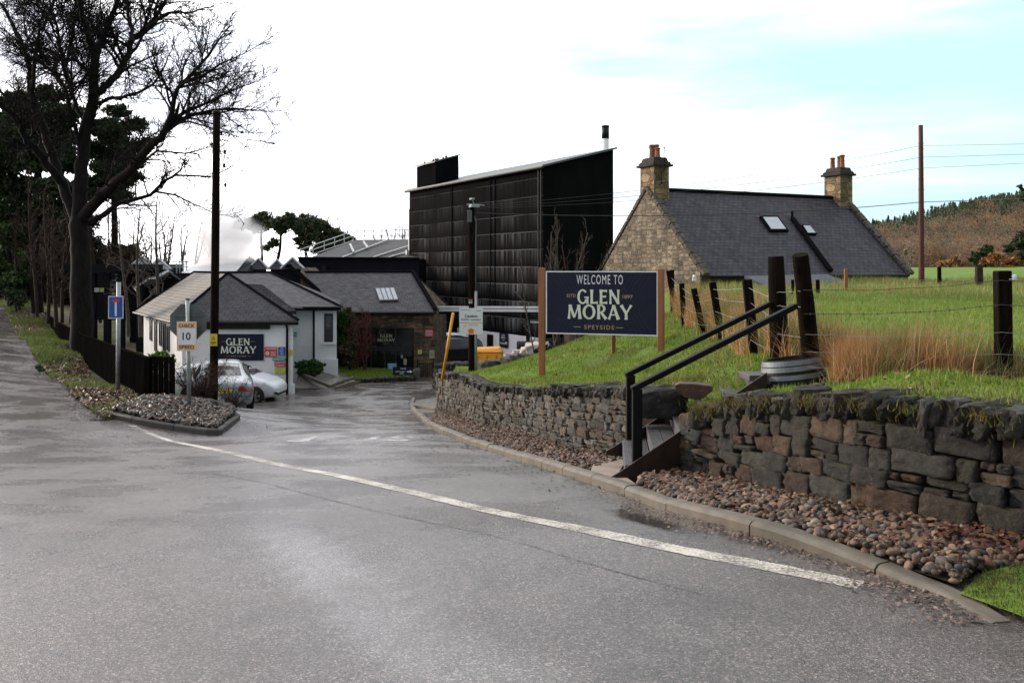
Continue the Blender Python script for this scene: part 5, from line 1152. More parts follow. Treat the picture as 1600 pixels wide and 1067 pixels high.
# ---- white rendered buildings
def build_white():
    Yf = 33.0; zg = -3.1; ze = P(0,500,Yf).z; xr = P(458,0,Yf).x; xl = -12.15
    root = thing('white_cottage', (xr, Yf, zg), 'low white rendered building with a hipped slate roof beside the parked cars', 'building')
    B = Vector((-16.4,39.9,0))
    mb = MB()
    ring = [(xl,Yf),(xr,Yf),(xr-1.6,Yf+6),(B.x+2.5,B.y+3),(B.x,B.y)]
    mb.slab([(x,y,zg-.8) for x,y in ring], (0,0,ze-zg+.8)); mb.build('wall', M['render_wall'], root)
    mb = MB(); mb.box(((xr+xl)/2, Yf-.03, P(0,606,Yf).z-.6), (xr-xl+.12,.09,1.5)); mb.build('plinth', M['render_wall'], root)
    ov = .25; eL = Vector((xl-.25, Yf-ov, ze)); eR = Vector((xr+ov, Yf-ov, ze)); A = P(356,427,36.2); Bf = Vector((B.x-.35, B.y-.1, ze)); Bp = P(303,425.6,42)
    eRb = Vector((xr+ov-1.3, Yf+4.4, ze))
    mb = MB(); hip(mb, [eL, Bf, Bp, A]); Bb = Vector((B.x+2.6,B.y+3.6,ze)); hip(mb, [Bf, Bb, Bp]); mb.build('roof', M['slate_lit'], root)
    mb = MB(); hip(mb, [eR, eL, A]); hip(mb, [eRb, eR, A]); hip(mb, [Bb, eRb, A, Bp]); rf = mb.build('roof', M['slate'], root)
    mb = MB()
    for a, b in ((A,Bp),(A,eR),(A,eL),(Bp,Bf)): mb.tube([a+Vector((0,0,.02)), b+Vector((0,0,.02))], .05, 8)
    mb.build('ridge', M['lead_dark'], rf)
    # fascia and gutters
    mb = MB(); zf = ze-.13
    mb.box(((xr+xl)/2, Yf-ov+.02, ze-.11), (xr-xl+2*ov, .05, .12)); p0 = P(340,506,Yf-ov); p1 = P(419,506,Yf-ov); mb.box(((p0.x+p1.x)/2-.5, Yf-.08, ze-.22), (p1.x-p0.x+1.0, .15, .22)); mb.build('fascia', M['black_paint'], root)
    mb = MB(); mb.tube([eL+Vector((0,-.05,-.07)), eR+Vector((0,-.05,-.07))], .05, 8); mb.tube([eL+Vector((-.06,0,-.07)), Bf+Vector((-.06,0,-.07))], .05, 8); mb.build('gutter', M['black_paint'], root)
    x = P(449.5,0,Yf).x; mb = MB(); mb.tube([(x,Yf-.28,ze-.1),(x,Yf-.09,ze-.3),(x,Yf-.09,zg+.02)], .045, 10)
    mb.build('drainpipe', M['black_paint'], root, smooth=True)
    # slit windows in the long left wall
    wl = (Vector((B.x,B.y,0))-Vector((xl,Yf,0))); nrm = Vector((wl.y,-wl.x,0)).normalized()*-1
    for px, t, b in ((236.5,495,532),(244,500,549),(251.5,503,540),(257.5,505,551),(263.5,509,549)):
        n_ = Vector((wl.y, -wl.x, 0)).normalized(); p = hit(px,(t+b)/2,(xl,Yf,0),n_); h = (b-t)/1400*p.y
        FR = frame(p, (-wl.x, -wl.y, 0)); window(root, FR, .5, h, fw=.06, pane=M['black_paint'], sash=False)
    # rear block
    Y2 = 38.0; x2 = P(526,0,Y2).x; z2 = P(0,480,Y2).z; zg2 = P(0,577,Y2).z
    xb = P(492,0,Y2).x
    mb = MB(); mb.slab([(-10.4,Y2+.25,zg2-.8),(xb,Y2+.25,zg2-.8),(xb,Y2,zg2-.8),(x2,Y2,zg2-.8),(x2-1.7,Y2+8,zg2-.8),(-12.5,Y2+8,zg2-.8)], (0,0,z2-zg2+.8)); mb.build('wall', M['render_wall'], root)
    mb = MB(); mb.box(((xb+x2)/2, Y2-.03, P(0,568,Y2).z-.4), (x2-xb+.1,.1,1.2)); mb.build('plinth', M['render_wall'], root)
    RL = P(345,426.5,43); RR = P(422,426,43); e1 = Vector((-13.2,Y2-.25,z2)); e2 = Vector((x2+.25,Y2-.3,z2+.02)); e3 = Vector((x2+.25-1.9,Y2+9,z2+.02))
    mb = MB(); hip(mb, [e2, e1, RL, RR]); hip(mb, [e3, e2, RR]); rf2 = mb.build('roof', M['slate'], root)
    mb = MB()
    for a, b in ((RL,RR),(RR,e2)): mb.tube([a+Vector((0,0,.02)), b+Vector((0,0,.02))], .06, 8)
    mb.build('ridge', M['lead_dark'], rf2)
    mb = MB(); mb.box(((x2-10.6)/2, Y2-.24, z2-.08), (x2+10.6+.3,.06,.12)); mb.tube([(-10.6,Y2-.32,z2-.06),(x2+.25,Y2-.32,z2-.05)], .05, 8); mb.box((x2-.5,Y2-.3,z2+.02),(1.6,.5,.06)); mb.build('gutter', M['black_paint'], root)
    x = P(489,0,Y2).x; mb = MB(); mb.tube([(x,Y2+.17,z2-.1),(x,Y2+.17,zg2)], .05, 10); mb.build('drainpipe', M['black_paint'], root, smooth=True)
    # link roof between the two blocks
    a = P(383,443.5,35.8); b = P(410,444.5,35.8); c = P(463,486,34.6); d = P(420,486,34.4); mb = MB(); hip(mb, [a, b, c, d], t=.12); hip(mb, [a, d, P(360,486,34.4), P(370,443.5,35.8)], t=.12); mb.build('roof', M['slate'], root)
    # sash window in the bay
    p = P(513.5,512,Y2-.005); FR = frame(p, (1,0,0)); w, h = 13.5/1400*Y2, 44/1400*Y2
    win = window(root, FR, w, h, frame_mat=M['frame_dark'])
    mb = MB(); rect(mb, FR, 0, h*.18, w-.12, h*.45, .0125, .003); mb.build('blind', M['blind'], win); mb = MB(); rect(mb, FR, 0, -h/2-.06, w+.25, .1, 0, .09); mb.build('sill', M['render_wall'], win)
M['lead_dark'] = pmat('dark_ridge', (.008,.008,.010), (.012,.012,.014), 5, 1, .0)
M['blind'] = pmat('blind', (.12,.115,.11), (.08,.08,.08), 3, .7)
build_white()
# signs on the white wall (each its own)
def wall_sign(name, label, cat, px0, py0, px1, py1, Y, mat, group=None, off=.03, rz=0):
    c = P((px0+px1)/2, (py0+py1)/2, Y-off); w = (px1-px0)/F*Y; h = (py1-py0)/F*Y; FR = frame(c, (1,rz,0))
    root = thing(name, c, label, cat, group); pl = sign_plate(root, FR, w, h, mat, 'plate', .012); return root, pl, FR, w, h
def wall_signs():
    r, pl, FR, w, h = wall_sign('distillery_sign', 'navy name board with cream lettering on the white wall above the cars', 'sign', 338, 522, 412, 563, 33, M['navy'])
    k = w/74
    mb = MB(); display_text(mb, FR, 'GLEN', (372-375)*k, (542.5-534)*k, 11*k, 37*k, .016); display_text(mb, FR, 'MORAY', (372.5-375)*k, (542.5-546.5)*k, 11*k, 55*k, .016); mb.build('lettering', M['cream'], pl)
    mb = MB(); put_text(mb, FR, 'SPEYSIDE', -2*k, -14*k, 2.6*k, 24*k, .016, .01, spacing=1.3); rect(mb, FR, -19*k, -14*k, 6*k, .5*k, .015, .001); rect(mb, FR, 15.5*k, -14*k, 6*k, .5*k, .015, .001)
    rect(mb, FR, -25*k, 9*k, 7*k, .5*k, .015, .001); rect(mb, FR, 20*k, 9*k, 7*k, .5*k, .015, .001); mb.build('lettering', M['gold'], pl)
    r, pl, FR, w, h = wall_sign('safety_notice', 'red caution notice with a round symbol on the white wall', 'notice', 413.5, 542, 433, 557.5, 33, M['sign_red'], 'notices on the white wall')
    mb = MB(); put_text(mb, FR, 'CAUTION', 0, h*.33, h*.18, w*.86, .014, .02); 
    for i, s in enumerate(('THIS IS A', 'WORKING', 'SITE')): put_text(mb, FR, s, w*.2, -h*(.02+.17*i), h*.11, w*.42, .014, .02)
    mb.lathe([(.0,.0125),(w*.15,.0125),(w*.15,.014),(0,.014)], 18, 0, FR @ Matrix.Translation((-w*.27,-h*.15,0)), False); mb.build('lettering', M['sign_white'], pl)
    mb = MB(); rect(mb, FR, -w*.27, -h*.15, w*.16, h*.1, .0145, .001); mb.build('symbol', M['sign_red'], pl)
    r, pl, FR, w, h = wall_sign('safety_notice', 'blue mandatory notice nearest the drainpipe on the white wall', 'notice', 435, 542, 445.5, 556, 33, M['sign_blue'], 'notices on the white wall')
    mb = MB()
    for i in range(6): put_text(mb, FR, ('ALL','VISITORS','MUST','REPORT TO','THE','OFFICE')[i], 0, h*(.38-.15*i), h*.09, w*(.35+.4*((i*7)%3)/3), .014, .015)
    mb.build('lettering', M['sign_white'], pl)
    for lab, y0, y1, x0, m, lines in (('green notice at the top of the stack below the red caution notice',558.5,563.5,426,'sign_green',1),('red and white notice in the middle of the stack of small notices',564.5,573,429,'sign_red',2),('lime green notice at the bottom of the stack of small notices',574,584,429,'sign_lime',3)):
        r, pl, FR, w, h = wall_sign('safety_notice', lab, 'notice', x0, y0, 446, y1, 33, M[m], 'notices on the white wall'); mb = MB()
        for i in range(lines): put_text(mb, FR, ('ASSEMBLY POINT','NO SMOKING','KEEP CLEAR','FIRE EXIT')[i], 0, h*(.5-(i+.5)/lines), h*.42/lines, w*.85, .014, .02)
        mb.build('lettering', M['sign_white'] if m != 'sign_lime' else M['ink2'], pl)
    r, pl, FR, w, h = wall_sign('safety_notice', 'small yellow hazard notice right of the drainpipe', 'notice', 451.5, 546, 457.5, 555, 33, M['sign_yellow']); mb = MB(); rect(mb, FR, 0, h*.1, w*.15, h*.4, .013, .001); rect(mb, FR, 0, -h*.3, w*.6, h*.06, .013, .001); mb.build('symbol', M['ink'], pl)
    r, pl, FR, w, h = wall_sign('first_aid_sign', 'small green first aid sign on the rear white wall', 'sign', 459.5, 519, 463.5, 526, 38, M['sign_green'], None, -.2); mb = MB(); rect(mb, FR, 0, 0, w*.5, h*.1, .013, .001); rect(mb, FR, 0, 0, w*.16, h*.36, .0145, .001); mb.build('symbol', M['sign_white'], pl)
M['ink2'] = pmat('green_ink', (.10,.16,.03), None, 8, .5)
wall_signs()
# ---- stone visitor centre
def build_centre():
    Yc = 44.0; xl, xr = P(545,0,Yc).x, P(679,0,Yc).x; zb = P(0,598,Yc).z; ze = P(0,486,Yc).z
    root = thing('stone_visitor_centre', ((xl+xr)/2, Yc, zb), 'brown stone building with a slate roof and dark glazed shopfront', 'building')
    g0, g1_ = P(559,512,Yc), P(647,590,Yc); mb = MB(); D = 7.5
    gx0, gx1, gz1 = g0.x, g1_.x, g0.z
    mb.box(((xl+gx0)/2, Yc+.25, (zb+ze)/2-.2), (gx0-xl,.5,ze-zb+.4)); mb.box(((gx1+xr)/2, Yc+.25, (zb+ze)/2-.2), (xr-gx1,.5,ze-zb+.4)); mb.box(((gx0+gx1)/2, Yc+.25, (gz1+ze)/2), (gx1-gx0,.5,ze-gz1)); mb.box((xr-.25,Yc+.5+D/2,(zb+ze)/2-.2),(.5,D,ze-zb+.4))
    R0 = P(476,426,Yc+4); R1 = P(645,425.5,Yc+4); yr = Yc+4
    xg = xr-.25; mb.slab([(xr,Yc+.5,ze-.02),(xr,Yc+8,ze-.02),(R1.x+.05,yr,R1.z-.1)], (-.4,0,0)); mb.build('wall', M['stone_centre'], root)
    mb = MB(); e0 = Vector((xl-3.4,Yc-.25,ze)); e1 = Vector((xr+.1,Yc-.25,ze)); hip(mb, [e1, e0, R0, R1]); hip(mb, [R1, R0, Vector((xl-3.4,Yc+8.3,ze)), Vector((xr+.1,Yc+8.3,ze))]); rf = mb.build('roof', M['slate'], root)
    mb = MB(); mb.beam(e1+Vector((-.02,0,.08)), R1+Vector((-.02,0,.1)), .18, .12); mb.build('verge', M['lead_dark'], rf)
    mb = MB(); mb.tube([R0+Vector((0,0,.03)), R1+Vector((0,0,.03))], .06, 8); mb.build('ridge', M['lead_dark'], rf)
    mb = MB(); mb.tube([e0+Vector((0,-.05,-.08)), e1+Vector((0,-.05,-.08))], .055, 8); mb.build('gutter', M['black_paint'], root)
    n = pl_n(e1, R1, R0); n = n if n.y < 0 else -n
    q = [hit(x,y,e1,n) for x,y in ((586,452),(616,451),(623,471),(593,472))]
    sk = MB(); sk.slab([p+n*.02 for p in q], n*.06); sk = sk.build('skylight', M['lead'], rf)
    for k in range(4):
        a0, a1 = k/4+.03, (k+1)/4-.03; mb = MB(); mb.slab([q[0].lerp(q[1],a0).lerp(q[3].lerp(q[2],a0),.06)+n*.085, q[0].lerp(q[1],a1).lerp(q[3].lerp(q[2],a1),.06)+n*.085, q[0].lerp(q[1],a1).lerp(q[3].lerp(q[2],a1),.94)+n*.085, q[0].lerp(q[1],a0).lerp(q[3].lerp(q[2],a0),.94)+n*.085], n*.01); mb.build('pane', M['pane_grey'], sk)
    # shopfront
    w = gx1-gx0; h = gz1-zb; FR = frame(((gx0+gx1)/2, Yc+.12, (gz1+zb)/2), (1,0,0)); sf = MB(); rect(sf, FR, 0, 0, w, h, -.3, .02); sf = sf.build('shopfront', M['glass_dark'], root)
    X = lambda px: (px-603)/F*Yc; Z = lambda py: ((gz1+zb)/2 - P(0,py,Yc).z)*-1
    mb = MB()
    for px in (560,578,600,617,646): rect(mb, FR, X(px), 0, .09, h, -.27, .09)
    rect(mb, FR, 0, Z(546), w, .22, -.27, .11); rect(mb, FR, 0, h/2-.05, w, .1, -.27, .11)
    rect(mb, FR, X(632), Z(568), .07, h*.55, -.27, .09); mb.build('frame', M['frame_dark'], sf)
    mb = MB(); k = 1/F*Yc; FR2 = frame(((gx0+gx1)/2, Yc-.03, (gz1+zb)/2), (1,0,0))
    display_text(mb, FR2, 'GLEN', X(603.5), Z(524.5), 5*k, 19*k, .0); display_text(mb, FR2, 'MORAY', X(603.5), Z(531), 5*k, 27*k, .0); rect(mb, FR2, X(603), Z(536.5), 11*k, .35*k, 0, .001); mb.build('lettering', M['cream_dim'], sf)
    mb = MB(); rect(mb, FR, X(632), Z(566), .16, .3, -.15, .004); rect(mb, FR, X(627), Z(558), .1, .16, -.15, .004); mb.build('poster', M['cream_dim'], sf)
    # signs on the stone
    r, pl, FR, w, h = wall_sign('safety_notice', 'red and white notice on the stone wall right of the shopfront', 'notice', 664, 515, 677, 525.5, Yc, M['sign_red']); mb = MB()
    for i in range(4): rect(mb, FR, 0, h*(.36-.24*i), w*.85, h*.06, .013, .001)
    mb.build('lettering', M['sign_white'], pl)
    r, pl, FR, w, h = wall_sign('hazard_box', 'small lime yellow box on the stone wall by the railings', 'box', 653, 546.5, 659, 553, Yc, M['sign_lime'], off=.1); mb = MB(); rect(mb, FR, 0, 0, w*.15, h*.5, .013, .001); mb.build('symbol', M['ink2'], pl)
    r, pl, FR, w, h = wall_sign('parking_notice', 'cream notice with a round symbol at the corner of the stone building', 'notice', 671, 547, 679, 560, Yc, M['cream_dim']); mb = MB(); mb.lathe([(w*.28,.0125),(w*.28,.014),(w*.18,.014),(w*.18,.0125)], 16, 0, FR, False); mb.build('symbol', M['ink2'], pl)
    r, pl, FR, w, h = wall_sign('blue_board', 'light blue poster board in front of the dark shop glass', 'sign', 605.5, 567.5, 620, 577, Yc-1.2, M['sign_sky'], off=0); mb = MB()
    for i in range(4): rect(mb, FR, 0, h*(.34-.22*i), w*.8, h*.08, .013, .001)
    mb.build('lettering', M['sign_white'], pl)
    mb = MB()
    for s in (-.4,.4): mb.box((FR[0][3]+s*w, FR[1][3]+.03, FR[2][3]-h/2-.2), (.03,.03,.5))
    mb.build('leg', M['frame_dark'], r)
    r, pl, FR, w, h = wall_sign('visitor_sign', 'low navy direction sign with a white arrow at the right of the small lawn', 'sign', 614, 573, 645, 586, Yc-3.4, M['navy'], off=0); mb = MB(); put_text(mb, FR, 'VISITOR', w*.02, h*.28, h*.14, w*.3, .014, .02); put_text(mb, FR, 'DISTILLERY', -w*.12, -h*.08, h*.15, w*.5, .014, .02); put_text(mb, FR, 'SHOP', -w*.05, -h*.31, h*.15, w*.22, .014, .02)
    a = w*.36; mb.add([(a-.14,-.06,.014),(a,-.06,.014),(a,-.11,.014),(a+.11,-.03,.014),(a,.05,.014),(a,0,.014),(a-.14,0,.014)], [(0,1,2,3,4,5,6)], 0, FR); mb.build('lettering', M['sign_white'], pl)
    mb = MB()
    for s in (-.4,.4): mb.box((FR[0][3]+s*w, FR[1][3]+.03, FR[2][3]-h/2-.2), (.04,.04,.5))
    mb.build('leg', M['frame_dark'], r)
M['cream_dim'] = pmat('dull_cream', (.36,.36,.27), (.30,.30,.22), 8, .6)
M['sign_sky'] = pmat('sign_sky_blue', (.06,.22,.48), (.05,.19,.42), 8, .4)
build_centre()
def build_gate():
    Y = 42.6; root = thing('iron_gate', P(664,590,Y), 'black iron railing gate with uprights beside the stone building corner', 'gate'); mb = MB()
    zb, zt = P(0,589,Y).z, P(0,566,Y).z; x0, x1 = P(652,0,Y).x, P(678,0,Y).x
    for z in (zb+.08, zt-.08): mb.beam((x0,Y,z),(x1,Y,z),.02,.035)
    n = 9
    for i in range(n): x = x0+(x1-x0)*i/(n-1); mb.box((x,Y,(zb+zt)/2),(.022,.022,zt-zb))
    mb.build('railing', M['black_paint'], root)
    for px, py in ((652.5,562),(677,566)): mb = MB(); p = P(px,py,Y); mb.box((p.x,Y,(p.z+zb)/2-.1),(.07,.07,p.z-zb+.2)); mb.build('post', M['black_paint'], root)
    mb = MB(); p = P(650.5,600,40.8); s = Stones(); s.add([p.x,p.y,p.z+.28],[[1,0,0],[0,1,0],[0,0,1]],(.13,.13,.36),(.10,.09,.08)); o = s.build('stone_bollard', M['drystone']); tag(o, 'short rough stone bollard at the end of the low lawn wall', 'bollard')
build_gate()
# small front lawn with its low wall, and the paved path
lp = [P(512,577,41.5), P(536,573,43.3), P(600,576,43.5), P(646,580,42.6), P(650,590,40.9), P(600,592,39.8), P(556,594,38.8)]
lz = rbf([(p.x,p.y,p.z) for p in lp], 1.5, .01)
flp = [(p.x,p.y) for p in lp]; sheet('front_lawn', flp, .4, lz, M['lawn'], skirt=.7)
q = sample_poly(flp, 9000); blades('lawn_grass', q, lz, (.05,.10), (.02,.05), GR, .5)
W_LOW = [(P(553,0,38.6).x, 38.6, P(0,608,38.6).z, P(0,594,38.6).z), (P(600,0,39.6).x, 39.6, P(0,604,39.6).z, P(0,590.5,39.6).z), (P(651,0,40.7).x, 40.7, P(0,600,40.7).z, P(0,588,40.7).z)]
stone_wall('dry_stone_wall', W_LOW, 'low dark stone wall edging the small lawn before the visitor centre', PAL_COPE, 'dry stone walls', False, .10, .15, (.2,.45), .3, .1, M['drystone_far'])
pp = [P(458,607,33.6), P(466,585,36.8), P(497,579,38.0), P(513,577,41), P(556,596,38.4), P(520,606,35.8)]
pz = rbf([(p.x,p.y,p.z+.02) for p in pp], 1.5, .01); sheet('path', [(p.x,p.y) for p in pp], .5, pz, M['asphalt'], skirt=.3)
for pts, in (([P(466,584,37),P(490,594,35.6),P(516,605,34.8)],), ([P(516,605,34.8),P(536,597,37.2),P(553,592,38.8)],), ([P(524,608,34.4),P(545,601,36.6),P(560,599,38.4)],)):
    mb = MB()
    for a, b in zip(pts[:-1], pts[1:]): mb.beam(a+Vector((0,0,.04)), b+Vector((0,0,.04)), .12, .12)
    tag(mb.build('path_kerb', M['concrete']), kind='structure')
# ---- black clad still house
C0 = Vector((1.93,55,0)); U = Vector((-.5055,.8628,0)); V_ = Vector((.8628,.5055,0)); LL = 20.2; WD = 5.32
def build_black():
    root = thing('black_clad_building', (C0.x, C0.y, -4), 'tall black corrugated clad building with white water stains and a sloping roof', 'building')
    zc = 7.73; zr = 9.2; zw = -2.75
    a = C0; b = C0+U*LL; c = b+V_*WD; d = C0+V_*WD
    up = lambda p, z: Vector((p.x, p.y, z))
    mb = MB(); mb.poly([up(b,zw), up(a,zw), up(a,zc), up(b,zc)]); mb.poly([up(b,zc), up(c,zr), up(c,zw), up(b,zw)]); mb.poly([up(c,zw), up(c,zr), up(d,zr), up(d,zw)])
    mb.build('cladding', M['stained'], root)
    mb = MB(); mb.slab([up(a,-3.6), up(a,zc), up(d,zr), up(d,-3.6)], U*.05); mb.build('end_wall', M['end_clad'], root)
    # lap lines: thin ledges at the foot of each sheet row
    mb = MB(); nrm = -V_
    k = 0; z = zw+1.1
    while z < zc-.2: mb.beam(up(a,z)+nrm*.015, up(b,z)+nrm*.015, .04, .05); z += 1.1
    mb.build('sheet_laps', M['stained'], root)
    mb = MB()
    for t in (.30, .33, .62): p = C0+U*(LL*t); mb.beam(up(p,zw)+nrm*.04, up(p,zc)+nrm*.04, .05, .08, up=(0,1,0))
    mb.build('joint_strip', M['black_paint'], root)
    ov = -V_*.25; e = -U*.3
    mb = MB(); mb.slab([up(a,zc)+ov+e+Vector((0,0,.0)), up(b,zc)+ov-e, up(c,zr)-e, up(d,zr)+e+V_*.1], (0,0,.12)); mb.build('roof', M['roof_dark'], root)
    mb = MB(); mb.tube([up(a,zc-.02)+ov+e, up(b,zc-.02)+ov-e], .08, 8); mb.tube([up(a,zc-.1)+nrm*.1+U*.4, up(a,zw)+nrm*.1+U*.4], .05, 8); mb.tube([up(a,zc-.1)+nrm*.1+U*.1, up(a,zw)+nrm*.1+U*.1], .04, 8); mb.build('gutter', M['black_paint'], root)
    # pale flank strip at the far left corner
    mb = MB(); p = b+U*.02; mb.slab([up(p-V_*.05,1.4), up(p-V_*.05,6.3), up(p+V_*.3,6.3), up(p+V_*.3,1.4)], U*.12); mb.slab([up(p-V_*.25,1.3), up(p-V_*.25,3.0), up(p+V_*.25,3.0), up(p+V_*.25,1.3)], U*.22); mb.build('corner_trim', M['white_paint'], root)
    # white base
    mb = MB(); mb.slab([up(a,-5), up(b,-5), up(c,-5), up(d,-5)], (0,0,5+zw)); ins = mb.build('base', M['render_wall'], root)
    for px, py, w, h, nm in ((766,535,.8,1.1,'window'),(726,521,.6,.9,'window'),(708,528,1.3,2.1,'door')):
        p = hit(px,py,a+nrm*.02,nrm); FR = frame(p, -U); window(root, FR, w, h, nm, fw=.07, sash=False)
    p = hit(690,530,a+nrm*.35,nrm); mb = MB(); mb.box(tuple(p), (1.3,.8,2.6), math.atan2(U.y,U.x)); mb.build('door_surround', M['frame_dark'], root)
    # penthouse
    t0 = 17.0; P1 = C0+U*15.6+V_*.15; P0 = C0+U*19.1+V_*.15; P2 = P1+V_*1.95; P3 = P0+V_*1.95
    ph = MB(); zb = 7.5; ph.add([up(P1,zb), up(P1,9.62), up(P0,zb), up(P0,9.62), up(P2,zb), up(P2,10.28), up(P3,zb), up(P3,10.28)], [(2,0,1,3),(0,4,5,1),(4,6,7,5),(6,2,3,7)]); ph = ph.build('penthouse', M['end_clad'], root)
    mb = MB(); mb.slab([up(P1,9.62)-U*.1-V_*.15, up(P0,9.62)+U*.2-V_*.15, up(P3,10.28)+U*.2, up(P2,10.3)-U*.1+V_*.12], (0,0,.09)); mb.build('roof', M['roof_dark'], ph)
    mb = MB()
    for i in range(9): q = P1.lerp(P0, random.random())-V_*.1+V_*random.random()*1.6; z = 9.72+.34*((q-P1).dot(V_)+.1); mb.lathe([(.05,-.05),(.09,0),(.05,.06),(.02,.14)], 6, 0, Matrix.Translation((q.x,q.y,z+.02)))
    mb.build('moss_tuft', M['soil'], ph)
M['end_clad'] = pmat('black_end_cladding', (.0055,.0055,.006), (.009,.009,.0095), .7, 1, .0, stretch=(1,1,.3))
M['roof_dark'] = pmat('dark_sheet_roof', (.055,.075,.08), (.04,.055,.06), .7, .5, .5)
build_black()
mb = MB(); p = P(946,0,64); root = thing('flue', (p.x,64,-3), 'slender flue with black top and white base behind the black building roof', 'chimney')
mb.tube([(p.x,64,-3),(p.x,64,P(0,217,64).z)], .245, 20); mb.build('lower_flue', M['white_paint'], root, smooth=True); mb = MB(); mb.tube([(p.x,64,P(0,217,64).z),(p.x,64,P(0,198,64).z)], .26, 20); mb.lathe([(.25,0),(.29,.02),(.29,.1),(.24,.12)], 20, 0, Matrix.Translation((p.x,64,P(0,199,64).z))); mb.build('upper_flue', M['black_paint'], root, smooth=True)
# sign on the white base
nrm = -V_; p = hit(787,531.5,C0+nrm*.06,nrm); FR = frame(p, -U); root = thing('shop_sign', p, 'navy sign with white lettering and arrow on the white foot of the black building', 'sign')
w, h = 1.15, .95; pl = sign_plate(root, FR, w, h, M['navy']); k = w/16
mb = MB(); display_text(mb, FR, 'GLEN', -.05, h*.33, h*.12, w*.36, .008); display_text(mb, FR, 'MORAY', -.05, h*.17, h*.12, w*.50, .008); rect(mb, FR, -.05, h*.0, w*.3, .02, .007, .001); put_text(mb, FR, 'GOODS IN', -w*.14, -h*.22, h*.13, w*.5, .008, .03)
a = w*.28; mb.add([(a-.06,-.26,.008),(a+.06,-.26,.008),(a+.06,-.20,.008),(a+.16,-.20,.008),(a,-.05,.008),(a-.16,-.20,.008),(a-.06,-.20,.008)], [(0,1,2,3,4,5,6)], 0, FR); mb.build('lettering', M['sign_white'], pl)
# pipe bridge
root = thing('pipe_bridge', P(825,540,46), 'white painted overhead pipe bridge carried on a dark post before the black building', 'pipe bridge')
for py0, py1, h in ((480,480.5,.10),(484.5,485.5,.14)):
    mb = MB(); mb.beam(P(676,py0,47), P(845,py1,44.5), .2, h); mb.build('beam', M['white_paint'], root, bevel=.01)
mb = MB(); mb.beam(P(676,489,47), P(845,488,44.6), .1, .12); mb.build('beam', M['black_paint'], root)
mb = MB(); p = P(825,0,45); mb.box((p.x,45,-2.4),(.2,.2,4.2)); mb.build('post', M['black_paint'], root)
mb = MB(); mb.beam(P(828,503,45), P(848,504,45), .1, .07); mb.beam(P(826,533,45), P(850,530,45), .1, .12); mb.beam(P(826,537,45), P(850,535,45), .1, .07); mb.build('bracket', M['white_paint'], root)
# black tank
mb = MB(); p = P(821,543,43); root = thing('storage_tank', P(821,556,43), 'black ribbed cylindrical tank at the white foot of the black building', 'tank')
Mx = Matrix.Translation(p) @ Matrix.Rotation(R(90), 4, 'Y') @ Matrix.Rotation(0, 4, 'Z'); prof = [(.05,-.42),(.26,-.42)]+[(.30+.02*(i%2), -.40+i*.08) for i in range(11)]+[(.26,.43),(.05,.43)]; mb.lathe(prof, 24, 0, Mx); mb.build('shell', M['rubber'], root, smooth=False)
mb = MB(); mb.box((p.x-.25,43,p.z-.4),(.1,.5,.3)); mb.box((p.x+.25,43,p.z-.4),(.1,.5,.3)); mb.build('cradle', M['black_paint'], root)
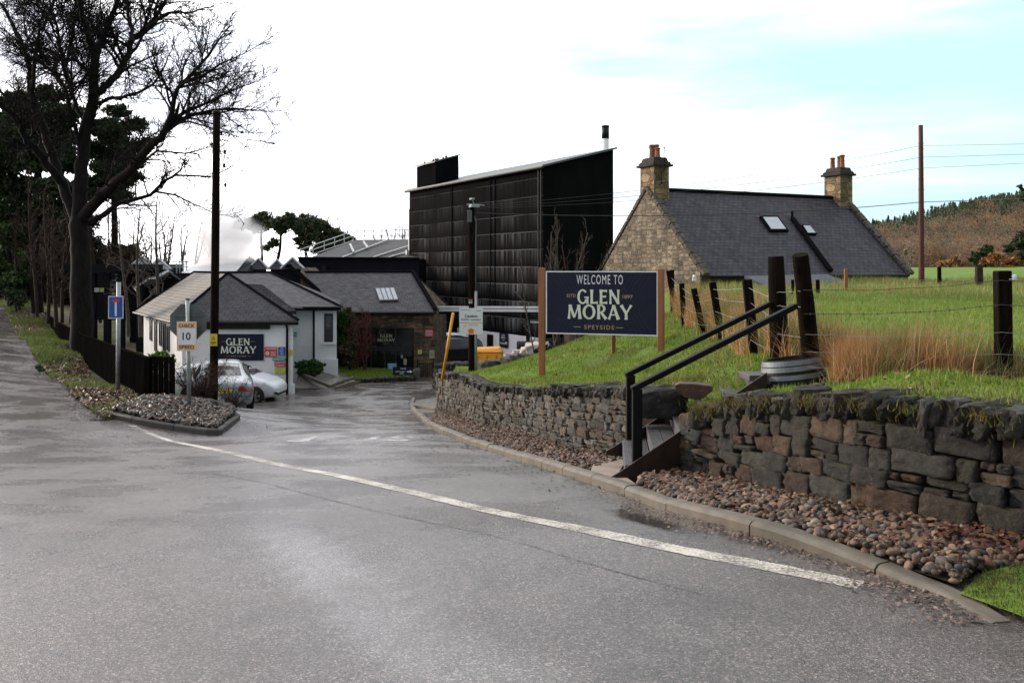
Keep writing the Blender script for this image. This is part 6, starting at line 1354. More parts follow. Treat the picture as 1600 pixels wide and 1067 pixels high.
# ---- stone cottage
def build_cottage():
    d = Vector((.895,.445,0)).normalized(); n = Vector((d.y,-d.x,0)); Lc = 11.55; W = 3.6; A = Vector((5.7,38,4.9)); Bq = A+d*Lc; ze = 1.45; zb = -1.5
    root = thing('stone_cottage', (A.x,A.y,0), 'sandstone cottage with steep purple slate roof, two chimneys and two rooflights', 'building')
    Wb = 4.2
    fl = A+n*W; fr = Bq+n*W; bl = A-n*Wb; br = Bq-n*Wb; z_ = lambda p, z: Vector((p.x,p.y,z))
    zeb = 4.9-(4.9-ze)*Wb/W
    mb = MB(); mb.slab([z_(bl,zb), z_(fl,zb), z_(fl,ze-.05), z_(A,4.85), z_(bl,zeb-.05)], d*.55); mb.build('gable_wall', M['stone_cottage'], root)
    mb = MB(); mb.slab([z_(br,zb), z_(fr,zb), z_(fr,ze-.05), z_(Bq,4.85), z_(br,zeb-.05)], -d*.55); mb.build('gable_wall', M['stone_cottage'], root)
    mb = MB(); a0 = fl+d*.55; a1 = fr-d*.55; mb.slab([z_(a0,zb), z_(a1,zb), z_(a1,ze-.02), z_(a0,ze-.02)], -n*.5); a0 = bl+d*.55; a1 = br-d*.55; mb.slab([z_(a0,zb), z_(a1,zb), z_(a1,zeb-.02), z_(a0,zeb-.02)], n*.5); mb.build('wall', M['stone_cottage'], root)
    e0 = z_(fl,ze)+n*.2+Vector((0,0,-.2))+d*.25; e1 = z_(fr,ze)+n*.2+Vector((0,0,-.2))-d*.25; r0 = A+d*.25; r1 = Bq-d*.25
    mb = MB(); hip(mb, [e1, e0, r0, r1], t=.08); hip(mb, [r1, r0, z_(bl,zeb)+d*.25, z_(br,zeb)-d*.25], t=.08); rf = mb.build('roof', M['slate_purple'], root)
    sl = pl_n(e0, e1, r1); sl = sl if sl.z > 0 else -sl
    # stone skews on both gables
    for q, s in ((A, 1), (Bq, -1)):
        f = q+n*W; bk = q-n*Wb
        for foot, zz in ((z_(f,ze)+n*.28+Vector((0,0,-.28)), 0), (z_(bk,zeb)-n*.2+Vector((0,0,-.2)), 0)):
            mb = MB(); top = q+Vector((0,0,.10))+d*s*.10; ft = foot+Vector((0,0,.14))+d*s*.10; k = 9
            for i in range(k): mb.beam(ft.lerp(top,i/k+.004), ft.lerp(top,(i+1)/k-.004), .30, .16+random.uniform(-.01,.01))
            mb.build('skew', M['soot_lichen'], root, bevel=.02)
    mb = MB(); mb.tube([r0+Vector((0,0,.03)), r1+Vector((0,0,.03))], .09, 8); mb.build('ridge', M['lead_dark'], rf)
    mb = MB(); mb.tube([e0+n*.05, e1+n*.05], .06, 8); mb.build('gutter', M['black_paint'], root)
    # dividing upstand
    a = hit(1237,343,e0,sl); b = hit(1297,425,e0,sl); mb = MB(); mb.beam(a+sl*.06, b+sl*.06, .2, .16, up=sl); mb.tube([a+sl*.05, a+sl*.05+Vector((0,0,.35))], .06, 8); mb.build('upstand', M['lead_dark'], rf)
    for pts, pane in (([(1186,340),(1214,340),(1231,363),(1202,363)], 'pane_bright'), ([(1251,354),(1264,354),(1275,368),(1260,368)], 'pane_bright')):
        q = [hit(x,y,e0,sl) for x,y in pts]; mb = MB(); mb.slab([p+sl*.0 for p in q], sl*.10); f = mb.build('rooflight', M['lead_dark'], rf)
        c = sum(q, Vector())/4; mb = MB(); mb.slab([c+(p-c)*.80+sl*.105 for p in q], sl*.01); mb.build('pane', M[pane], f)
    # chimneys
    for q, s, wd in ((A+d*.42, 1, .86), (Bq-d*.45, -1, .86)):
        rz = math.atan2(d.y, d.x); zt = q.z
        tp = P(1010,262,q.y).z if s == 1 else P(1313,276,q.y).z
        mb = MB(); mb.box((q.x,q.y,(tp+3.6)/2), (.78,1.0,tp-3.6), rz); ch = mb.build('chimney', M['chim'], root)
        mb = MB(); mb.box((q.x,q.y,tp+.05), (1.04,1.26,.10), rz); mb.box((q.x,q.y,tp+.16), (.92,1.14,.12), rz, taper=.92); mb.box((q.x,q.y,tp+.30), (.76,.98,.20), rz, taper=.86); mb.build('cope', M['soot'], ch, bevel=.015)
        for k, (o, hh) in enumerate(((-.30,.42),(-.02,.60),(.10,.60),(.32,.56)) if s == 1 else ((-.30,.55),(0,.60),(.30,.62))):
            c = q+n*(-o if s == 1 else o)+d*(.08 if k % 2 else -.06); mb = MB(); z0 = tp+.38; mb.lathe([(.13,z0-.05),(.13,z0+.04),(.115,z0+.06),(.10,z0+hh*.75),(.105,z0+hh*.86),(.13,z0+hh*.88),(.13,z0+hh*.95),(.11,z0+hh*.97),(.085,z0+hh),(.07,z0+hh-.1)], 18, 0, Matrix.Translation((c.x,c.y,0))); mb.build('chimney_pot', M['terracotta'], ch, smooth=True)
    # aerial
    a = P(1034,288,37.6); mb = MB(); mb.tube([P(1030,291,37.7), P(1034,285,37.6), P(1033.5,272,37.6), P(1039,262,37.6), P(1038.5,230,37.6)], .014, 6); mb.tube([P(1035.5,231,37.5), P(1041.5,232,37.7)], .012, 6); mb.box(tuple(P(1034,286,37.6)), (.07,.07,.09)); mb.build('aerial', M['black_rail'], root)
    # security lamp at the gable corner
    p = P(1085,436,34.4); mb = MB(); mb.box(tuple(p), (.14,.10,.12)); mb.lathe([(.03,0),(.08,.02),(.05,.10)], 12, 0, Matrix.Translation(p+Vector((0,-.02,.06)))); mb.build('wall_lamp', M['white_paint'], root)
    # lean-to roof in front
    q = [P(1163,431,33.0), P(1292,428.5,35.2), P(1340,446,34.6), P(1212,452,32.2)]; mb = MB(); mb.slab(q, (0,0,-.1)); mb.build('porch_roof', M['lead'], root)
M['soot_lichen'] = pmat('lichen_stone', (.030,.027,.024), (.13,.115,.095), 7, .85, .2, bump=.6, bscale=14)
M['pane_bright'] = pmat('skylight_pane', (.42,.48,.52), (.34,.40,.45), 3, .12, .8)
M['chim'] = masonry_mat('chimney_ashlar', [(.05,(.10,.07,.045)),(.5,(.30,.21,.125)),(.95,(.42,.32,.20))], .62, .30, (.12,.09,.06))
build_cottage()
# ---- background works buildings
def gable_block(name, label, mats, a, b, depth, ze, zr, zb, cat='building', group=None):
    """a-b front eave line, ridge parallel at half depth"""
    a = Vector(a); b = Vector(b); d = (b-a).normalized(); n = Vector((-d.y,d.x,0)); root = thing(name, (a.x,a.y,zb), label, cat, group); z = lambda p, q: Vector((p.x,p.y,q))
    m0 = a+n*depth/2; m1 = b+n*depth/2; c = b+n*depth; e = a+n*depth; mb = MB()
    mb.add([z(a,zb),z(b,zb),z(c,zb),z(e,zb),z(a,ze),z(b,ze),z(c,ze),z(e,ze),z(m0,zr-.05),z(m1,zr-.05)], [(0,1,5,4),(1,2,6,9,5),(2,3,7,6),(3,0,4,8,7)]); mb.build('wall', mats[0], root)
    mb = MB(); o = d*.2; mb.slab([z(a,ze)-o-n*.2, z(b,ze)+o-n*.2, z(m1,zr)+o, z(m0,zr)-o], (0,0,.1)); mb.slab([z(m0,zr)-o, z(m1,zr)+o, z(c,ze)+o+n*.2, z(e,ze)-o+n*.2], (0,0,.1)); mb.build('roof', mats[1], root); return root
# stone gable with pyramid vents
def pyramid(root, c, w, h, hb, mw, mr, rz=0, name='vent'):
    mb = MB(); mb.box((c.x,c.y,c.z-hb/2), (w*.7,w*.7,hb), rz); v = mb.build(name, mw, root)
    mb = MB(); m = Matrix.Translation(c) @ Matrix.Rotation(rz,4,'Z'); mb.add([(-w/2,-w/2,0),(w/2,-w/2,0),(w/2,w/2,0),(-w/2,w/2,0),(0,0,h)], [(3,2,1,0),(0,1,4),(1,2,4),(2,3,4),(3,0,4)], 0, m); mb.build('cap', mr, v)
    mb = MB()
    for x, y in ((-1,-1),(1,-1),(1,1),(-1,1)): mb.tube([m @ Vector((x*w/2,y*w/2,.02)), m @ Vector((0,0,h+.02))], .055, 6)
    mb.build('hip_lead', M['roof_bright'], v)
def build_malt():
    Y = 46; root = thing('kiln_building', P(470,480,Y), 'stone gabled malt building with a row of small pyramid roof vents behind the white building', 'building')
    ap = P(453,418,Y); r = P(521,476,Y); l = P(400,476,Y); mb = MB(); mb.slab([Vector((l.x,Y,-3.5)), Vector((r.x,Y,-3.5)), r, ap, l], (0,6,0)); mb.build('gable', M['stone_centre'], root)
    mb = MB(); mb.beam(r+Vector((0,-.1,.05)), ap+Vector((0,-.1,.12)), .4, .16); mb.beam(ap+Vector((0,-.1,.12)), l+Vector((0,-.1,.05)), .4, .16); mb.build('verge', M['lead_dark'], root)
    mb = MB(); mb.beam(P(497,477,Y-.4), P(527,476.5,Y-.4), .5, .1); mb.build('lead_flat', M['lead'], root)
    for px, py, w, YY, hh in ((457,420,44,Y+.3,17),(433,421,34,Y+5,15),(404,421,40,Y+10,17)):
        c = P(px,py,YY); pyramid(root, c, w/1400*YY*.80, hh/1400*YY, 1.0, M['clad_dark'], M['slate'], R(12))
build_malt()
def build_long():
    root = thing('long_shed', P(560,426,62), 'long dark flat roofed shed running behind the slate roofs to the black building', 'building')
    a = P(466,404,62); b = P(655,405,62); mb = MB(); mb.slab([Vector((a.x,62,-4)), Vector((b.x,62,-4)), b, a], (0,5,0)); mb.build('wall', M['clad_dark'], root)
    mb = MB(); mb.box(tuple(P(507,419,61.9)), (.35,.3,.3)); mb.tube([P(507,425,61.8), P(507,415,61.8)], .12, 8); mb.build('cowl', M['black_paint'], root)
    mb = MB(); mb.beam(a+Vector((0,-.05,.06)), b+Vector((0,-.05,.06)), .3, .12); mb.build('coping', M['lead_dark'], root)
build_long()
def build_bigroof():
    root = thing('warehouse', P(570,404,80), 'wide warehouse with shallow grey roof and walkway rails left of the black building', 'building')
    q = [P(481,404,70), P(660,404,70), P(662,374,86), P(556,374.5,86)]; mb = MB(); mb.slab(q, (0,0,-.4)); mb.build('roof', M['roof_grey'], root)
    mb = MB(); mb.slab([Vector((q[0].x,70.2,-4)), Vector((q[1].x,70.2,-4)), q[1]-Vector((0,-.2,.4)), q[0]-Vector((0,-.2,.4))], (0,1,0)); mb.slab([Vector((q[3].x,86.2,-4)), Vector((q[2].x,86.2,-4)), q[2]-Vector((0,0,.4)), q[3]-Vector((0,0,.4))], (0,1,0)); mb.build('wall', M['clad_dark'], root)
    mb = MB()
    for a, b in ((P(535,404,70.3),P(606,376,84)),(P(583,404,70.3),P(650,382,80)),(P(608,404,70.3),P(655,390,76))): mb.beam(a+Vector((0,0,.08)), b+Vector((0,0,.08)), .16, .1)
    for a, b in ((P(547,383,78),P(553,396,72)),(P(568,379,80),P(575,389,75))): mb.beam(a+Vector((0,0,.1)), b+Vector((0,0,.1)), .14, .1)
    mb.build('roof_rail', M['railwhite'], root)
    mb = MB()
    for dz in (0,.35,.7): mb.beam(P(470,404,70)+Vector((0,0,dz)), P(552,376,86)+Vector((0,0,dz*1.3)), .07, .06)
    for k in range(6): p = P(470,404,70).lerp(P(552,376,86), k/5); mb.tube([p, p+Vector((0,0,.8))], .04, 5)
    for dz in (.3,.8): mb.beam(P(556,374,86)+Vector((0,0,dz)), P(652,372,86)+Vector((0,0,dz)), .07, .06)
    for k in range(8): p = P(556,374,86).lerp(P(652,372,86), k/7); mb.tube([p, p+Vector((0,0,.85))], .04, 5)
    mb.build('walkway_rail', M['railwhite'], root)
build_bigroof()
def build_brightroof():
    root = thing('still_house', P(340,440,52), 'works building with a pale shiny roof and black gable where the steam rises', 'building')
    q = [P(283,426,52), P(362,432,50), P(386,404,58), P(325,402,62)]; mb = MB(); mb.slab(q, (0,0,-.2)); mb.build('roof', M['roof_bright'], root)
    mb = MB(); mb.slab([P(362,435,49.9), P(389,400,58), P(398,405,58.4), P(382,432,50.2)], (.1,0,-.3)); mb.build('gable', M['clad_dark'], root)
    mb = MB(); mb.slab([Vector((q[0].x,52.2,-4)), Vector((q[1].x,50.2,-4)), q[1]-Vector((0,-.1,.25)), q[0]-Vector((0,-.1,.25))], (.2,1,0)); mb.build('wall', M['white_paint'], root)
    mb = MB()
    for k in range(4): p = P(276+k*5,424,54); mb.tube([p-Vector((0,0,2)), p+Vector((0,0,.5+.2*(k%2)))], .04, 5)
    for dz in (0,.3): mb.beam(P(268,417,54)+Vector((0,0,dz)), P(295,417,54)+Vector((0,0,dz)), .06, .06)
    mb.build('pipework', M['railwhite'], root)
build_brightroof()
def build_left_works():
    Y = 48; root = thing('black_gabled_shed', P(245,500,Y), 'black gabled shed behind the left end of the white building', 'building')
    mb = MB(); pts = [P(212,500,Y), P(290,500,Y), P(289,444,Y), P(265,427,Y), P(213,455,Y)]; mb.slab(pts, (0,7,0)); mb.build('wall', M['end_clad'], root)
    mb = MB(); mb.slab([P(213,456,Y-.2), P(265,427,Y-.2), P(262,424,Y+6), P(205,448,Y+6)], (0,0,.12)); mb.slab([P(265,427,Y-.2), P(290,445,Y-.2), P(286,440,Y+6), P(262,424,Y+6)], (0,0,.12)); mb.build('roof', M['roof_dark'], root)
    mb = MB(); mb.beam(P(215,450,Y-.3), P(238,435,Y-.3), .9, .06); mb.build('skylight', M['roof_bright'], root)
    root = thing('vent_tower', P(235,440,55), 'dark tower with twin pyramid slate caps beyond the birch trunks', 'building')
    mb = MB(); c = P(245,0,56); mb.box((c.x,56,-1.2), (2.4,2.4,6)); mb.build('wall', M['clad_dark'], root)
    for px, py, w, YY, hh in ((248,421,50,54,16),(222,419,52,58,18)): pyramid(root, P(px,py,YY), w/1400*YY*.75, hh/1400*YY, .8, M['clad_dark'], M['roof_cap'], R(20))
    root = thing('open_canopy', P(180,480,50), 'dark open sided loading canopy behind the big bare tree', 'building')
    mb = MB(); mb.beam(P(142,418.5,50), P(222,418.5,50), 6, .4); mb.build('roof', M['clad_dark'], root)
    for px in (146,168,190,219): mb = MB(); p = P(px,0,47.5); mb.box((p.x,47.5,-1.2),(.3,.3,5)); mb.build('post', M['clad_dark'], root)
    mb = MB(); mb.slab([P(142,500,53), P(222,500,53), P(222,418,53), P(142,418,53)], (0,.3,0)); mb.build('wall', M['clad_dark'], root)
    mb = MB()
    for i in range(26): p = P(random.uniform(170,188), random.uniform(428,462), 51); mb.box(tuple(p), (random.uniform(.1,.4),.2,random.uniform(.03,.09)))
    mb.build('stacked_goods', M['railwhite'], root)
    for px, w, m, lab in ((151.5,8,'cream_dim','small pale pink notice left of its pair under the canopy'),(159.5,6,'sign_lime2','small lime framed notice right of its pair under the canopy')):
        FR = frame(P(px,453,47.2), (1,0,0)); root = thing('notice', P(px,453,47.2), lab, 'notice'); pl = sign_plate(root, FR, w/F*47, 6.5/F*47, M[m])
M['sign_lime2'] = pmat('lime_frame', (.30,.34,.10), None, 8, .6); M['roof_cap'] = pmat('wet_lead_cap', (.20,.22,.24), (.14,.155,.17), 1.2, .3, .6)
build_left_works()
# ---------------------------------------------------------------- trees
class Twigs:
    def __init__(s): s.g = {}
    def add(s, pts, rad, n): s.g.setdefault((len(pts), n), []).append((np.array(pts, float), np.array(rad, float)))
    def build(s, name, mat, parent=None):
        Vs, Fs = [], []; o = 0
        for (k, n), lst in s.g.items():
            Pp = np.stack([a for a, _ in lst]); Rr = np.stack([b for _, b in lst]); m = len(lst)
            d = np.empty_like(Pp); d[:,1:-1] = Pp[:,2:]-Pp[:,:-2]; d[:,0] = Pp[:,1]-Pp[:,0]; d[:,-1] = Pp[:,-1]-Pp[:,-2]
            d /= np.linalg.norm(d, axis=2, keepdims=True)+1e-9
            ref = np.where(np.abs(d[:,:1,2:3]) < .8, np.array([0,0,1.]), np.array([1.,0,0])); a = np.cross(d, ref); a /= np.linalg.norm(a, axis=2, keepdims=True)+1e-9; b = np.cross(d, a)
            t = np.arange(n)*2*np.pi/n
            V = Pp[:,:,None]+(a[:,:,None]*np.cos(t)[None,None,:,None]+b[:,:,None]*np.sin(t)[None,None,:,None])*Rr[:,:,None,None]
            i = np.arange(k-1)[:,None]; j = np.arange(n)[None]; f = np.stack([i*n+j, i*n+(j+1)%n, (i+1)*n+(j+1)%n, (i+1)*n+j], -1).reshape(-1,4)
            Fs.append((f[None]+(np.arange(m)*k*n)[:,None,None]).reshape(-1,4)+o); Vs.append(V.reshape(-1,3)); o += m*k*n
        return np_mesh(name, np.concatenate(Vs), np.concatenate(Fs), mat, parent, None, True)
def unit(v): return v/(np.linalg.norm(v)+1e-9)
def grow(tw, p, d, L, r, lvl, cfg, limb=None):
    """a branch and, recursively, its side branches"""
    k = 7 if lvl > 1 else (5 if lvl == 1 else 4); pts = [p]; dd = unit(d); st = L/(k-1); wig = cfg['wig']*(1 if lvl else 1.3)
    for i in range(k-1):
        dd = unit(dd + rng.normal(0, wig, 3) + np.array([0,0,cfg['up']*(1 if lvl else .6)])); pts.append(pts[-1]+dd*st)
    tip = max(cfg['tip'], r*.28); rad = np.linspace(r, tip, k)
    (limb if (limb is not None and r > cfg['limb_r']) else tw).add(pts, rad, 7 if r > .06 else (4 if r > .025 else 3))
    if lvl == 0: return
    spawn(tw, pts, rad, L, lvl, cfg, limb)
def spawn(tw, pts, rad, L, lvl, cfg, limb=None, t0=.18):
    pts = np.array(pts); seg = np.linalg.norm(np.diff(pts, axis=0), axis=1); cum = np.r_[0, np.cumsum(seg)]; tot_ = cum[-1]
    n = max(2, int(tot_/cfg['sp'][lvl])); side = 1
    for i in range(n):
        t = t0+(1-t0)*(i+random.random()*.8)/n; s = t*tot_; j = min(int(np.searchsorted(cum, s, 'right'))-1, len(pts)-2); f = (s-cum[j])/max(seg[j],1e-6)
        p = pts[j]+(pts[j+1]-pts[j])*f; d = unit(pts[j+1]-pts[j]); r0 = rad[j]+(rad[j+1]-rad[j])*f
        ax = unit(np.cross(d, rng.normal(0,1,3))); an = R(random.uniform(*cfg['ang'])); nd = d*math.cos(an)+ax*math.sin(an)
        l = L*random.uniform(*cfg['ratio'])*(1.12-.5*t); grow(tw, p, nd, l, max(cfg['tip'], min(r0*.62, l*.028)), lvl-1, cfg, limb)
OAK = dict(wig=.16, up=.035, tip=.0098, sp={4:.9,3:.32,2:.20,1:.13}, ang=(28,62), ratio=(.42,.66), limb_r=.05)
def big_tree():
    Y0 = 38.0; base = P(129,548,Y0); root = thing('bare_tree', base, 'huge bare broadleaf tree spreading over the board fence and the black utility pole', 'tree')
    lm = Twigs(); tw = Twigs()
    def poly(pp, r0, r1, dy=0, lvl=3, t0=.2, Lf=None):
        n = len(pp); pts = [np.array(P(x, y, Y0+dy*(i/(n-1))**1.0)) for i, (x, y) in enumerate(pp)]
        # resample smoothly
        V = [Vector(p) for p in pts]; out = []
        for i in range(n-1):
            p0, p1, p2, p3 = V[max(i-1,0)], V[i], V[i+1], V[min(i+2,n-1)]
            for q in range(4): t = q/4; out.append(.5*((2*p1)+(p2-p0)*t+(2*p0-5*p1+4*p2-p3)*t*t+(3*p1-p0-3*p2+p3)*t**3))
        out.append(V[-1]); out = np.array(out); k = len(out); out[1:-1] += rng.normal(0, .03, (k-2,3)); rad = np.linspace(1,0,k)**.85*(r0-r1)+r1
        lm.add(out, rad, 10)
        if lvl: spawn(tw, out, rad, Lf or (np.linalg.norm(out[-1]-out[0])*.72), lvl, OAK, lm, t0)
        grow(tw, out[-1], out[-1]-out[-3], 1.4, r1, 2, OAK, lm)
    poly([(129,560),(128,500),(127,440),(126,390),(124,345)], .47, .37, 0, 0)
    poly([(124,352),(124,310),(127,260),(134,205),(143,160),(148,110),(150,82)], .32, .15, 0, 3, .45, 2.6)
    poly([(150,85),(160,62),(172,35),(183,5),(188,-40)], .17, .06, 2.5); poly([(149,88),(140,62),(131,38),(127,8),(122,-45)], .15, .05, -2.5)
    poly([(145,150),(165,135),(185,112),(201,85),(207,62),(228,45),(252,12),(262,-15)], .18, .05, 3.0); poly([(206,66),(204,40),(197,10),(190,-20)], .10, .03, 1.5)
    poly([(228,45),(262,22),(300,18),(335,8)], .07, .02, 1.0)
    poly([(127,345),(152,312),(178,288),(197,272),(223,242),(255,208)], .25, .14, -3.0, 3, .3, 2.8)
    def from3(pp, r0, r1, y0, dy, lvl=3, Lf=None):
        global _y; 
        n = len(pp); pts = [np.array(P(x, y, Y0+y0+dy*i/(n-1))) for i, (x, y) in enumerate(pp)]; rad = np.linspace(r0, r1, n); lm.add(pts, rad, 8)
        spawn(tw, pts, rad, (Lf or np.linalg.norm(pts[-1]-pts[0])*.6)*1.15, lvl, OAK, lm, .15); grow(tw, pts[-1], pts[-1]-pts[-2], 1.5, r1, 2, OAK, lm)
    from3([(255,208),(268,180),(272,155),(278,138),(298,118),(325,88),(342,62)], .12, .035, -3, -1.5, 3, 3.4); from3([(290,128),(318,118),(345,100),(372,88)], .07, .02, -4, -1, 3, 2.2)
    from3([(255,208),(280,190),(300,180),(335,172),(368,170),(396,173)], .10, .025, -3, 1.0, 3, 3.0); from3([(262,198),(288,175),(315,165),(345,150),(378,136)], .09, .02, -3, 2.0, 3, 3.2)
    from3([(210,255),(228,250),(245,236),(290,240),(322,232)], .07, .02, -2.4, 2.0, 3, 2.0); from3([(270,195),(295,190),(330,200),(375,215)], .05, .015, -3, -1.5, 3, 2.0)
    from3([(140,350),(163,335),(185,318),(210,312),(235,305),(258,282),(275,274),(330,276)], .13, .03, 0, -2.5, 3, 2.2); from3([(245,300),(275,305),(300,318),(328,330)], .05, .015, -1.5, 1, 2, 1.6)
    poly([(121,350),(104,305),(88,262),(76,225),(62,188),(50,150),(46,112),(36,70),(18,35),(0,5)], .24, .05, 2.5, 3, .25, 2.8)
    poly([(50,140),(54,100),(60,60),(78,20),(88,-20)], .09, .03, 1.0); poly([(95,285),(66,248),(40,215),(20,180),(-8,158),(-40,150)], .18, .05, -3)
    poly([(130,250),(112,180),(95,125),(60,95),(38,40)], .09, .03, -2.0); poly([(135,205),(118,160),(100,108),(92,60),(80,20),(78,-30)], .10, .03, 3)
    poly([(140,170),(170,155),(200,150),(240,130),(262,90)], .09, .025, -2.0, 3, .2, 2.2); poly([(60,188),(30,165),(0,140),(-30,120)], .09, .03, -1)
    poly([(160,300),(185,250),(215,225),(250,205)], .06, .02, 3.0); poly([(146,120),(120,96),(98,92),(60,88),(20,60)], .08, .02, 2.0)
    lm.build('trunk', M['bark'], root); tw.build('crown', M['bark'], root)
big_tree()
M['shrub_bark'] = pmat('shrub_bark', (.060,.034,.026), (.035,.022,.018), 8, .9, .1)
def slim_tree(px, base_y, top_y, Y, label, mat='bark_brown', group=None, lean=0, r=.09, n_stem=1, cfgx=None, name='bare_tree', ratio=.33, lvl=3, spread=30):
    b = P(px, base_y, Y); H = (base_y-top_y)/F*Y; root = thing(name, b, label, 'tree' if H > 3 else 'shrub', group); lm = Twigs(); tw = Twigs()
    cfg = dict(wig=.12, up=.05, tip=.007+.00018*Y, sp={4:.8,3:.42,2:.28,1:.2}, ang=(22,52), ratio=(.42,.62), limb_r=.045)
    if cfgx: cfg.update(cfgx)
    for s in range(n_stem):
        hs = .97 if s == 0 else (random.uniform(.85,.97) if n_stem < 12 else random.uniform(.45,.95)); a = random.uniform(0,6.28); off = np.array([math.cos(a), math.sin(a), 0])*(.0 if n_stem == 1 else math.tan(R(spread*random.uniform(.3,1)))*H*.5); k = 9; pts = []
        for i in range(k): t = i/(k-1); pts.append(np.array(b)+np.array([lean*t*H+math.sin(t*4+s+px)*.02*H, math.cos(t*3+s)*.015*H, H*t*hs - (.2 if i == 0 else 0)])+off*t**1.2)
        rad = np.linspace(r, min(.02, r*.4), k); lm.add(pts, rad, 7); spawn(tw, pts, rad, H*ratio, lvl, cfg, lm, .22)
    lm.build('trunk', M[mat], root); tw.build('crown', M[mat], root); return root
WG = 'thin bare trees of the wood behind the board fence'
for px, by, ty, Y, m in ((28,480,300,60,'bark_brown'),(52,490,268,56,'bark_brown'),(70,500,290,50,'bark_brown'),(84,505,310,47,'bark_brown'),(98,500,300,54,'bark_brown'),(42,470,320,70,'bark_brown'),(112,500,325,60,'bark_brown'),(10,465,280,66,'bark_brown'),(152,500,318,58,'bark_brown'),(168,498,335,62,'bark_brown'),(62,478,345,75,'bark_brown'),(90,480,335,70,'bark_brown'),(178,495,322,66,'bark_brown')):
    slim_tree(px, by, ty, Y, 'thin brown bare tree in the wood behind the board fence', m, WG, random.uniform(-.05,.05), .11, 1, dict(tip=.014, sp={3:.4,2:.30,1:.24}), ratio=.36)
for px, by, ty, Y, ln, lab in ((216,520,318,42,.02,'birch with pale lower trunk just right of the blue no through road sign'),(240,515,300,41,.05,'birch with drooping twigs second from the blue no through road sign'),(196,520,335,44,-.03,'birch with slim dark trunk just above the blue no through road sign')):
    slim_tree(px, by, ty, Y, lab, 'bark_pale2', 'birches by the sheds', ln, .10, 1, dict(tip=.012, up=-.03, wig=.14), name='birch_tree', ratio=.40)
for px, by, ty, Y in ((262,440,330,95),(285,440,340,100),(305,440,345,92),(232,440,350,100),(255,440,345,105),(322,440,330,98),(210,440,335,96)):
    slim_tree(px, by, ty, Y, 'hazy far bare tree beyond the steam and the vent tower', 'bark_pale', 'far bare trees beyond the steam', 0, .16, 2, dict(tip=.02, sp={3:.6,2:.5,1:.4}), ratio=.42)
slim_tree(525, 405, 340, 118, 'bare round headed tree rising among the far pines', 'bark_brown', None, 0, .22, 3, dict(tip=.025, sp={3:.7,2:.5,1:.4}), ratio=.5)
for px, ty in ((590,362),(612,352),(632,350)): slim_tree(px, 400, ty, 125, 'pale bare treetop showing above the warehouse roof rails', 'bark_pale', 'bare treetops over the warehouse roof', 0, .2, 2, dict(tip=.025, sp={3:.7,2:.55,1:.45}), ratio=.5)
slim_tree(868, 560, 338, 33, 'tall bare birch left of the cottage gable in front of the black building', 'bark_pale2', None, .03, .05, 4, dict(tip=.008, up=.10, wig=.07, ang=(12,30)), name='birch_tree', ratio=.36, spread=20)
slim_tree(905, 540, 375, 34, 'bushy brown bare tree in the angle of the black building and cottage', 'bark_brown', None, .02, .05, 4, dict(tip=.009, up=.07, ang=(14,38)), ratio=.4, spread=28)
slim_tree(838, 580, 392, 31, 'slender pale barked sapling just left of the welcome board', 'bark_pale', None, -.13, .03, 1, dict(tip=.006), name='birch_tree', ratio=.28)
slim_tree(842, 560, 430, 36, 'thin bare sapling directly behind the left post of the welcome board', 'bark_pale2', None, .05, .035, 2, dict(tip=.007), ratio=.35)
slim_tree(362, 644, 588, 19.6, 'dark leafless shrub on the slate island beside the black pole', 'shrub_bark', None, 0, .008, 20, dict(tip=.0026, sp={3:.09,2:.06,1:.05}, ang=(35,80), up=.0, wig=.28), name='bare_shrub', ratio=.40, lvl=2, spread=62)
slim_tree(308, 640, 552, 20.2, 'dark leafless shrub on the slate island by the speed sign pole', 'shrub_bark', None, 0, .009, 46, dict(tip=.0026, sp={3:.09,2:.06,1:.05}, ang=(35,80), up=.0, wig=.28), name='bare_shrub', ratio=.40, lvl=2, spread=62)
slim_tree(570, 588, 480, 42.0, 'small red twigged maple on the little lawn before the shopfront', 'twig_red', None, 0, .03, 4, dict(tip=.006, sp={3:.26,2:.2,1:.14}, ang=(25,55), up=.05, wig=.14), name='maple_tree', ratio=.42, spread=26)
slim_tree(556, 592, 488, 42.4, 'second red twigged maple left of the shop lettering', 'twig_red', None, 0, .025, 3, dict(tip=.008, sp={3:.25,2:.18,1:.12}, ang=(30,65), up=.0, wig=.16), name='maple_tree', ratio=.42, spread=26)
# ---- foliage
M['needles'] = attr_mat('needle_foliage', .75, .2, .2, 1.5, .12)
def leafcloud(clumps, dens, size, pal, flat=.6, hollow=.35):
    """clumps: (centre xyz, radius); returns arrays of leaf quads filling them unevenly"""
    Vs, Cs = [], []
    for c, r in clumps:
        n = int(dens*(r/size)**2*1.3) + 12; k = max(3, int(n/26)); sub = rng.normal(0,1,(k,3)); sub /= np.linalg.norm(sub, axis=1, keepdims=True); sub *= (rng.uniform(hollow,1,(k,1)))*r; sub[:,2] *= flat
        j = rng.integers(0, k, n); p = np.array(c)+sub[j]+rng.normal(0, r*.16, (n,3))*np.array([1,1,flat]); s = rng.uniform(.6,1.4,(n,1))*size
        a = rng.normal(0,1,(n,3)); a /= np.linalg.norm(a,axis=1,keepdims=True); b = np.cross(a, rng.normal(0,1,(n,3))); b /= np.linalg.norm(b,axis=1,keepdims=True)
        Vs.append(np.stack([p-a*s, p-b*s*.45, p+a*s, p+b*s*.45], 1)); base = np.array(pal)[rng.integers(0,len(pal),k)]; Cs.append(np.repeat(base[j]*rng.uniform(.7,1.3,(n,1)), 4, 0))
    V = np.concatenate(Vs).reshape(-1,3); return V, np.arange(len(V)).reshape(-1,4), np.concatenate(Cs)
PINE = [(.022,.040,.016),(.030,.050,.018),(.016,.030,.014),(.038,.055,.020)]
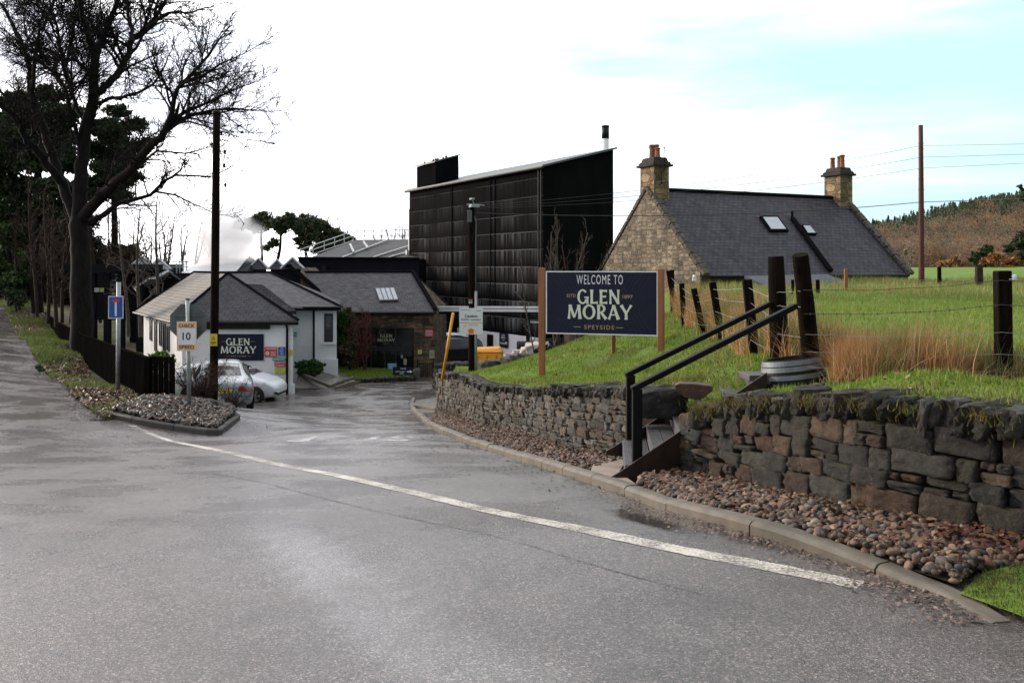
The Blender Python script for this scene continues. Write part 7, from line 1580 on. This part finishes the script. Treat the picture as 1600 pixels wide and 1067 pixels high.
def pine(px, base_y, Y, clumps, label, pal=PINE, dens=16, size=.16, group=None, r=.22, name='pine_tree', limbs=True, flat=.6, lean=0, parent_cat='tree'):
    """clumps given as (px, py, radius px, depth offset)"""
    b = P(px, base_y, Y); root = thing(name, b, label, parent_cat, group); cl = [(P(x, y, Y+dz), rr/F*Y) for x, y, rr, dz in clumps]
    top = max(cl, key=lambda c: c[0].z)[0]; tw = Twigs(); k = 8; pts = [np.array(b.lerp(Vector((b.x*.4+top.x*.6, Y, top.z-.3)), i/(k-1)))+np.array([math.sin(i*1.1+px)*.05*r*8,0,0]) for i in range(k)]; pts[0] = pts[0]-np.array([0,0,.4]); rad = np.linspace(r, r*.35, k); tw.add(pts, rad, 8)
    if limbs:
        for c, rr in cl:
            z = c.z-rr*.4; i = int(np.argmin([abs(p[2]-(z-rr*.6)) for p in pts])); p0 = pts[i]; tw.add([p0, (p0+np.array(c))/2+np.array([0,0,-.1*rr]), np.array(c)+np.array([0,0,-rr*.2])], [r*.4, r*.28, r*.12], 5)
    tw.build('trunk', M['bark'], root); V, Fc, C = leafcloud(cl, dens, size, pal, flat); np_mesh('crown', V, Fc, M['needles'], root, C); return root
pine(60,480,60,[(20,185,26,2),(80,190,30,0),(45,225,34,0),(85,235,32,1),(15,240,30,2),(40,320,30,1),(75,325,28,0),(110,300,24,0),(0,300,28,2),(30,165,30,0),(75,150,28,2),(100,175,26,-1),(55,200,36,1),(20,215,30,-2),(95,215,30,2),(10,255,28,0),(60,250,34,-1),(105,255,26,1),(35,290,30,1),(85,295,30,-2),(-10,200,30,0),(-15,270,30,1)], 'dark dense pine behind the huge bare tree at the left', dens=26, size=.17, r=.4)
pine(175,480,62,[(178,215,24,0),(205,255,22,0),(165,255,24,1),(190,285,20,1),(150,305,20,0),(185,175,20,0),(210,195,22,1),(165,200,26,-1),(150,235,26,1),(195,235,26,0),(222,225,16,1),(175,270,26,-1),(140,285,22,1),(205,275,18,2),(185,305,20,0)], 'second dark pine between the huge bare tree and the black utility pole', dens=20, size=.16, r=.3)
pine(18,470,62,[(5,320,26,0),(30,335,20,1),(12,365,28,-1),(38,375,16,0),(5,405,30,1),(32,415,20,0),(20,440,26,-2),(-15,350,30,0),(-20,420,30,0)], 'low green conifer at the left edge above the verge', [(.040,.070,.022),(.030,.055,.018),(.05,.085,.026)], dens=26, size=.16, r=.25)
pine(26,478,58,[(22,462,16,0),(34,470,12,-1),(14,455,14,1)], 'round dark evergreen bush at the top of the verge by the fence', PINE, dens=20, size=.1, r=.06, name='evergreen_bush', parent_cat='bush')
for i, (px, Y, cl, lab) in enumerate([(408,112,[(400,344,13,0),(414,340,13,1),(388,349,12,0),(374,352,10,0),(412,352,12,1),(426,350,10,0),(398,358,9,0)],'leftmost far pine, its crown touching the steam'),
      (432,108,[(446,346,15,0),(460,348,13,1),(434,352,12,0),(450,338,10,0),(466,356,11,0),(428,380,10,1),(418,386,9,0),(440,362,9,0)],'far umbrella pine right of the steam'),
      (478,112,[(468,350,14,0),(480,344,13,1),(492,350,14,0),(473,362,13,1),(486,368,14,0),(478,382,13,0),(464,376,9,0)],'middle far umbrella pine above the pyramid roof vents'),
      (504,115,[(498,352,13,0),(510,362,15,1),(498,372,14,0),(512,380,16,1),(500,390,14,0)],'far pine between the umbrella pines and the bare round tree'),
      (534,118,[(525,368,15,0),(540,372,14,1),(530,386,18,0),(548,382,12,0),(516,390,16,1),(540,394,14,0)],'low spreading far pine at the right end of the pine row')]):
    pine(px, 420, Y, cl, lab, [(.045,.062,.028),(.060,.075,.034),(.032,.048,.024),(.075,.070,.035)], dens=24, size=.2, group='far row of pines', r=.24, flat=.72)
pine(1640,460,60,[(1602,293,9,0),(1618,300,14,1),(1604,312,8,0),(1640,290,20,0),(1630,330,22,1),(1595,378,14,0),(1580,388,9,0),(1615,372,24,1),(1600,398,12,-1),(1640,400,30,0),(1625,350,20,0)], 'dark conifer reaching in from the right edge above the pasture', PINE, dens=20, size=.13, r=.25)
# garden shrubs
GRN = [(.035,.075,.018),(.05,.095,.022),(.028,.055,.016)]
pine(537,590,43,[(533,500,16,0),(541,495,14,0),(536,520,18,0),(530,535,16,0),(545,535,12,0),(537,550,16,0),(532,570,12,0)], 'tall green evergreen shrub between the white wall and shopfront', GRN, dens=16, size=.09, r=.08, name='evergreen_shrub', flat=1, parent_cat='shrub')
pine(546,590,41.8,[(546,545,16,0),(546,560,12,0)], 'round clipped brown shrub on a short stem at the lawn', [(.06,.04,.028),(.075,.055,.03),(.04,.045,.02)], dens=14, size=.07, r=.06, name='globe_shrub', flat=1, parent_cat='shrub')
pine(485,580,36.8,[(469,572,8,0),(477,569,9,0),(485,568,9,0),(493,569,9,0),(501,572,8,0),(472,580,8,-.2),(480,581,8,-.2),(488,581,8,-.2),(497,580,8,-.2)], 'low rounded green hedge clipped along the foot of the white wall', GRN, dens=30, size=.06, r=.02, name='low_hedge', limbs=False, flat=.9, parent_cat='hedge')
pine(250,575,23.5,[(240,560,11,0),(254,557,12,.3),(266,562,9,0),(248,572,12,0)], 'bright green leafy bush behind the end of the board fence', [(.10,.16,.03),(.14,.20,.04),(.07,.11,.025)], dens=14, size=.05, r=.03, name='leafy_bush', limbs=False, flat=.8, parent_cat='bush')
pine(62,580,30,[(61,572,5,0),(64,577,5,0)], 'tiny evergreen sprig on the leafy verge against the board fence', [(.04,.07,.03),(.06,.09,.04)], dens=16, size=.04, r=.01, name='sprig', limbs=False, flat=1, parent_cat='plant')
pine(848,575,27,[(850,545,14,.5),(862,552,16,1),(880,548,18,1.5),(905,540,18,2),(925,530,14,2.5),(852,530,9,.8)], 'dark evergreen hedge behind the foot of the welcome board', [(.012,.020,.010),(.016,.026,.012)], dens=16, size=.07, r=.05, name='dark_hedge', limbs=False, flat=.7, parent_cat='hedge')
# ---- wooded hill on the right, with its own ground
def ridge(x, y):
    px = 800+F*np.asarray(x, float)/420.; return np.interp(px, [1000,1200,1300,1363,1423,1444,1484,1536,1589,1700,2000,2800], [0,6,15,17,20,23,25.5,28,30.5,33,38,42])
def hillz(x, y):
    x = np.asarray(x, float); y = np.asarray(y, float); t = np.clip((y-165)/255, 0, 1); t = t*t*(3-2*t); return .4 + ridge(x, y)*t*(1+.05*np.sin(x*.05)*np.cos(y*.04)) - 4*np.clip((y-430)/200, 0, 1)
sheet('hill', [(5,158),(520,158),(1100,420),(1100,620),(5,620)], 11, hillz, pmat('hill_ground', (.07,.05,.032), (.055,.05,.028), .03, .9))
M['wood'] = attr_mat('hillside_leaves', .9, .0, .1, 1.5, .5)
def wood():
    n = 3800; x = rng.uniform(90, 420, n*3); y = rng.uniform(175, 440, n*3); px = 800+F*x/y; ok = (px > 1320) & (px < 1950); x, y, px = x[ok][:n], y[ok][:n], px[ok][:n]; n = len(x)
    t = (y-175)/265; con = (t+rng.normal(0,.10,n)) > .62; con |= rng.uniform(0,1,n) < .05
    z = hillz(x, y); R_ = rng.uniform(2.2,4.6,n); H = np.where(con, rng.uniform(3.5,5.5,n), rng.uniform(5,8,n)); m = 150
    u = rng.normal(0,1,(n,m,3)); u /= np.linalg.norm(u,axis=2,keepdims=True); u *= rng.uniform(.55,1,(n,m,1)); h = rng.uniform(0,1,(n,m,1))
    dome = u*np.stack([R_,R_,H*.5],1)[:,None]+np.array([0,0,1])*(H*.55)[:,None,None]
    cone = np.concatenate([u[...,:2]*(1-h)*(R_*.6)[:,None,None], h*H[:,None,None]*1.15], 2); Pc = np.where(con[:,None,None], cone, dome)+np.stack([x,y,z],1)[:,None]
    a = rng.normal(0,1,(n,m,3)); a /= np.linalg.norm(a,axis=2,keepdims=True); b = np.cross(a, rng.normal(0,1,(n,m,3))); b /= np.linalg.norm(b,axis=2,keepdims=True); s = rng.uniform(.20,.42,(n,m,1))
    V = np.stack([Pc-a*s, Pc-b*s*.6, Pc+a*s, Pc+b*s*.6], 2).reshape(-1,3)
    pal = np.array([(.19,.135,.10),(.22,.15,.105),(.18,.155,.11),(.29,.175,.10),(.15,.15,.095),(.22,.18,.135)]); blotch = (np.sin(x*.06+y*.03)+np.sin(y*.08-x*.02)+2)/4
    ci = np.clip((blotch*5+rng.normal(0,1,n)),0,5).astype(int); C = pal[ci]; C = np.where(con[:,None], np.array([.105,.125,.080])*rng.uniform(.8,1.3,(n,1)), C); C = np.repeat(C*rng.uniform(.8,1.2,(n,1)), m*4, 0)
    tag(np_mesh('hillside_wood', V, np.arange(len(V)).reshape(-1,4), M['wood'], None, C), 'autumn wood with dark conifers on top covering the hill at the right', None, None, 'stuff')
wood()
for i, (px, h, lab) in enumerate([(1352,16,'leftmost spruce on the skyline beside the right chimney'),(1364,20,'second spruce on the skyline right of the cottage'),(1375,15,'slim spruce on the skyline, third from the cottage'),(1388,22,'broad spruce in the middle of the skyline group'),(1398,19,'fifth spruce on the skyline, close to the broad one'),(1411,17,'sixth spruce on the skyline left of the reddish pole'),(1420,13,'last small spruce on the skyline before the reddish pole')]):
    Y = 405; x = (px-800)/F*Y; z = float(hillz(x, Y)); root = thing('spruce_tree', (x,Y,z), lab, 'tree', 'spruces on the skyline'); mb = MB(); H = h/F*Y*1.05+1.5; mb.tube([(x,Y,z-1),(x,Y,z+H*.9)], [.35,.08], 6); mb.build('trunk', M['bark'], root)
    n = 900; hh = rng.uniform(0,1,n)**.8; a = rng.uniform(0,6.28,n); r_ = (1-hh)*H*.24*rng.uniform(.5,1.1,n)*(1+.3*np.sin(hh*30)); p = np.c_[x+np.cos(a)*r_, Y+np.sin(a)*r_, z+.8+hh*(H-.8)]; d = rng.normal(0,1,(n,3)); d /= np.linalg.norm(d,axis=1,keepdims=True); e = np.cross(d, rng.normal(0,1,(n,3))); e /= np.linalg.norm(e,axis=1,keepdims=True); s = .38
    V = np.stack([p-d*s,p-e*s*.5,p+d*s,p+e*s*.5],1).reshape(-1,3); np_mesh('crown', V, np.arange(len(V)).reshape(-1,4), M['needles'], root, np.tile((.06,.08,.05),(len(V),1)))
ORG = [(.34,.15,.055),(.27,.12,.05),(.38,.19,.08)]
pine(1560,442,140,[(1545,408,12,0),(1560,402,13,0),(1578,410,14,1),(1592,404,14,0),(1565,420,12,0),(1583,424,14,0)], 'orange leaved bush beyond the pasture behind the nearest right post', ORG, dens=16, size=.4, r=.2, name='autumn_bush', parent_cat='bush')
pine(1478,436,150,[(1472,412,8,0),(1484,410,9,0),(1494,406,10,0),(1502,414,9,0)], 'orange brown bush at the foot of the hill right of the reddish pole', [(.24,.13,.06),(.30,.16,.07)], dens=16, size=.4, r=.2, name='autumn_bush', parent_cat='bush')
pine(1530,436,145,[(1525,400,12,0),(1538,392,14,0),(1532,412,14,0),(1545,402,10,0)], 'dark green tree at the foot of the hill above the stump post', [(.035,.055,.022),(.045,.065,.026)], dens=16, size=.4, r=.25, name='broadleaf_tree')
# ---------------------------------------------------------------- cars
def car(name, label, loc, rz, paint, scale=1.0, style='saloon', group='cars in the yard', L=4.45, plate=None):
    if style == 'saloon': # x, zbottom, zbelt, ztop, wbottom, wbelt, wtop
        S = [(-2.22,.42,.78,.80,.70,.72,.60),(-2.17,.26,.86,.94,.80,.82,.66),(-1.95,.20,.90,1.00,.86,.87,.66),(-1.55,.18,.92,1.04,.88,.89,.62),(-1.05,.18,.93,1.28,.88,.90,.56),(-.55,.18,.93,1.40,.88,.90,.58),(.1,.18,.92,1.42,.88,.90,.59),(.55,.18,.92,1.34,.88,.90,.58),(1.05,.18,.91,1.06,.88,.89,.64),(1.5,.18,.84,.93,.86,.87,.68),(1.95,.20,.74,.80,.82,.83,.66),(2.18,.30,.62,.68,.72,.74,.56)]
        rearw = (-1.50,-.72); frontw = (.52,1.12); side = [(-1.25,.98,1.06),(-1.0,.98,1.20),(-.6,.97,1.31),(.1,.96,1.33),(.5,.96,1.26),(.95,.95,1.0)]; wx = (-1.35, 1.38)
    else:
        S = [(-2.0,.42,.85,.95,.70,.72,.60),(-1.96,.26,.93,1.25,.80,.82,.60),(-1.75,.20,.96,1.42,.86,.87,.58),(-1.2,.18,.96,1.50,.88,.89,.60),(-.5,.18,.96,1.54,.88,.90,.61),(.1,.18,.95,1.52,.88,.90,.60),(.5,.18,.94,1.38,.88,.90,.58),(.9,.18,.93,1.20,.88,.89,.58),(1.25,.18,.91,1.03,.87,.88,.66),(1.65,.19,.84,.93,.84,.86,.66),(1.95,.22,.70,.78,.76,.80,.62),(2.12,.30,.56,.62,.60,.66,.50)]
        rearw = (-1.95,-1.72); frontw = (.30,1.12); side = [(-1.6,1.04,1.25),(-1.2,1.02,1.38),(-.5,1.0,1.43),(.1,1.0,1.42),(.45,1.0,1.29),(.95,.99,1.07)]; wx = (-1.28, 1.32)
    S = np.array(S); xs = S[:,0]; root = thing(name, loc, label, 'car', group); T = Matrix.Translation(Vector(loc)) @ Matrix.Rotation(rz, 4, 'Z') @ Matrix.Scale(scale, 4)
    def at(x): return [float(np.interp(x, xs, S[:,i])) for i in range(1,7)]
    def half(x):
        zb, zl, zt, wb, wl, wt = at(x); m = (zb+zl)/2
        return [(0,zb),(wb*.82,zb),(wb*.97,zb+.07),(wb*1.0+.012,m-.06),(wl+.012,m+.12),(wl,zl-.06),(wl-.03,zl),(wt+(wl-wt)*.10,zt-(zt-zl)*.14),(wt*.86,zt-.012),(wt*.45,zt+.006),(0,zt+.012)]
    X = np.concatenate([np.linspace(a, b, 3)[:-1] for a, b in zip(xs[:-1], xs[1:])]+[[xs[-1]]]); vs = []; n = None
    for x in X:
        h = half(x); ring = [(x,y,z) for y,z in h]+[(x,-y,z) for y,z in h[-2:0:-1]]; n = len(ring); vs += ring
    fs = [(i*n+j, i*n+(j+1)%n, (i+1)*n+(j+1)%n, (i+1)*n+j) for i in range(len(X)-1) for j in range(n)]+[tuple(range(n-1,-1,-1)), tuple((len(X)-1)*n+j for j in range(n))]
    mb = MB(); mb.add(vs, fs, 0, T); b = mb.build('body', paint, root, smooth=True); sm = b.modifiers.new('subdivision','SUBSURF'); sm.levels = sm.render_levels = 1
    def ysurf(x, z):
        h = half(x)[5:9]; return float(np.interp(z, [q[1] for q in h], [q[0] for q in h]))
    for s in (1,-1):
        mb = MB(); xx = np.linspace(side[0][0], side[-1][0], 16); lo = np.interp(xx, [q[0] for q in side], [q[1] for q in side]); hi = np.interp(xx, [q[0] for q in side], [q[2] for q in side]); rows = []
        for x, a, c in zip(xx, lo, hi):
            for k in range(4): z = a+(c-a)*k/3; rows.append((x, s*(ysurf(x, z)+.006), z))
        mb.add(rows, [(i*4+k,(i+1)*4+k,(i+1)*4+k+1,i*4+k+1) for i in range(15) for k in range(3)], 0, T); mb.build('side_window', M['glass_car'], root, smooth=True)
    for (x0, x1), nm in ((rearw,'rear_window'),(frontw,'windscreen')):
        mb = MB(); rows = []
        for i in range(7):
            x = x0+(x1-x0)*i/6; zb, zl, zt, wb, wl, wt = at(x)
            for k in range(-5,6): y = k/5*wt*.90; hh = half(x); z = float(np.interp(abs(y), [hh[10][0],hh[9][0],hh[8][0],hh[7][0]], [hh[10][1],hh[9][1],hh[8][1],hh[7][1]])); rows.append((x, y, z+.008))
        mb.add(rows, [(i*11+k,(i+1)*11+k,(i+1)*11+k+1,i*11+k+1) for i in range(6) for k in range(10)], 0, T); mb.build(nm, M['glass_car_sky'], root, smooth=True)
    for x in wx:
        for s in (1,-1):
            m = T @ Matrix.Translation((x, s*.80, .315)) @ Matrix.Rotation(R(90)*-s, 4, 'X'); mb = MB(); mb.lathe([(.20,.065),(.29,.10),(.315,.07),(.315,-.10),(.2,-.11)], 28, 0, m, True); w = mb.build('wheel', M['rubber'], root, smooth=True)
            mb = MB(); mb.lathe([(.215,.102),(.21,.085),(.195,.08)], 24, 0, m, False); mb.lathe([(.05,.098),(.045,.105),(.0,.106)], 12, 0, m, False)
            for k in range(5):
                a = k*2*math.pi/5; c, q = math.cos(a), math.sin(a)
                for dd in (-.16,.16): ca, qa = math.cos(a+dd), math.sin(a+dd); e = .022; mb.add([(.03*c+e*q,.03*q-e*c,.10),(.03*c-e*q,.03*q+e*c,.10),(.205*ca-e*q,.205*qa+e*c,.098),(.205*ca+e*q,.205*qa-e*c,.098)], [(0,1,2,3)], 0, m)
            mb.build('rim', M['rim'], w, smooth=False)
            mb = MB(); k = 18; arch = [(x+.375*math.cos(math.pi*i/k*1.14-.22), max(.19, .31+.375*math.sin(math.pi*i/k*1.14-.22))) for i in range(k+1)]; yy = max(half(x)[3][0], half(x)[4][0])+.0
            mb.add([(a, s*(yy+.004), c) for a, c in arch], [tuple(range(k+1))], 0, T); mb.build('wheel_arch', M['rubber'], root)
    if plate:
        mb = MB(); FRr = T @ frame((-2.235 if style == 'saloon' else -2.01,0,.70), (0,-1,0)); rect(mb, FRr, 0, 0, .52, .115, 0, .008); pl = mb.build('number_plate', M['sign_yellow'], root)
    xr_ = xs[0]
    for s in (1,-1):
        # tail lamp wraps the rear corner
        mb = MB(); pts = [(xr_+.015,.40,.70),(xr_-.012,.46,.84),(xr_+.03,.66,.86),(xr_+.16,.80,.84),(xr_+.22,.875,.80),(xr_+.10,.855,.70),(xr_+.01,.72,.66)]; mb.add([(a-.018, s*(b_+.012), c) for a, b_, c in pts], [tuple(range(7))], 0, T); mb.build('tail_lamp', M['lamp_red'], root)
        mb = MB(); xf = xs[-1]; pts = [(xf-.10,.50,.62),(xf-.02,.42,.56),(xf-.05,.62,.52),(xf-.22,.80,.62),(xf-.55,.865,.80),(xf-.42,.74,.80),(xf-.25,.60,.72)]; mb.add([(a+.035, s*(b_+.02), c+.03) for a, b_, c in pts], [tuple(range(7))], 0, T); mb.build('headlight', M['lamp_clear'], root)
        mb = MB(); mb.add([(xf-.02,s*.60,.34),(xf-.10,s*.74,.36),(xf-.14,s*.76,.46),(xf-.03,s*.62,.44)], [(0,1,2,3)], 0, T @ Matrix.Translation((.045,s*.015,0))); mb.build('fog_light', M['rubber'], root)
        mb = MB(); x = .78; mb.box((x, s*.98, .99), (.12,.20,.13), 0, 0, T); mb.build('wing_mirror', paint, root, bevel=.03)
    mb = MB(); zb = .19; mb.box((xr_+.03,0,.34),(.10,1.30,.13), 0, 0, T); mb.box((xs[-1]-.10,0,.34),(.2,1.0,.10), 0, 0, T); mb.build('bumper', M['rubber'] if style != 'saloon' else M['car_trim'], root, bevel=.02)
    return root
M['glass_car'] = pmat('car_glass', (.008,.011,.012), (.012,.016,.016), 2, .05, .8)
M['glass_car_sky'] = pmat('car_rear_glass', (.02,.024,.028), (.03,.034,.038), 2, .04, 1.0)
M['car_trim'] = pmat('grey_trim', (.10,.105,.115), None, 4, .4)
x, y = -8.98, 27.7; car('parked_car', 'silver saloon seen from behind with yellow number plate, beside the black pole', (x, y, g1(x, y)+.02), R(109), M['car_silver'], .98, 'saloon', plate=True)
x, y = -9.85, 31.35; car('parked_car', 'white hatchback facing right close to the white wall', (x, y, g1(x, y)+.0), R(-4), M['car_white'], .88, 'hatch')
x, y = -3.75, 51.5; car('parked_car', 'black car in the far yard between stone corner and utility pole', (x, y, g1(x, y)), R(205), M['car_black'], 1.0, 'hatch')
x, y = -4.6, 56; car('parked_car', 'white car partly hidden behind the black one in the far yard', (x, y, g1(x, y)), R(215), M['car_white'], 1.0, 'hatch')
# yellow bin, rubble
def grit_bin():
    Y = 38; c = P(766,0,Y); root = thing('grit_bin', (c.x,Y,-3.3), 'big orange yellow plastic bin with hinged lid beyond the edge of the lawn', 'bin'); zt = P(0,543.5,Y).z; zb = zt-.95
    m = Matrix.Translation((c.x,Y,0)) @ Matrix.Rotation(R(-6),4,'Z'); mb = MB(); mb.add([(-.86,-.5,zb),(.74,-.5,zb),(.74,.5,zb),(-.86,.5,zb),(-.80,-.40,zt-.16),(.50,-.40,zt-.16),(.50,.4,zt-.16),(-.8,.4,zt-.16)], [(3,2,1,0),(4,5,6,7),(0,1,5,4),(1,2,6,5),(2,3,7,6),(3,0,4,7)], 0, m)
    for x in (-.5,-.1,.3): mb.box((x,-.46,(zt+zb)/2-.05),(.06,.06,.6),0,0,m)
    mb.build('body', M['yellow'], root, bevel=.04)
    mb = MB(); mb.add([(-.84,-.46,zt-.15),(.54,-.46,zt-.15),(.54,.44,zt-.15),(-.84,.44,zt-.15),(-.78,-.30,zt-.02),(.40,-.30,zt+.03),(.40,.3,zt+.05),(-.78,.3,zt+.0)], [(3,2,1,0),(4,5,6,7),(0,1,5,4),(1,2,6,5),(2,3,7,6),(3,0,4,7)], 0, m); mb.build('lid', M['yellow'], root, bevel=.03)
grit_bin()
M['pale_stone'] = pmat('pale_rubble', (.50,.46,.42), (.34,.31,.28), 3, .8, .2, bump=.5, bscale=10)
for i, (px, py, Y, a, b_) in enumerate([(806,560,36,.40,.20),(819,556,36,.42,.24),(830,552,35.5,.40,.26),(840,548,35,.42,.30),(797,565,36,.3,.12)]):
    s = Stones(); s.add(list(P(px,py,Y)), [[1,0,.1],[0,1,0],[-.1,0,1]], (a,.4,b_), (.5,.46,.42), True, .22, .8); o = s.build('rubble_block', M['pale_stone']); tag(o, 'pale rough block in the rubble heap left of the welcome board', 'rubble', 'pale rubble heap behind the lawn')
# yard retaining wall seen beyond the wall end
stone_wall('dry_stone_wall', [(P(678,0,33).x,33,-3.1,P(0,570,33).z),(P(712,0,32).x,32,-3.0,P(0,568,32).z),(P(742,0,31).x,31,-2.9,P(0,567,31).z)], 'short lower stone wall behind the tilted yellow barrier arm', PAL_FAR, 'dry stone walls', False, .15, .2, (.2,.45), .4, .2, M['drystone_far'])
# ---------------------------------------------------------------- steam from the still house
def steam():
    mb = MB(); c = P(352,385,56); 
    V = IV*np.array([1,1,1.]); mb.add([tuple(v) for v in (V*np.array([5.6,4.2,5.4]))], [tuple(f) for f in IF], 0, Matrix.Translation(c+Vector((0,0,.3))))
    o = mb.build('steam', None or base_mat('steam')[0], uv=False); tag(o, 'white steam cloud billowing over the pale roof behind the black pole', None, None, 'stuff')
    m = o.data.materials[0]; nt = m.node_tree; nt.nodes.clear(); out = nt.nodes.new('ShaderNodeOutputMaterial'); pv = nt.nodes.new('ShaderNodeVolumePrincipled'); pv.inputs['Color'].default_value = (.97,.96,.95,1); pv.inputs['Anisotropy'].default_value = .65
    g = nt.nodes.new('ShaderNodeNewGeometry'); v = nt.nodes.new('ShaderNodeVectorMath'); v.operation = 'SUBTRACT'; v.inputs[1].default_value = tuple(c+Vector((0,0,.3))); nt.links.new(g.outputs['Position'], v.inputs[0])
    ds = []
    sm = None
    for (px, py, dy, r) in ((336,402,0,2.1),(352,398,0,2.3),(370,390,.4,2.1),(384,372,.2,1.7),(360,366,-.3,2.0),(374,350,.2,1.5),(342,376,0,2.0),(340,350,.3,1.6),(322,372,.5,1.5),(356,338,0,1.2)):
        q = P(px,py,56+dy)-(c+Vector((0,0,.3))); d = nt.nodes.new('ShaderNodeVectorMath'); d.operation = 'DISTANCE'; d.inputs[1].default_value = tuple(q); nt.links.new(v.outputs[0], d.inputs[0])
        t = math_n(nt, 'SUBTRACT', 1, math_n(nt, 'DIVIDE', d.outputs['Value'], r), clamp=True); sm = t if sm is None else math_n(nt, 'MAXIMUM', sm, t)
    nz = noise_n(nt, v.outputs[0], .9, 6, .62); dens = math_n(nt, 'SUBTRACT', math_n(nt, 'ADD', sm, math_n(nt, 'MULTIPLY', nz, .9)), .68, clamp=True)
    nt.links.new(math_n(nt, 'MULTIPLY', dens, 2.4), pv.inputs['Density']); nt.links.new(pv.outputs[0], out.inputs['Volume'])
steam()

# far-off leafless undergrowth that closes the view behind the trunks
def undergrowth():
    cl = []
    for px in range(-60, 215, 11):
        for py in range(350 if px < 130 else 400, 475, 22): cl.append((P(px+random.uniform(-5,5), py+random.uniform(-8,8), 78+random.uniform(-4,4)), random.uniform(1.0,1.7)))
    V, Fc, C = leafcloud(cl, 9, .2, [(.040,.030,.024),(.055,.038,.028),(.030,.026,.020),(.035,.036,.022)], .9)
    tag(np_mesh('woodland_undergrowth', V, Fc, M['needles'], None, C), 'brown leafless undergrowth closing the view behind the trunks', None, None, 'stuff')
undergrowth()
